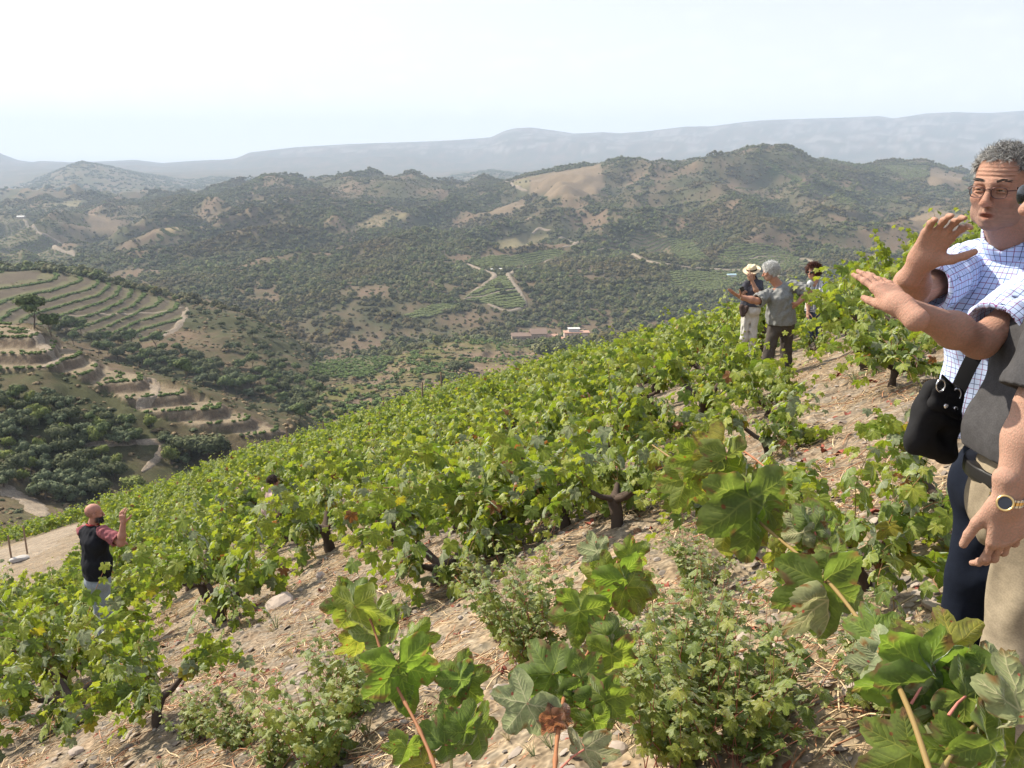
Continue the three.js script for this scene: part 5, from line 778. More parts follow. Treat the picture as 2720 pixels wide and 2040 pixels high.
function nets(f, [lo, hi], h, colour, uv) {
  const nx = floor((hi[0] - lo[0]) / h) + 2, ny = floor((hi[1] - lo[1]) / h) + 2, nz = floor((hi[2] - lo[2]) / h) + 2, F = new Float32Array(nx * ny * nz), id = (i, j, k) => (k * ny + j) * nx + i;
  for (let k = 0; k < nz; k++) for (let j = 0; j < ny; j++) for (let i = 0; i < nx; i++) F[id(i, j, k)] = f(lo[0] + i * h, lo[1] + j * h, lo[2] + k * h);
  const T = new Tri(), at_ = new Int32Array(nx * ny * nz).fill(-1), nor = [];
  for (let k = 0; k + 1 < nz; k++) for (let j = 0; j + 1 < ny; j++) for (let i = 0; i + 1 < nx; i++) {
    let m = 0, sx = 0, sy = 0, sz = 0, n = 0; const v = [];
    for (let c = 0; c < 8; c++) { const q = F[id(i + (c & 1), j + (c >> 1 & 1), k + (c >> 2))]; v.push(q); if (q < 0) m |= 1 << c; }
    if (m === 0 || m === 255) continue;
    for (let a = 0; a < 8; a++) for (let e = 0; e < 3; e++) { const b = a | 1 << e; if (b === a) continue; if ((v[a] < 0) === (v[b] < 0)) continue; const t = v[a] / (v[a] - v[b]); sx += (a & 1) + (e === 0 ? t : 0); sy += (a >> 1 & 1) + (e === 1 ? t : 0); sz += (a >> 2) + (e === 2 ? t : 0); n++; }
    const x = lo[0] + (i + sx / n) * h, y = lo[1] + (j + sy / n) * h, z = lo[2] + (k + sz / n) * h, c = colour ? colour(x, y, z) : [1, 1, 1], w = uv ? uv(x, y, z) : [(x + z) * 9, y * 9];
    at_[id(i, j, k)] = T.v(x, y, z, c[0], c[1], c[2], w[0], w[1]);
    const e = h * 0.6, g = vnorm([f(x + e, y, z) - f(x - e, y, z), f(x, y + e, z) - f(x, y - e, z), f(x, y, z + e) - f(x, y, z - e)]); nor.push(g[0], g[1], g[2]);
  }
  for (let k = 1; k + 1 < nz; k++) for (let j = 1; j + 1 < ny; j++) for (let i = 1; i + 1 < nx; i++) {
    const a = F[id(i, j, k)] < 0;
    const quad = (o, flip) => { if (o.some((q) => q < 0)) return; flip ? T.q(o[0], o[3], o[2], o[1]) : T.q(o[0], o[1], o[2], o[3]); };
    if (i + 1 < nx && a !== F[id(i + 1, j, k)] < 0) quad([at_[id(i, j - 1, k - 1)], at_[id(i, j, k - 1)], at_[id(i, j, k)], at_[id(i, j - 1, k)]], !a);
    if (j + 1 < ny && a !== F[id(i, j + 1, k)] < 0) quad([at_[id(i - 1, j, k - 1)], at_[id(i - 1, j, k)], at_[id(i, j, k)], at_[id(i, j, k - 1)]], !a);
    if (k + 1 < nz && a !== F[id(i, j, k + 1)] < 0) quad([at_[id(i - 1, j - 1, k)], at_[id(i, j - 1, k)], at_[id(i, j, k)], at_[id(i - 1, j, k)]], !a);
  }
  let g = T.geo(false); g.setAttribute('normal', new THREE.Float32BufferAttribute(nor, 3));
  if (uv && uv.period) {               // mend the seam of a wrapped pattern
    g = g.toNonIndexed(); const U = g.attributes.uv; for (let i = 0; i < U.count; i += 3) { const m = max(U.getX(i), U.getX(i + 1), U.getX(i + 2)); for (let q = 0; q < 3; q++) if (m - U.getX(i + q) > uv.period / 2) U.setX(i + q, U.getX(i + q) + uv.period); }
  }
  return g;
}
const frame = (c, yaw, pitch = 0, roll = 0) => new THREE.Matrix4().makeRotationFromEuler(new THREE.Euler(pitch, yaw, roll, 'YXZ')).setPosition(c[0], c[1], c[2]);
// --- head: own frame, face to +z, y up, left ear at +x
function headPrims(o = {}) {
  const w = o.wide ?? 1, S = [ball([0, 0.038, -0.012], 0.076 * w, 0.090, 0.096, 0.02), ball([0, -0.048, 0.022], 0.060 * w, 0.078, 0.066, 0.035), ball([0, -0.100, 0.058], 0.026 * w, 0.020, 0.022, 0.03), ball([-0.05 * w, -0.075, 0.015], 0.020, 0.030, 0.032, 0.03), ball([0.05 * w, -0.075, 0.015], 0.020, 0.030, 0.032, 0.03),
    ball([-0.040 * w, -0.028, 0.062], 0.022, 0.020, 0.020, 0.02), ball([0.040 * w, -0.028, 0.062], 0.022, 0.020, 0.020, 0.02), cap([-0.042 * w, 0.018, 0.070], [-0.008, 0.020, 0.084], 0.010, 0.010, 0.016), cap([0.042 * w, 0.018, 0.070], [0.008, 0.020, 0.084], 0.010, 0.010, 0.016)];
  for (const s of [-1, 1]) { S.push({ ...ball([s * 0.031, 0.001, 0.092], 0.019, 0.011, 0.013, 0.014), cut: true }); S.push(ball([s * 0.031, 0.001, 0.0685], 0.0155, 0.0125, 0.0135, 0.004)); }
  S.push(cap([0, 0.012, 0.084], [0, -0.034, 0.112], 0.0075, 0.0115, 0.012), ball([0, -0.038, 0.110], 0.0125, 0.010, 0.011, 0.01));
  for (const s of [-1, 1]) S.push(ball([s * 0.0135, -0.041, 0.098], 0.0085, 0.0075, 0.011, 0.008), { ...ball([s * 0.007, -0.0485, 0.103], 0.0042, 0.003, 0.006, 0.003), cut: true });
  const gap = o.mouth ?? 0;
  S.push(cap([-0.022, -0.071 + gap * 0.1, 0.078], [0, -0.0675 + gap * 0.3, 0.089], 0.004, 0.0065, 0.010), cap([0.022, -0.071 + gap * 0.1, 0.078], [0, -0.0675 + gap * 0.3, 0.089], 0.004, 0.0065, 0.010), cap([-0.019, -0.079 - gap, 0.078], [0, -0.082 - gap, 0.086], 0.004, 0.0068, 0.010), cap([0.019, -0.079 - gap, 0.078], [0, -0.082 - gap, 0.086], 0.004, 0.0068, 0.010));
  if (gap) S.push({ ...ball([0, -0.075 - gap * 0.35, 0.090], 0.019, 0.0036 + gap * 0.5, 0.016, 0.004), cut: true }); else S.push({ ...cap([-0.022, -0.0745, 0.088], [0.022, -0.0745, 0.088], 0.0012, 0.0012, 0.004), cut: true });
  for (const s of [-1, 1]) S.push({ ...cap([s * 0.019, -0.036, 0.095], [s * 0.034, -0.080, 0.076], 0.0016, 0.0010, 0.008), cut: true }, ball([s * 0.077 * w, -0.004, -0.008], 0.008, 0.032, 0.020, 0.008), { ...ball([s * 0.086 * w, -0.002, -0.003], 0.004, 0.020, 0.010, 0.004), cut: true });
  return S;
}
const skinCol = (base, o = {}) => (x, y, z) => {       // lips and flush: pigment of the skin
  let c = base; const n = 1 + 0.06 * N3(x * 60, y * 60, z * 60) + 0.05 * N3(x * 18, y * 18, z * 18);
  const lip = exp(-pow(hypot(x / 0.021, (y + 0.076) / 0.012), 4)) * (z > 0.07 ? 1 : 0); c = mix3(c, [base[0] * 0.86, base[1] * 0.58, base[2] * 0.56], lip * 0.8);
  const red = exp(-pow(hypot((abs(x) - 0.04) / 0.02, (y + 0.03) / 0.02), 2)) * 0.35 + exp(-pow(hypot(x / 0.016, (y + 0.036) / 0.018), 2)) * 0.4; if (z > 0.04) c = mix3(c, [base[0] * 1.02, base[1] * 0.78, base[2] * 0.72], red);
  if (o.beard) { const b = smooth(0.02, -0.03, y + abs(x) * 0.2) * smooth(-0.03, 0.02, z) * (1 - lip * 0.8) * (hypot(x / 0.02, (y + 0.038) / 0.016) < 1 ? 0 : 1) * smooth(-0.02, -0.045, y); c = mix3(c, o.beard, b * (o.beardK ?? 0.35)); }
  return c.map((v) => v * n);
};
function headGeo(o, M, h = 0.0035) {
  const S = headPrims(o), B = boxOfPrims(S, 0.012), lines = o.lines ? (x, y, z) => (z > 0.05 && y > 0.022 && y < 0.075 ? 0.0011 * sin((y + 0.10 * x * x * 40 * 0.1) * 520) * smooth(0.022, 0.035, y) * smooth(0.075, 0.06, y) : 0) : null;
  const g = nets(field(S, [], lines), B, h, skinCol(o.skin, o)); g.applyMatrix4(M); return g;
}
// --- hair: a cap of many small locks over the skull
function hairGeo(seed, n, len, wid, curl, cols, ok, M, w = 1, puff = 0) {
  const R = rngOf(seed), T = new Tri();
  for (let k = 0; k < n * 3; k++) {
    const a = R() * 6.283, hgt = R() * 2 - 1, q = sqrt(1 - hgt * hgt), d = [cos(a) * q, hgt, sin(a) * q], p = [d[0] * 0.077 * w, 0.038 + d[1] * 0.091, -0.012 + d[2] * 0.097]; if (!ok(p[0], p[1], p[2])) continue;
    const nrm = vnorm([d[0], d[1] + 0.2, d[2]]), L = len * (0.5 + R()), c0 = cols[floor(R() * cols.length)], v = 0.7 + 0.6 * R(), c = c0.map((t) => t * v), side = vnorm(vcross(nrm, [R() - 0.5, R() - 0.5, R() - 0.5])); let dir = vnorm(vadd(vadd(nrm, side, 0.9 * (R() + 0.3)), [0, -0.35, 0])), pos = vadd(p, nrm, -0.003); const pts = [];
    for (let s = 0; s <= 4; s++) { pts.push([...pos, wid * (1 - s / 4.6)]); pos = vadd(pos, dir, L / 4); dir = vnorm(vadd(vadd(dir, vcross(dir, nrm), curl * 0.5), nrm, -0.28 + puff)); }
    limb(T, pts, c, 3);
  }
  const g = T.geo(); g.applyMatrix4(M); return g;
}
// --- hand: wrist point, finger direction, back-of-hand direction, side (+1 when the thumb lies to dir x back)
function handPrims(w, dir, back, side, curl, spread = 0.10, thumb = [0.9, 0.5], s = 1) {
  dir = vnorm(dir); back = vnorm(vadd(back, dir, -vdot(back, dir))); const lat = vnorm(vcross(dir, back)), S = [], L = [[0.044, 0.027, 0.022], [0.048, 0.031, 0.023], [0.044, 0.029, 0.023], [0.034, 0.022, 0.020]];
  const pt = (f, l, b) => vadd(vadd(vadd(w, dir, f * s), lat, l * s * side), back, b * s);
  for (let k = 0; k < 4; k++) {
    const off = 0.030 - k * 0.0205, kn = [0.086, 0.090, 0.085, 0.076][k]; S.push(cap(pt(0.005, off * 0.65, 0), pt(kn, off, 0.002), 0.0150 * s, 0.0115 * s, 0.016));
    let p = pt(kn, off, 0.002), a = 0; const fan = (1.2 - k) * spread;
    for (let j = 0; j < 3; j++) { a += curl[k][j]; const d = vnorm(vadd(vadd(dir.map((v) => v * cos(a)), back, -sin(a)), lat, side * fan * cos(a))); const q = vadd(p, d, L[k][j] * s); if (j < 2) S.push(ball(vadd(q, back, 0.001 * s), 0.0092 * s - j * 0.0008, 0.0092 * s - j * 0.0008, 0.0092 * s - j * 0.0008, 0.004)); S.push(cap(p, q, (0.0090 - j * 0.0008) * s, (0.0081 - j * 0.0010) * s, j ? 0.003 : 0.007)); p = q; }
  }
  let p = pt(0.018, 0.026, -0.008); const out = thumb[0], dn = thumb[1]; let d = vnorm(vadd(vadd(dir.map((v) => v * 0.75), lat, side * out), back, -dn)), q = vadd(p, d, 0.042 * s); S.push(cap(p, q, 0.0165 * s, 0.0125 * s, 0.016)); d = vnorm(vadd(d, dir, 0.35)); let q2 = vadd(q, d, 0.031 * s); S.push(cap(q, q2, 0.0115 * s, 0.0105 * s, 0.005)); d = vnorm(vadd(d, dir, 0.25)); S.push(cap(q2, vadd(q2, d, 0.025 * s), 0.0105 * s, 0.0085 * s, 0.004));
  return S;
}
const RELAX = [[0.35, 0.45, 0.3], [0.42, 0.5, 0.35], [0.5, 0.55, 0.35], [0.55, 0.55, 0.35]], FLAT = [[0.08, 0.08, 0.05], [0.05, 0.08, 0.05], [0.06, 0.1, 0.05], [0.1, 0.1, 0.08]], GRIP = [[0.9, 1.0, 0.6], [0.95, 1.05, 0.6], [1.0, 1.1, 0.6], [1.0, 1.1, 0.6]];
const fabricTex = texOf(256, 256, (u, v, i, j) => { const e = 0.86 + 0.06 * ((i + j) % 2) + 0.05 * N2(u * 40, v * 40) + 0.04 * N2(u * 8 + 3, v * 8); return [e, e, e]; });
const cloth = (r, g, b, more = {}) => mat(r, g, b, 0.95, { map: fabricTex, sheen: 0.25, sheenRoughness: 0.6, specularIntensity: 0.2, ...more });
const skinTex = texOf(512, 512, (u, v) => { const a = N2(u * 14, v * 14), b = N2(u * 55 + 9, v * 55), c = N2b(u * 150, v * 150), e = 0.90 + 0.03 * a + 0.035 * b + 0.04 * c; return [e + 0.02 * a, e - 0.025 * max(0, a) - 0.02 * b, e - 0.03 * max(0, a)]; });
const skinMat = new THREE.MeshPhysicalMaterial({ vertexColors: true, roughness: 0.58, specularIntensity: 0.4, map: skinTex, bumpMap: skinTex, bumpScale: 0.004 });
const hairMat = new THREE.MeshPhysicalMaterial({ vertexColors: true, roughness: 0.55, specularIntensity: 0.5 });
const cylUV = (c, f, r, scale = 1) => { const u = (x, y, z) => [(Math.atan2((x - c[0]) * f[2] - (z - c[2]) * f[0], (x - c[0]) * f[0] + (z - c[2]) * f[2])) * r / scale, y / scale]; u.period = 2 * PI * r / scale; return u; };
const armUV = (a, b, r, scale = 1) => { const d = vnorm(vsub(b, a)), s = vnorm(vcross(d, [0.3, 0.2, 1])), t = vcross(d, s), u = (x, y, z) => { const p = vsub([x, y, z], a); return [Math.atan2(vdot(p, t), vdot(p, s)) * r / scale, vdot(p, d) / scale]; }; u.period = 2 * PI * r / scale; return u; };
// creases of hanging cloth, real relief
const folds = (amp, fx, fy, seed) => (x, y, z) => amp * (0.7 * sin(fx * (x * 0.8 + z * 0.9) + 3.5 * N3(x * 4 + seed, y * 3, z * 4)) * (0.4 + 0.6 * N3(x * 3, y * 5 + seed, z * 3)) + 0.9 * N3(x * fy + seed, y * fy * 0.7, z * fy));
/* J: joints in metres from the person's foot point; f: facing. Builds skin body, shirt with sleeves, trousers, shoes. */
function person(o) {
  const t = thing('person', o.label, 'person', o.base.x, o.base.y, o.base.z), J = o.J, f = vnorm(o.f), left = vnorm(vcross([0, 1, 0], f)), up = [0, 1, 0], hs = o.cell ?? 0.012, b = o.build ?? 1;
  const side = (p, l, d = 0) => vadd(vadd(p, left, l), f, d);
  const chest = vadd(vmix(J.shL, J.shR, 0.5), up, -0.13), pel = vmix(J.hipL, J.hipR, 0.5), belly = vmix(chest, pel, 0.55);
  // skin
  const ab = b * (o.arm ?? 1), arms = []; for (const s of ['L', 'R']) arms.push(cap(J['sh' + s], J['el' + s], 0.050 * ab, 0.041 * ab, 0.03), cap(J['el' + s], vmix(J['el' + s], J['wr' + s], 0.35), 0.040 * ab, 0.043 * ab, 0.03), cap(vmix(J['el' + s], J['wr' + s], 0.35), J['wr' + s], 0.043 * ab, 0.0265 * ab, 0.03));
  const S = [...arms, cap(J.neck, vadd(J.head, [0, -0.05, 0]), 0.060 * b, 0.052 * b, 0.04), cap(side(chest, 0.08), side(chest, -0.08), 0.09 * b, 0.09 * b, 0.06), cap(chest, pel, 0.09 * b, 0.09 * b, 0.06), cap(vmix(J.shL, J.shR, 0.1), vmix(J.shL, J.shR, 0.9), 0.05 * b, 0.05 * b, 0.05)];
  const fl = skinCol(o.skin), tone = (x, y, z) => { const n = 1 + 0.07 * N3(x * 25, y * 25, z * 25); return o.skin.map((v) => v * n); };
  const geos = [nets(field(S), boxOfPrims(S), hs, tone)];
  const M = frame(J.head, o.yaw, o.pitch ?? 0, o.roll ?? 0); M.scale(V3(1, 1, 1).multiplyScalar(o.headScale ?? 1));
  geos.push(headGeo({ skin: o.skin, ...o.face }, M, o.headCell ?? 0.0035));
  for (const s of ['L', 'R']) { const H = o['hand' + s]; if (H) { const P = handPrims(J['wr' + s], H.dir, H.back, H.side, H.curl ?? RELAX, H.spread ?? 0.1, H.thumb ?? [0.9, 0.5], b * (H.size ?? 1)); P.push(cap(vadd(J['wr' + s], vnorm(H.dir), -0.05), vadd(J['wr' + s], vnorm(H.dir), 0.012), 0.0270 * b, 0.0235 * b, 0.02)); geos.push(nets(field(P), boxOfPrims(P, 0.01), o.handCell ?? 0.0032, tone)); } }
  const body = part('body', mergeGeometries(geos.map((g) => { const q = g.index ? g : g; return q; })), skinMat, t);
  // shirt
  const r = o.shirt, hem = r.hem, T = [cap(side(chest, 0.085 * b), side(chest, -0.085 * b), 0.122 * b, 0.122 * b, 0.08), cap(side(belly, 0.06 * b, r.bellyOut ?? 0.01), side(belly, -0.06 * b, r.bellyOut ?? 0.01), r.belly ?? 0.13, r.belly ?? 0.13, 0.1), cap(side(vadd(pel, up, -0.02), 0.07 * b), side(vadd(pel, up, -0.02), -0.07 * b), r.hip ?? 0.135, r.hip ?? 0.135, 0.09), cap(vmix(J.shL, J.shR, 0.04), vmix(J.shL, J.shR, 0.96), 0.072 * b, 0.072 * b, 0.06), cap(vmix(J.neck, chest, 0.35), vmix(J.neck, chest, 0.0), 0.085 * b, 0.070 * b, 0.05), cap(side(chest, 0.05), side(pel, 0.05), 0.118 * b, 0.122 * b, 0.08), cap(side(chest, -0.05), side(pel, -0.05), 0.118 * b, 0.122 * b, 0.08), ...(r.more ?? [])];
  const nd = vnorm(vsub(J.head, J.neck)), neckTop = vadd(J.neck, nd, r.neckline ?? 0.03);
  const cuts = [[[0, hem, 0], [0, -1, 0]], [neckTop, vnorm([nd[0] + f[0] * (r.open ?? 0.55), nd[1], nd[2] + f[2] * (r.open ?? 0.55)])]];
  const torso = nets(field(T, cuts, folds(r.fold ?? 0.006, r.fx ?? 42, 11, o.seed ?? 1)), boxOfPrims(T, 0.02), r.cell ?? hs * 0.8, r.tint, cylUV(belly, f, 0.16, r.scale ?? 0.25)); part('shirt', torso, r.mat, t);
  for (const s of ['L', 'R']) {
    const k = r['sleeve' + s] ?? r.sleeve ?? 0.8; if (k <= 0) continue; const a = J['sh' + s], e = J['el' + s], end = vmix(a, e, k), d = vnorm(vsub(e, a)), P = [cap(vadd(a, d, -0.02), vadd(end, d, 0.05), 0.068 * b, (r.flare ?? 0.072) * b, 0.03)];
    const inner = { ...cap(vadd(end, d, -0.05), vadd(end, d, 0.2), 0.060 * b, 0.066 * b, 0.004), cut: true };
    part('sleeve', nets(field([...P, inner], [[end, d]], folds(r.fold ?? 0.006, 60, 16, 7 + (o.seed ?? 1))), boxOfPrims(P, 0.02), r.cell ?? hs * 0.8, null, armUV(a, e, 0.07, r.scale ?? 0.25)), r.sleeveMat ?? r.mat, t);
  }
  if (r.collar) { const C = [cap(vadd(J.neck, nd, 0.0), vadd(J.neck, nd, 0.055), 0.082 * b, 0.074 * b, 0.01), { ...cap(vadd(J.neck, nd, -0.05), vadd(J.neck, nd, 0.12), 0.066 * b, 0.064 * b, 0.004), cut: true }], fr = vadd(J.neck, f, 0.06); C.push({ ...ball(vadd(fr, nd, 0.05), 0.03, 0.06, 0.03, 0.01), cut: true }); part('collar', nets(field(C, [[vadd(J.neck, nd, 0.065), vnorm([nd[0] + f[0] * 0.5, nd[1], nd[2] + f[2] * 0.5])]]), boxOfPrims(C.slice(0, 1), 0.02), 0.006, null, cylUV(J.neck, f, 0.07, r.scale ?? 0.25)), r.mat, t); }
  // trousers and shoes
  const q = o.trousers, W = [cap(side(pel, 0.055 * b), side(pel, -0.055 * b), q.hip ?? 0.125, q.hip ?? 0.125, 0.06), cap(vadd(pel, up, 0.10), pel, q.waist ?? 0.13, q.hip ?? 0.12, 0.05)];
  for (const s of ['L', 'R']) W.push(cap(J['hip' + s], J['kn' + s], 0.092 * b, 0.070 * b, 0.03), cap(J['kn' + s], J['an' + s], 0.069 * b, q.cuff ?? 0.062, 0.03));
  part('trousers', nets(field(W, [[[0, q.top, 0], [0, 1, 0]]], folds(q.fold ?? 0.006, 50, 9, 30 + (o.seed ?? 1))), boxOfPrims(W, 0.02), q.cell ?? hs, null, cylUV(pel, f, 0.16, 0.25)), q.mat, t);
  for (const s of ['L', 'R']) { const a = J['an' + s], P = [cap(vadd([a[0], 0.045, a[2]], f, -0.05), vadd([a[0], 0.035, a[2]], f, 0.13), 0.045, 0.038, 0.03)]; part('shoe', nets(field(P, [[[0, 0.002, 0], [0, -1, 0]]]), boxOfPrims(P, 0.01), 0.010), o.shoeMat ?? mat(0.05, 0.04, 0.035, 0.6), t); }
  if (o.hair) part('hair', o.hair(M), hairMat, t);
  return { t, M, chest, pel, belly, f, left, side };
}
// joints from places in the photograph: [x, y, distance]
function joints(base, list) { const J = {}; for (const [k, v] of Object.entries(list)) { const p = at(v[0], v[1], v[2]); J[k] = [p.x - base.x, p.y - base.y, p.z - base.z]; } return J; }
function standing(J, f, left, kneeOut = 0.02) {      // legs straight down to the ground
  for (const s of ['L', 'R']) { const h = J['hip' + s]; J['an' + s] ??= [h[0] * 0.9, 0.07, h[2] * 0.9]; J['kn' + s] ??= vadd(vmix(h, J['an' + s], 0.52), f, kneeOut); }
}
const tubeGeo = (pts, r, n = 24, closed = false) => new THREE.TubeGeometry(new THREE.CatmullRomCurve3(pts.map((p) => V3(...p)), closed), n, r, 6, closed);
const groundAt = (x, z) => V3(x, height(x, z), z);
const metal = (r, g, b, rough = 0.3) => mat(r, g, b, rough, { metalness: 1 });
const checkTex = texOf(512, 512, (u, v, i, j) => {   // one repeat is 12 cm: white-blue cloth, navy and wine lines every 1.5 cm
  const cell = 64, a = i % cell, b = j % cell, na = floor(i / cell) % 2, nb = floor(j / cell) % 2, base = [0.76, 0.83, 0.96], navy = [0.12, 0.14, 0.32], wine = [0.48, 0.16, 0.34]; let c = base; const w = 0.94 + 0.06 * ((i + j) % 2);
  if (a < 7) c = mix3(c, na ? navy : wine, 0.72); if (b < 7) c = mix3(c, nb ? navy : wine, 0.72); return c.map((q) => q * w);
});
// ---------------------------------------------------------------- man in the checked shirt
{
  const b0 = at(2690, 1250, 2.44), base = groundAt(b0.x, b0.z), f = vnorm([-0.80, 0, 0.60]);
  const J = joints(base, { head: [2660, 500, 2.34], neck: [2694, 645, 2.42], shR: [2580, 702, 2.55], shL: [2850, 716, 2.27], elR: [2412, 786, 2.22], wrR: [2446, 694, 2.02], elL: [2602, 908, 2.06], wrL: [2398, 815, 1.92], hipR: [2632, 1300, 2.50], hipL: [2742, 1300, 2.38] });
  J.anR = [J.hipR[0] - 0.04, 0.07, J.hipR[2] + 0.02]; J.anL = [J.hipL[0] + 0.04, 0.07, J.hipL[2] - 0.02]; standing(J, f);
  const shirt = mat(1, 1, 1, 0.9, { map: checkTex, sheen: 0.2, specularIntensity: 0.2 }), skin = [0.52, 0.295, 0.21];
  const p = person({
    label: 'person in a blue checked shirt and glasses gesturing with both hands', base, J, f, yaw: -0.86, pitch: 0.04, roll: -0.02, headScale: 0.86, skin, seed: 3, cell: 0.010, headCell: 0.0028, build: 1.0, arm: 0.92,
    face: { mouth: 0.006, lines: true, beard: [0.26, 0.19, 0.16], beardK: 0.42, wide: 1.0 },
    handR: { dir: [0.25, 0.85, 0.45], back: [0.30, 0.40, -0.85], side: -1, size: 0.88, curl: [[0.35, 0.5, 0.35], [0.3, 0.45, 0.3], [0.28, 0.42, 0.3], [0.3, 0.45, 0.3]], spread: 0.10, thumb: [1.0, 0.25] },
    handL: { dir: [-0.26, 0.42, -0.87], back: [0.10, 0.85, 0.40], side: -1, size: 0.86, curl: FLAT, spread: 0.03, thumb: [0.05, 0.35] },
    shirt: { mat: shirt, hem: 0.80, belly: 0.142, hip: 0.148, sleeve: 0.78, sleeveL: 0.86, collar: true, scale: 0.12, fold: 0.007, open: 0.9, neckline: 0.035, cell: 0.0075, flare: 0.078 },
    trousers: { mat: cloth(0.012, 0.016, 0.028), top: 0.98, fold: 0.006, cell: 0.012 },
    hair: (M) => mergeGeometries([hairGeo(8, 5200, 0.023, 0.0012, 0.55, [[0.30, 0.30, 0.29], [0.16, 0.155, 0.15], [0.48, 0.48, 0.46], [0.10, 0.095, 0.09]], (x, y, z) => y > 0.062 - 0.25 * max(0, 0.05 - z) && !(z > 0.045 && y < 0.088) && !(abs(x) < 0.05 && z > 0.07) && y > -0.06, M, 1.03), hairGeo(9, 500, 0.014, 0.0016, 0.5, [[0.34, 0.33, 0.32], [0.22, 0.21, 0.2]], (x, y, z) => y > -0.045 && y < 0.07 && z < 0.022 && abs(x) > 0.02, M, 1.02)]),
  });
  const on = (g, M) => { g.applyMatrix4(M); return g; }, T = p.t, M = p.M;
  // brows, eyes, glasses
  for (const s of [-1, 1]) {
    const B = new Tri(), R = rngOf(50 + s); for (let k = 0; k < 70; k++) { const q = R(), x = s * mix(0.012, 0.050, q), y = 0.0235 + 0.006 * sin(q * 3) + (R() - 0.5) * 0.006, z = 0.0915 - 0.018 * q * q - 0.002; limb(B, [[x, y, z, 0.0009], [x + s * 0.005, y + 0.002, z + 0.0016, 0.0008], [x + s * 0.010, y + 0.0015, z - 0.0005, 0.0003]], [0.06, 0.052, 0.048], 3); }
    part('eyebrow', on(B.geo(), M), hairMat, T);
    const E = new THREE.SphereGeometry(0.012, 20, 14); E.scale(1, 0.9, 1); E.translate(s * 0.031, 0.0005, 0.0712); part('eye', on(E, M), mat(0.55, 0.50, 0.46, 0.2), T);
    const I = new THREE.SphereGeometry(0.0062, 16, 12); I.scale(1, 1, 0.5); I.translate(s * 0.031 - 0.002, 0.0002, 0.0816); part('iris', on(I, M), mat(0.03, 0.02, 0.015, 0.15), T);
    for (const [n, y0, r0] of [['upper_eyelid', 0.0046, 0.0040], ['lower_eyelid', -0.0058, 0.0026]]) { const L = tubeGeo([[s * 0.017, y0 - 0.004, 0.0765], [s * 0.024, y0, 0.0815], [s * 0.031, y0 + 0.0006, 0.0832], [s * 0.039, y0 - 0.0004, 0.0805], [s * 0.046, y0 - 0.003, 0.0730]], r0, 16); part(n, on(L, M), mat(0.40, 0.20, 0.125, 0.55), T); }
  }
  const frameMat = metal(0.10, 0.06, 0.055, 0.4), rim = [];
  for (const s of [-1, 1]) {
    const ring = [[0.010, 0.004], [0.014, 0.0125], [0.030, 0.0150], [0.049, 0.0120], [0.0535, 0.003], [0.050, -0.012], [0.036, -0.0165], [0.020, -0.0150], [0.012, -0.008]].map(([x, y]) => [s * x, y - 0.006, 0.104 - 0.30 * max(0, x - 0.02) * 0.5 - 0.004]);
    rim.push(tubeGeo(ring, 0.0016, 60, true), tubeGeo([[s * 0.0530, 0, 0.092], [s * 0.066, 0.001, 0.080], [s * 0.0800, 0.003, 0.030], [s * 0.0825, 0.006, -0.006], [s * 0.080, -0.012, -0.028]], 0.0016, 24));
    const sh = new THREE.Shape(ring.map((q) => new THREE.Vector2(q[0], q[1]))), L = new THREE.ShapeGeometry(sh, 8), P = L.attributes.position; for (let i = 0; i < P.count; i++) P.setZ(i, 0.1 - 0.15 * max(0, abs(P.getX(i)) - 0.02)); L.computeVertexNormals();
    part('lens', on(L, M), new THREE.MeshPhysicalMaterial({ color: 0xf4f4f4, roughness: 0.02, transmission: 1, thickness: 0, ior: 1.45, side: THREE.DoubleSide }), T);
  }
  rim.push(tubeGeo([[-0.0105, 0.000, 0.100], [-0.004, 0.0035, 0.1045], [0.004, 0.0035, 0.1045], [0.0105, 0.000, 0.100]], 0.0016, 12));
  part('spectacle_frame', on(mergeGeometries(rim), M), frameMat, T);
  // placket and buttons follow the shirt front
  const front = (h, o = 0) => { const c = vmix(p.chest, p.pel, h); return vadd(vadd(c, p.f, 0.130 + 0.02 * sin(h * 3) + o), p.left, 0); };
  for (let k = 0; k < 5; k++) { const g = new THREE.CylinderGeometry(0.0055, 0.0055, 0.003, 14); g.rotateX(PI / 2); g.rotateY(atan2(p.f[0], p.f[2])); const c = front(-0.05 + k * 0.2, 0.004); g.translate(...c); part('button', g, mat(0.75, 0.72, 0.66, 0.35), T); }
  // the shoulder bag hangs on its strap: a thing of its own
  const bag = thing('shoulder_bag', 'black fabric shoulder bag with silver rings hanging at the hip of the checked shirt', 'bag', base.x, base.y, base.z);
  const bagMat = cloth(0.018, 0.018, 0.020, { roughness: 0.85, specularIntensity: 0.35 }), Q = (x, y, r) => { const q = at(x, y, r); return [q.x - base.x, q.y - base.y, q.z - base.z]; };
  const tl = Q(2478, 1030, 2.20), tr = Q(2530, 1052, 2.24), bl = Q(2438, 1168, 2.18), br = Q(2512, 1205, 2.24);
  const BP = [cap(tl, tr, 0.022, 0.022, 0.02), cap(bl, br, 0.036, 0.028, 0.04), cap(vmix(tl, bl, 0.5), vmix(tr, br, 0.5), 0.032, 0.030, 0.04), cap(tl, bl, 0.018, 0.028, 0.03), cap(tr, br, 0.018, 0.024, 0.03)];
  part('pouch', nets(field(BP, [], folds(0.005, 60, 14, 4)), boxOfPrims(BP, 0.02), 0.006, null, cylUV(vmix(tl, br, 0.5), [0, 0, 1], 0.08, 0.1)), bagMat, bag);
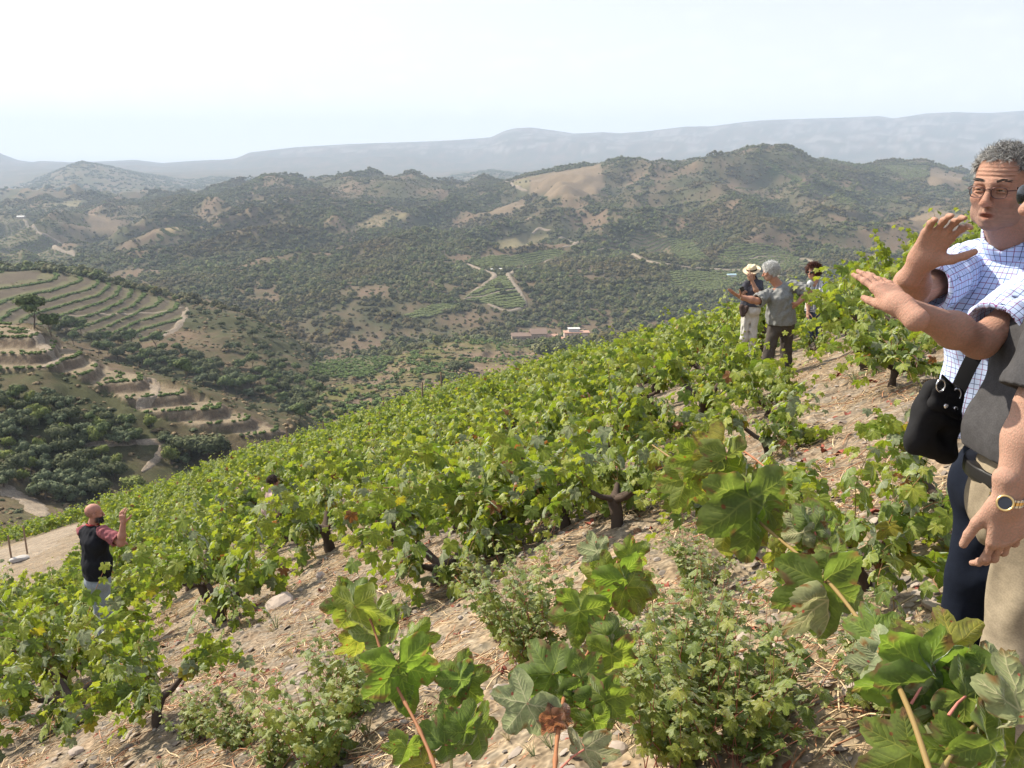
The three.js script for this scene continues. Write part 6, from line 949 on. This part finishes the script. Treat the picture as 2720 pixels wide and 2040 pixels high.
  const FP = [cap(vadd(tl, [0.0, -0.005, 0.012]), vadd(tr, [0, -0.005, 0.012]), 0.020, 0.020, 0.015), cap(vadd(vmix(tl, bl, 0.28), [0, 0, 0.022]), vadd(vmix(tr, br, 0.28), [0, 0, 0.022]), 0.019, 0.019, 0.02)]; part('flap', nets(field(FP), boxOfPrims(FP, 0.01), 0.006), bagMat, bag);
  const strap = (pts, w) => { const T2 = new Tri(), c = new THREE.CatmullRomCurve3(pts.map((q) => V3(...q))), n = 40; let prev = null; for (let k = 0; k <= n; k++) { const q = c.getPoint(k / n), d = c.getTangent(k / n), nr = V3(p.f[0] * 0.6 + d.y * 0.2, 0.25, p.f[2]).normalize(), s = V3().crossVectors(d, nr).normalize().multiplyScalar(w / 2), n2 = V3().crossVectors(s, d).normalize().multiplyScalar(0.0018); const ring = [[1, 1], [-1, 1], [-1, -1], [1, -1]].map(([a, b]) => T2.v(q.x + s.x * a + n2.x * b, q.y + s.y * a + n2.y * b, q.z + s.z * a + n2.z * b)); if (prev) for (let j = 0; j < 4; j++) T2.q(prev[j], prev[(j + 1) % 4], ring[(j + 1) % 4], ring[j]); prev = ring; } return T2.geo(); };
  const sL = vadd(J.shL, [-0.05, 0.075, 0.0]), mid = vadd(vmix(p.chest, p.belly, 0.35), p.f, 0.178), low = vadd(vmix(p.belly, p.pel, 0.1), vadd(vadd([0, 0, 0], p.f, 0.10), p.left, -0.175));
  part('strap', strap([vadd(sL, p.f, -0.06), sL, vadd(vadd(vmix(J.shL, p.chest, 0.45), p.f, 0.160), p.left, 0.0), vadd(mid, p.left, -0.02), vadd(vadd(p.belly, p.f, 0.165), p.left, -0.11), low, vadd(vmix(tl, tr, 0.5), [0.005, 0.035, 0.01])], 0.042), cloth(0.02, 0.02, 0.022), bag);
  for (const q of [vadd(tl, [0.004, 0.014, 0.03]), vadd(tr, [-0.006, 0.012, 0.03])]) { const g = new THREE.TorusGeometry(0.016, 0.0028, 8, 24); g.scale(0.7, 1, 1); g.translate(...q); part('ring', g, metal(0.75, 0.75, 0.76, 0.2), bag); }
  for (const q of [vadd(vmix(tl, tr, 0.25), [0, -0.03, 0.052]), vadd(tr, [-0.012, -0.022, 0.046])]) { const g = new THREE.SphereGeometry(0.0065, 14, 10); g.scale(1, 1, 0.5); g.translate(...q); part('rivet', g, metal(0.8, 0.8, 0.8, 0.2), bag); }
}
// ---------------------------------------------------------------- man in the grey polo shirt, half out of the picture
{
  const b0 = at(2790, 1330, 2.0), base = groundAt(b0.x, b0.z), f = vnorm([-0.96, 0, 0.16]);
  const J = joints(base, { head: [2846, 514, 2.0], neck: [2880, 672, 2.02], shL: [2885, 790, 1.81], shR: [2925, 790, 2.19], elL: [2760, 1075, 1.78], wrL: [2672, 1330, 1.74], elR: [2880, 1070, 2.25], wrR: [2830, 1320, 2.24], hipL: [2778, 1350, 1.92], hipR: [2788, 1350, 2.10] });
  J.anL = [J.hipL[0] - 0.01, 0.07, J.hipL[2] + 0.03]; J.anR = [J.hipR[0] + 0.02, 0.07, J.hipR[2] - 0.03]; standing(J, f, null, 0.03);
  const polo = cloth(0.078, 0.076, 0.079, { sheen: 0.4 });
  const p = person({
    label: 'person in a dark grey polo shirt and khaki trousers with arm hanging down', base, J, f, yaw: -1.42, skin: [0.52, 0.31, 0.225], seed: 9, cell: 0.011, headCell: 0.0035, build: 1.06, face: {},
    handL: { dir: [0.10, -0.99, 0.02], back: [0.15, 0.02, 0.98], side: 1, curl: RELAX, spread: 0.05, thumb: [0.45, 0.35] }, handR: { dir: [-0.1, -1, 0], back: [0.1, 0, -1], side: -1 },
    shirt: { mat: polo, hem: 0.93, belly: 0.158, bellyOut: 0.035, hip: 0.155, sleeve: 0.92, flare: 0.086, fold: 0.005, fx: 26, collar: true, neckline: 0.03, cell: 0.008 },
    trousers: { mat: cloth(0.33, 0.275, 0.195), top: 1.02, hip: 0.150, waist: 0.155, cuff: 0.085, fold: 0.009, cell: 0.009 }, shoeMat: mat(0.12, 0.08, 0.05, 0.6),
    hair: (M) => hairGeo(12, 1200, 0.02, 0.002, 0.3, [[0.2, 0.19, 0.18], [0.3, 0.29, 0.28]], (x, y, z) => y > 0.05 - 0.6 * max(0, 0.03 - z) && z < 0.06, M),
  });
  const T = p.t, M = p.M, on = (g) => { g.applyMatrix4(M); return g; };
  // belt under the shirt, phone case on it
  const W = [cap(p.side(vadd(p.pel, [0, 0.075, 0]), 0.06), p.side(vadd(p.pel, [0, 0.075, 0]), -0.06), 0.164, 0.164, 0.05)], belt = nets(field(W, [[[0, p.pel[1] + 0.095, 0], [0, 1, 0]], [[0, p.pel[1] + 0.055, 0], [0, -1, 0]]]), boxOfPrims(W, 0.01), 0.008); part('belt', belt, mat(0.012, 0.011, 0.011, 0.45), T);
  { const P = [cap(vadd(vadd(p.pel, p.f, 0.165), vadd([0, 0.09, 0], p.left, 0.04)), vadd(vadd(p.pel, p.f, 0.172), vadd([0, 0.03, 0], p.left, 0.05)), 0.016, 0.013, 0.01)]; part('belt_loop_tag', nets(field(P), boxOfPrims(P, 0.01), 0.004), mat(0.015, 0.014, 0.014, 0.4), T); }
  // sunglasses
  const dark = new THREE.MeshPhysicalMaterial({ color: 0x0a0a0b, roughness: 0.08 }), G = [];
  for (const s of [-1, 1]) { const g = new THREE.SphereGeometry(0.032, 24, 16); g.scale(0.95, 0.72, 0.22); g.rotateY(s * 0.28); g.translate(s * 0.035, -0.004, 0.094); G.push(g); G.push(tubeGeo([[s * 0.064, 0.010, 0.085], [s * 0.078, 0.008, 0.04], [s * 0.083, 0.006, -0.01]], 0.003, 16)); } G.push(tubeGeo([[-0.01, 0.004, 0.106], [0, 0.007, 0.110], [0.01, 0.004, 0.106]], 0.0028, 8));
  part('sunglasses', on(mergeGeometries(G.map((g) => g.toNonIndexed()))), dark, T);
  // wristwatch: steel and gold links round the wrist, dark dial
  const w = J.wrL, d = vnorm(vsub(J.wrL, J.elL)), out = vnorm([-0.55, 0.0, 0.8]), sd = vnorm(vcross(d, out)), wt = new THREE.Group(); const C = vadd(w, d, -0.008);
  const gold = metal(0.85, 0.60, 0.25, 0.28), steel = metal(0.72, 0.72, 0.72, 0.25);
  for (let k = 0; k < 26; k++) { const a = k / 26 * 2 * PI; if (abs(a) < 0.42 || abs(a - 2 * PI) < 0.42) continue; const rad = vnorm(vadd(out.map((q) => q * cos(a)), sd, sin(a))), tan_ = vnorm(vadd(out.map((q) => -q * sin(a)), sd, cos(a))); for (const [o, m, wd] of [[-0.0062, steel, 0.005], [0, gold, 0.0065], [0.0062, steel, 0.005]]) { const g = new THREE.BoxGeometry(0.0064, wd, 0.0030); g.applyMatrix4(new THREE.Matrix4().makeBasis(V3(...tan_), V3(...d), V3(...rad)).setPosition(...vadd(vadd(C, rad, 0.0325), d, o))); part('watch_link', g, m, T); } }
  { const B = new THREE.Matrix4().makeBasis(V3(...sd), V3(...d), V3(...out)).setPosition(...vadd(C, out, 0.0340)), mk = (g) => { g.rotateX(PI / 2); g.applyMatrix4(B); return g; }; part('watch_case', mk(new THREE.CylinderGeometry(0.0175, 0.0185, 0.008, 32)), steel, T); const bz = new THREE.TorusGeometry(0.0155, 0.0024, 8, 36); bz.translate(0, 0, 0.0045); bz.applyMatrix4(B); part('watch_bezel', bz, gold, T); const dl = new THREE.CylinderGeometry(0.0142, 0.0142, 0.0012, 28); dl.translate(0, 0.0046, 0); part('watch_dial', mk(dl), mat(0.02, 0.022, 0.03, 0.15), T); }
  // sleeve of the polo has a chest pocket
  { const c = vadd(vadd(p.chest, p.left, 0.150), p.f, 0.09), P = [cap(vadd(c, [0, -0.02, 0]), vadd(c, [0, -0.13, 0]), 0.030, 0.028, 0.01)]; }
}
// ---------------------------------------------------------------- grey-haired man pointing down the slope
{
  const r = 12.4, b0 = at(2078, 900, r), base = groundAt(b0.x, b0.z), f = vnorm([-0.80, 0, -0.55]);
  const J = joints(base, { head: [2046, 722, r], neck: [2073, 764, r], shL: [2040, 782, r - 0.12], shR: [2108, 760, r + 0.02], elL: [2012, 800, r - 0.22], wrL: [1966, 789, r - 0.22], elR: [2148, 776, r - 0.08], wrR: [2118, 806, r - 0.16], hipL: [2060, 862, r - 0.05], hipR: [2092, 862, r + 0.05] });
  J.hipL[1] = J.hipR[1] = (J.hipL[1] + J.hipR[1]) / 2; J.anL = [J.hipL[0] - 0.12, 0.07, J.hipL[2] + 0.1]; J.anR = [J.hipR[0] + 0.05, 0.07, J.hipR[2]]; standing(J, f);
  person({ label: 'person with curly white hair in a loose grey shirt holding out an open hand', base, J, f, yaw: -1.85, pitch: 0.22, skin: [0.52, 0.27, 0.18], seed: 15, cell: 0.014, headCell: 0.005, handCell: 0.005, build: 1.15, face: { beard: [0.35, 0.27, 0.23], beardK: 0.4 },
    handL: { dir: [-0.85, 0.5, 0.1], back: [-0.4, -0.8, 0.3], side: 1, curl: FLAT, spread: 0.12 }, handR: { dir: [-0.6, -0.6, -0.3], back: [0.5, -0.3, 0.7], side: 1, curl: RELAX },
    shirt: { mat: cloth(0.27, 0.27, 0.255), hem: J.hipL[1] + 0.02, belly: 0.185, hip: 0.185, sleeve: 0.95, flare: 0.10, fold: 0.012, fx: 24, neckline: 0.06, open: -0.2, cell: 0.012 },
    trousers: { mat: cloth(0.10, 0.085, 0.075), top: J.hipL[1] + 0.12, hip: 0.15, cuff: 0.085, fold: 0.010 },
    hair: (M) => hairGeo(20, 1500, 0.05, 0.0050, 0.9, [[0.62, 0.62, 0.60], [0.45, 0.45, 0.44], [0.75, 0.75, 0.73]], (x, y, z) => y > 0.03 - 0.9 * max(0, 0.03 - z) && !(z > 0.05 && y < 0.085) && y > -0.07, M, 1.08, 0.05) });
  const w = new THREE.TorusGeometry(0.034, 0.008, 8, 24), d = vnorm(vsub(J.wrL, J.elL)); w.lookAt(V3(...d)); w.translate(...J.wrL);
  part('wristwatch', w, metal(0.75, 0.75, 0.76, 0.3), scene.children[scene.children.length - 1]);
}
// ---------------------------------------------------------------- man in the straw hat
{
  const r = 16.2, b0 = at(1992, 900, r), base = groundAt(b0.x, b0.z), f = vnorm([-0.45, 0, 0.9]);
  const J = joints(base, { head: [1996, 727, r], neck: [2003, 747, r], shR: [1983, 756, r - 0.02], shL: [2018, 754, r], elR: [1974, 785, r - 0.05], wrR: [1972, 784, r - 0.26], elL: [2014, 784, r - 0.22], wrL: [1996, 742, r - 0.2], hipR: [1984, 822, r], hipL: [2004, 822, r] });
  J.hipL[1] = J.hipR[1] = (J.hipL[1] + J.hipR[1]) / 2; J.anL = [J.hipL[0] + 0.02, 0.07, J.hipL[2]]; J.anR = [J.hipR[0] - 0.03, 0.07, J.hipR[2]]; standing(J, f);
  const p = person({ label: 'person in a straw hat, navy polo and white trousers touching his face', base, J, f, yaw: -0.5, pitch: 0.25, skin: [0.50, 0.28, 0.19], seed: 21, cell: 0.015, headCell: 0.006, handCell: 0.006, build: 1.0, face: {},
    handL: { dir: [-0.4, 0.9, 0.1], back: [0.3, 0.1, 0.9], side: 1, curl: RELAX }, handR: { dir: [-0.1, 0.7, 0.6], back: [-0.9, 0.1, 0.2], side: 1, curl: GRIP },
    shirt: { mat: cloth(0.085, 0.085, 0.105), hem: J.hipL[1] + 0.07, sleeve: 0.75, fold: 0.006, collar: true, cell: 0.012, belly: 0.13, hip: 0.14 }, trousers: { mat: cloth(0.66, 0.62, 0.57), top: J.hipL[1] + 0.12, hip: 0.14, cuff: 0.08, fold: 0.012 }, shoeMat: mat(0.6, 0.58, 0.55, 0.7) });
  const on = (g) => { g.applyMatrix4(p.M); return g; }, straw = mat(0.66, 0.53, 0.34, 0.8);
  const prof = [[0.0, 0.205], [0.05, 0.208], [0.078, 0.195], [0.092, 0.15], [0.098, 0.085], [0.12, 0.078], [0.155, 0.083], [0.168, 0.094], [0.168, 0.090], [0.15, 0.077], [0.12, 0.072], [0.094, 0.074], [0.09, 0.15], [0.0, 0.2]].map(([x, y]) => new THREE.Vector2(x, y));
  const hat = new THREE.LatheGeometry(prof, 36), P = hat.attributes.position; for (let i = 0; i < P.count; i++) { const x = P.getX(i), y = P.getY(i), z = P.getZ(i), q = hypot(x, z); if (y > 0.17) P.setY(i, y - 0.022 * exp(-pow(x / 0.03, 2))); if (q > 0.11) P.setY(i, P.getY(i) - 0.028 * (z / q) * (q - 0.1) / 0.068); } hat.computeVertexNormals(); hat.scale(0.98, 0.9, 1.06); hat.translate(0, -0.01, -0.015); part('straw_hat', on(hat), straw, p.t);
  const band = new THREE.CylinderGeometry(0.0985, 0.101, 0.03, 36, 1, true); band.scale(0.99, 1, 1.07); band.translate(0, 0.086, -0.015); part('hat_band', on(band), mat(0.012, 0.012, 0.014, 0.7, { side: THREE.DoubleSide }), p.t);
  const G = []; for (const s of [-1, 1]) { const g = new THREE.TorusGeometry(0.022, 0.003, 6, 20); g.scale(1, 0.75, 1); g.translate(s * 0.032, -0.002, 0.10); G.push(g); } part('spectacle_frame', on(mergeGeometries(G)), mat(0.02, 0.02, 0.02, 0.4), p.t);
  { const P2 = [cap(vadd(J.hipR, [-0.12, 0.06, 0.08]), vadd(J.hipR, [-0.10, -0.08, 0.10]), 0.055, 0.05, 0.03), cap(vadd(J.hipR, [-0.04, 0.06, 0.13]), vadd(J.hipR, [-0.06, -0.02, 0.13]), 0.04, 0.035, 0.03)]; const bag = thing('waist_pouch', 'brown waist pouch worn over the white trousers', 'pouch', base.x, base.y, base.z); part('pouch', nets(field(P2), boxOfPrims(P2, 0.02), 0.010), cloth(0.10, 0.07, 0.06), bag); const st = nets(field([cap(p.side(vadd(p.pel, [0, 0.09, 0]), 0.06), p.side(vadd(p.pel, [0, 0.09, 0]), -0.06), 0.143, 0.143, 0.05)], [[[0, p.pel[1] + 0.11, 0], [0, 1, 0]], [[0, p.pel[1] + 0.07, 0], [0, -1, 0]]]), [vadd(p.pel, [-0.3, -0.05, -0.3]), vadd(p.pel, [0.3, 0.2, 0.3])], 0.012); part('strap', st, cloth(0.10, 0.07, 0.06), bag); }
  { const g = new THREE.BoxGeometry(0.075, 0.15, 0.012), c = vadd(J.wrR, [-0.02, 0.10, 0.06]); g.rotateX(0.3); g.rotateZ(0.45); const o = part('mobile_phone', g, mat(0.012, 0.012, 0.014, 0.25)); o.position.set(base.x + c[0], base.y + c[1], base.z + c[2]); tag(o, 'black mobile phone held up by the person in the straw hat', 'phone'); const s = new THREE.BoxGeometry(0.066, 0.135, 0.002); s.rotateX(0.3); s.rotateZ(0.45); s.translate(0, -0.002, 0.0075); part('screen', s, mat(0.02, 0.022, 0.026, 0.05), o); }
}
// ---------------------------------------------------------------- woman with curly auburn hair
{
  const r = 15.4, b0 = at(2172, 850, r), base = groundAt(b0.x, b0.z), f = vnorm([-0.62, 0, 0.78]);
  const J = joints(base, { head: [2160, 722, r], neck: [2167, 745, r], shR: [2152, 757, r - 0.03], shL: [2190, 756, r], elR: [2148, 795, r - 0.03], wrR: [2146, 830, r - 0.1], elL: [2194, 796, r - 0.02], wrL: [2182, 832, r - 0.1], hipR: [2158, 828, r], hipL: [2180, 828, r] });
  J.hipL[1] = J.hipR[1] = (J.hipL[1] + J.hipR[1]) / 2; J.anL = [J.hipL[0] + 0.02, 0.07, J.hipL[2]]; J.anR = [J.hipR[0] - 0.02, 0.07, J.hipR[2]]; standing(J, f);
  const band = texOf(256, 256, (u, v, i, j) => { const a = abs(u - 0.5), n = N2(u * 60, v * 60) > 0.1; let c = [0.80, 0.79, 0.78]; if (a < 0.012) c = [0.86, 0.85, 0.84]; else if (a < 0.075) c = n ? [0.25, 0.26, 0.33] : [0.62, 0.62, 0.64]; else if (a > 0.1 && a < 0.112) c = [0.22, 0.23, 0.30]; else if (a > 0.24 && a < 0.262) c = [0.2, 0.21, 0.28]; if (v < 0.10) c = (j % 12) < 6 ? [0.28, 0.29, 0.36] : [0.7, 0.7, 0.7]; return c; });
  const p = person({ label: 'person with curly auburn hair, sunglasses and a patterned white top', base, J, f, yaw: -0.95, skin: [0.58, 0.33, 0.24], seed: 27, cell: 0.014, headCell: 0.006, handCell: 0.006, build: 0.92, face: {},
    handL: { dir: [-0.1, -1, 0.1], back: [0.9, 0, 0.3], side: 1 }, handR: { dir: [0, -1, 0.1], back: [-0.9, 0, 0.3], side: -1 },
    shirt: { mat: mat(1, 1, 1, 0.95, { map: band }), sleeveMat: cloth(0.58, 0.60, 0.62), hem: J.hipL[1] + 0.0, sleeve: 0.9, flare: 0.11, fold: 0.008, cell: 0.010, belly: 0.13, hip: 0.15, open: 1.2, neckline: 0.0, scale: 1.0 }, trousers: { mat: cloth(0.07, 0.09, 0.15), top: J.hipL[1] + 0.1, hip: 0.14 },
    hair: (M) => hairGeo(29, 1600, 0.075, 0.0055, 1.1, [[0.075, 0.026, 0.016], [0.055, 0.020, 0.013], [0.11, 0.035, 0.02]], (x, y, z) => y > 0.02 - 1.2 * max(0, 0.05 - z) && !(z > 0.055 && y < 0.08) && y > -0.10, M, 1.1, 0.12) });
  { const U = p.t.children.find((q) => q.name === 'shirt').geometry.attributes.uv, per = 2 * PI * 0.16; for (let i = 0; i < U.count; i++) { U.setX(i, U.getX(i) / per + 0.5); U.setY(i, (U.getY(i) - (J.hipL[1])) / 0.62); } }
  const G = []; for (const s of [-1, 1]) { const g = new THREE.SphereGeometry(0.030, 16, 10); g.scale(1, 0.72, 0.3); g.translate(s * 0.032, -0.002, 0.096); G.push(g); } G.push(tubeGeo([[-0.06, 0.006, 0.09], [-0.08, 0.006, 0.0]], 0.003, 4), tubeGeo([[0.06, 0.006, 0.09], [0.08, 0.006, 0.0]], 0.003, 4)); const g = mergeGeometries(G.map((q) => q.toNonIndexed())); g.applyMatrix4(p.M); part('sunglasses', g, mat(0.01, 0.01, 0.01, 0.12), p.t);
}
// ---------------------------------------------------------------- bald bearded man among the lower vines
{
  const r = 10, b0 = at(258, 1530, r), base = groundAt(b0.x, b0.z), f = vnorm([0.78, 0, -0.62]);
  const J = joints(base, { head: [250, 1364, r], neck: [246, 1396, r], shR: [276, 1413, r - 0.14], shL: [222, 1412, r + 0.10], elR: [322, 1442, r - 0.22], wrR: [327, 1388, r - 0.22], elL: [262, 1440, r + 0.35], wrL: [300, 1440, r + 0.35], hipL: [250, 1540, r + 0.06], hipR: [268, 1540, r - 0.06] });
  J.hipL[1] = J.hipR[1] = (J.hipL[1] + J.hipR[1]) / 2; J.anL = [J.hipL[0], 0.07, J.hipL[2] - 0.04]; J.anR = [J.hipR[0], 0.07, J.hipR[2] + 0.04]; standing(J, f);
  const p = person({ label: 'bald bearded person in a black vest over a pink shirt reaching into a vine', base, J, f, yaw: 2.1, pitch: 0.05, skin: [0.54, 0.27, 0.20], seed: 33, cell: 0.013, headCell: 0.0045, handCell: 0.005, build: 1.08, face: { beard: [0.05, 0.042, 0.038], beardK: 1 },
    handR: { dir: [0.05, 1, 0.1], back: [-0.2, 0.1, 0.9], side: 1, curl: RELAX }, handL: { dir: [1, 0.1, -0.3], back: [0, 1, 0], side: 1 },
    shirt: { mat: cloth(0.020, 0.021, 0.026), sleeveMat: cloth(0.33, 0.12, 0.13), hem: J.hipL[1] + 0.07, sleeve: 0.78, flare: 0.085, fold: 0.009, fx: 22, cell: 0.011, belly: 0.165, hip: 0.155, open: 0.3 }, trousers: { mat: cloth(0.34, 0.38, 0.44), top: J.hipL[1] + 0.13, hip: 0.14, fold: 0.008 },
    hair: (M) => hairGeo(34, 500, 0.008, 0.0022, 0.2, [[0.05, 0.045, 0.042], [0.10, 0.09, 0.085]], (x, y, z) => y < 0.045 && y > -0.05 && z < 0.02 && abs(x) > 0.0, M, 1.01) });
  const B = hairGeo(36, 500, 0.022, 0.003, 0.3, [[0.04, 0.035, 0.032], [0.12, 0.115, 0.11], [0.06, 0.055, 0.05]], () => false, p.M); const R = rngOf(37), T = new Tri(); for (let k = 0; k < 420; k++) { const a = (R() - 0.5) * 2.7, y = -0.052 - 0.062 * R(), w = 0.060 - 0.25 * max(0, -y - 0.09), q = [sin(a) * w, y, 0.022 + cos(a) * 0.066]; if (abs(q[0]) < 0.02 && q[1] > -0.086 && q[1] < -0.064) continue; const d = [sin(a), -0.9, cos(a)]; limb(T, [[...q, 0.003], [...vadd(q, d, 0.012), 0.002], [...vadd(q, d, 0.02), 0.0006]], R() < 0.35 ? [0.14, 0.13, 0.125] : [0.035, 0.03, 0.028], 3); } const bg = T.geo(); bg.applyMatrix4(p.M); part('beard', bg, hairMat, p.t);
  const cl = tubeGeo([vadd(J.neck, [-0.07, 0.02, 0]), vadd(J.neck, [0, 0.03, 0.07]), vadd(J.neck, [0.07, 0.02, 0]), vadd(J.neck, [0, 0.03, -0.07])], 0.012, 30, true); part('collar', cl, cloth(0.4, 0.06, 0.06), p.t);
}
// ---------------------------------------------------------------- person in pink, almost hidden by a vine
{
  const r = 15, b0 = at(716, 1300, r), base = groundAt(b0.x, b0.z), f = vnorm([0.7, 0, -0.7]), c = (x, y, z) => [x, y, z];
  const J = { head: c(0.06, 1.47, -0.05), neck: c(0.0, 1.32, 0), shL: c(-0.13, 1.26, -0.14), shR: c(0.13, 1.26, 0.14), elL: c(-0.1, 1.0, -0.3), wrL: c(0.1, 0.95, -0.4), elR: c(0.22, 1.0, 0.1), wrR: c(0.38, 1.0, -0.1), hipL: c(-0.07, 0.82, -0.07), hipR: c(0.07, 0.82, 0.07) }; standing(J, f);
  const n = at(716, 1276, r); const dy = n.y - base.y - 1.32; for (const k of ['head', 'neck', 'shL', 'shR', 'elL', 'wrL', 'elR', 'wrR']) J[k][1] += clamp(dy, -0.1, 0.25) - 0.2;
  person({ label: 'person in a pale pink shirt almost hidden behind a vine', base, J, f, yaw: 2.3, skin: [0.45, 0.24, 0.17], seed: 40, cell: 0.016, headCell: 0.007, handCell: 0.007, build: 0.95, face: {}, handL: { dir: [1, 0.1, -0.5], back: [0, 1, 0], side: 1 }, handR: { dir: [1, 0.1, -0.6], back: [0, 1, 0], side: -1 }, shirt: { mat: cloth(0.55, 0.40, 0.37), hem: 0.74, sleeve: 0.8 }, trousers: { mat: cloth(0.1, 0.1, 0.12), top: 0.92 }, hair: (M) => hairGeo(41, 700, 0.03, 0.005, 0.4, [[0.06, 0.04, 0.03]], (x, y, z) => y > 0.02 - 0.9 * max(0, 0.03 - z) && !(z > 0.05 && y < 0.085), M) });
}
renderer.render(scene, camera);
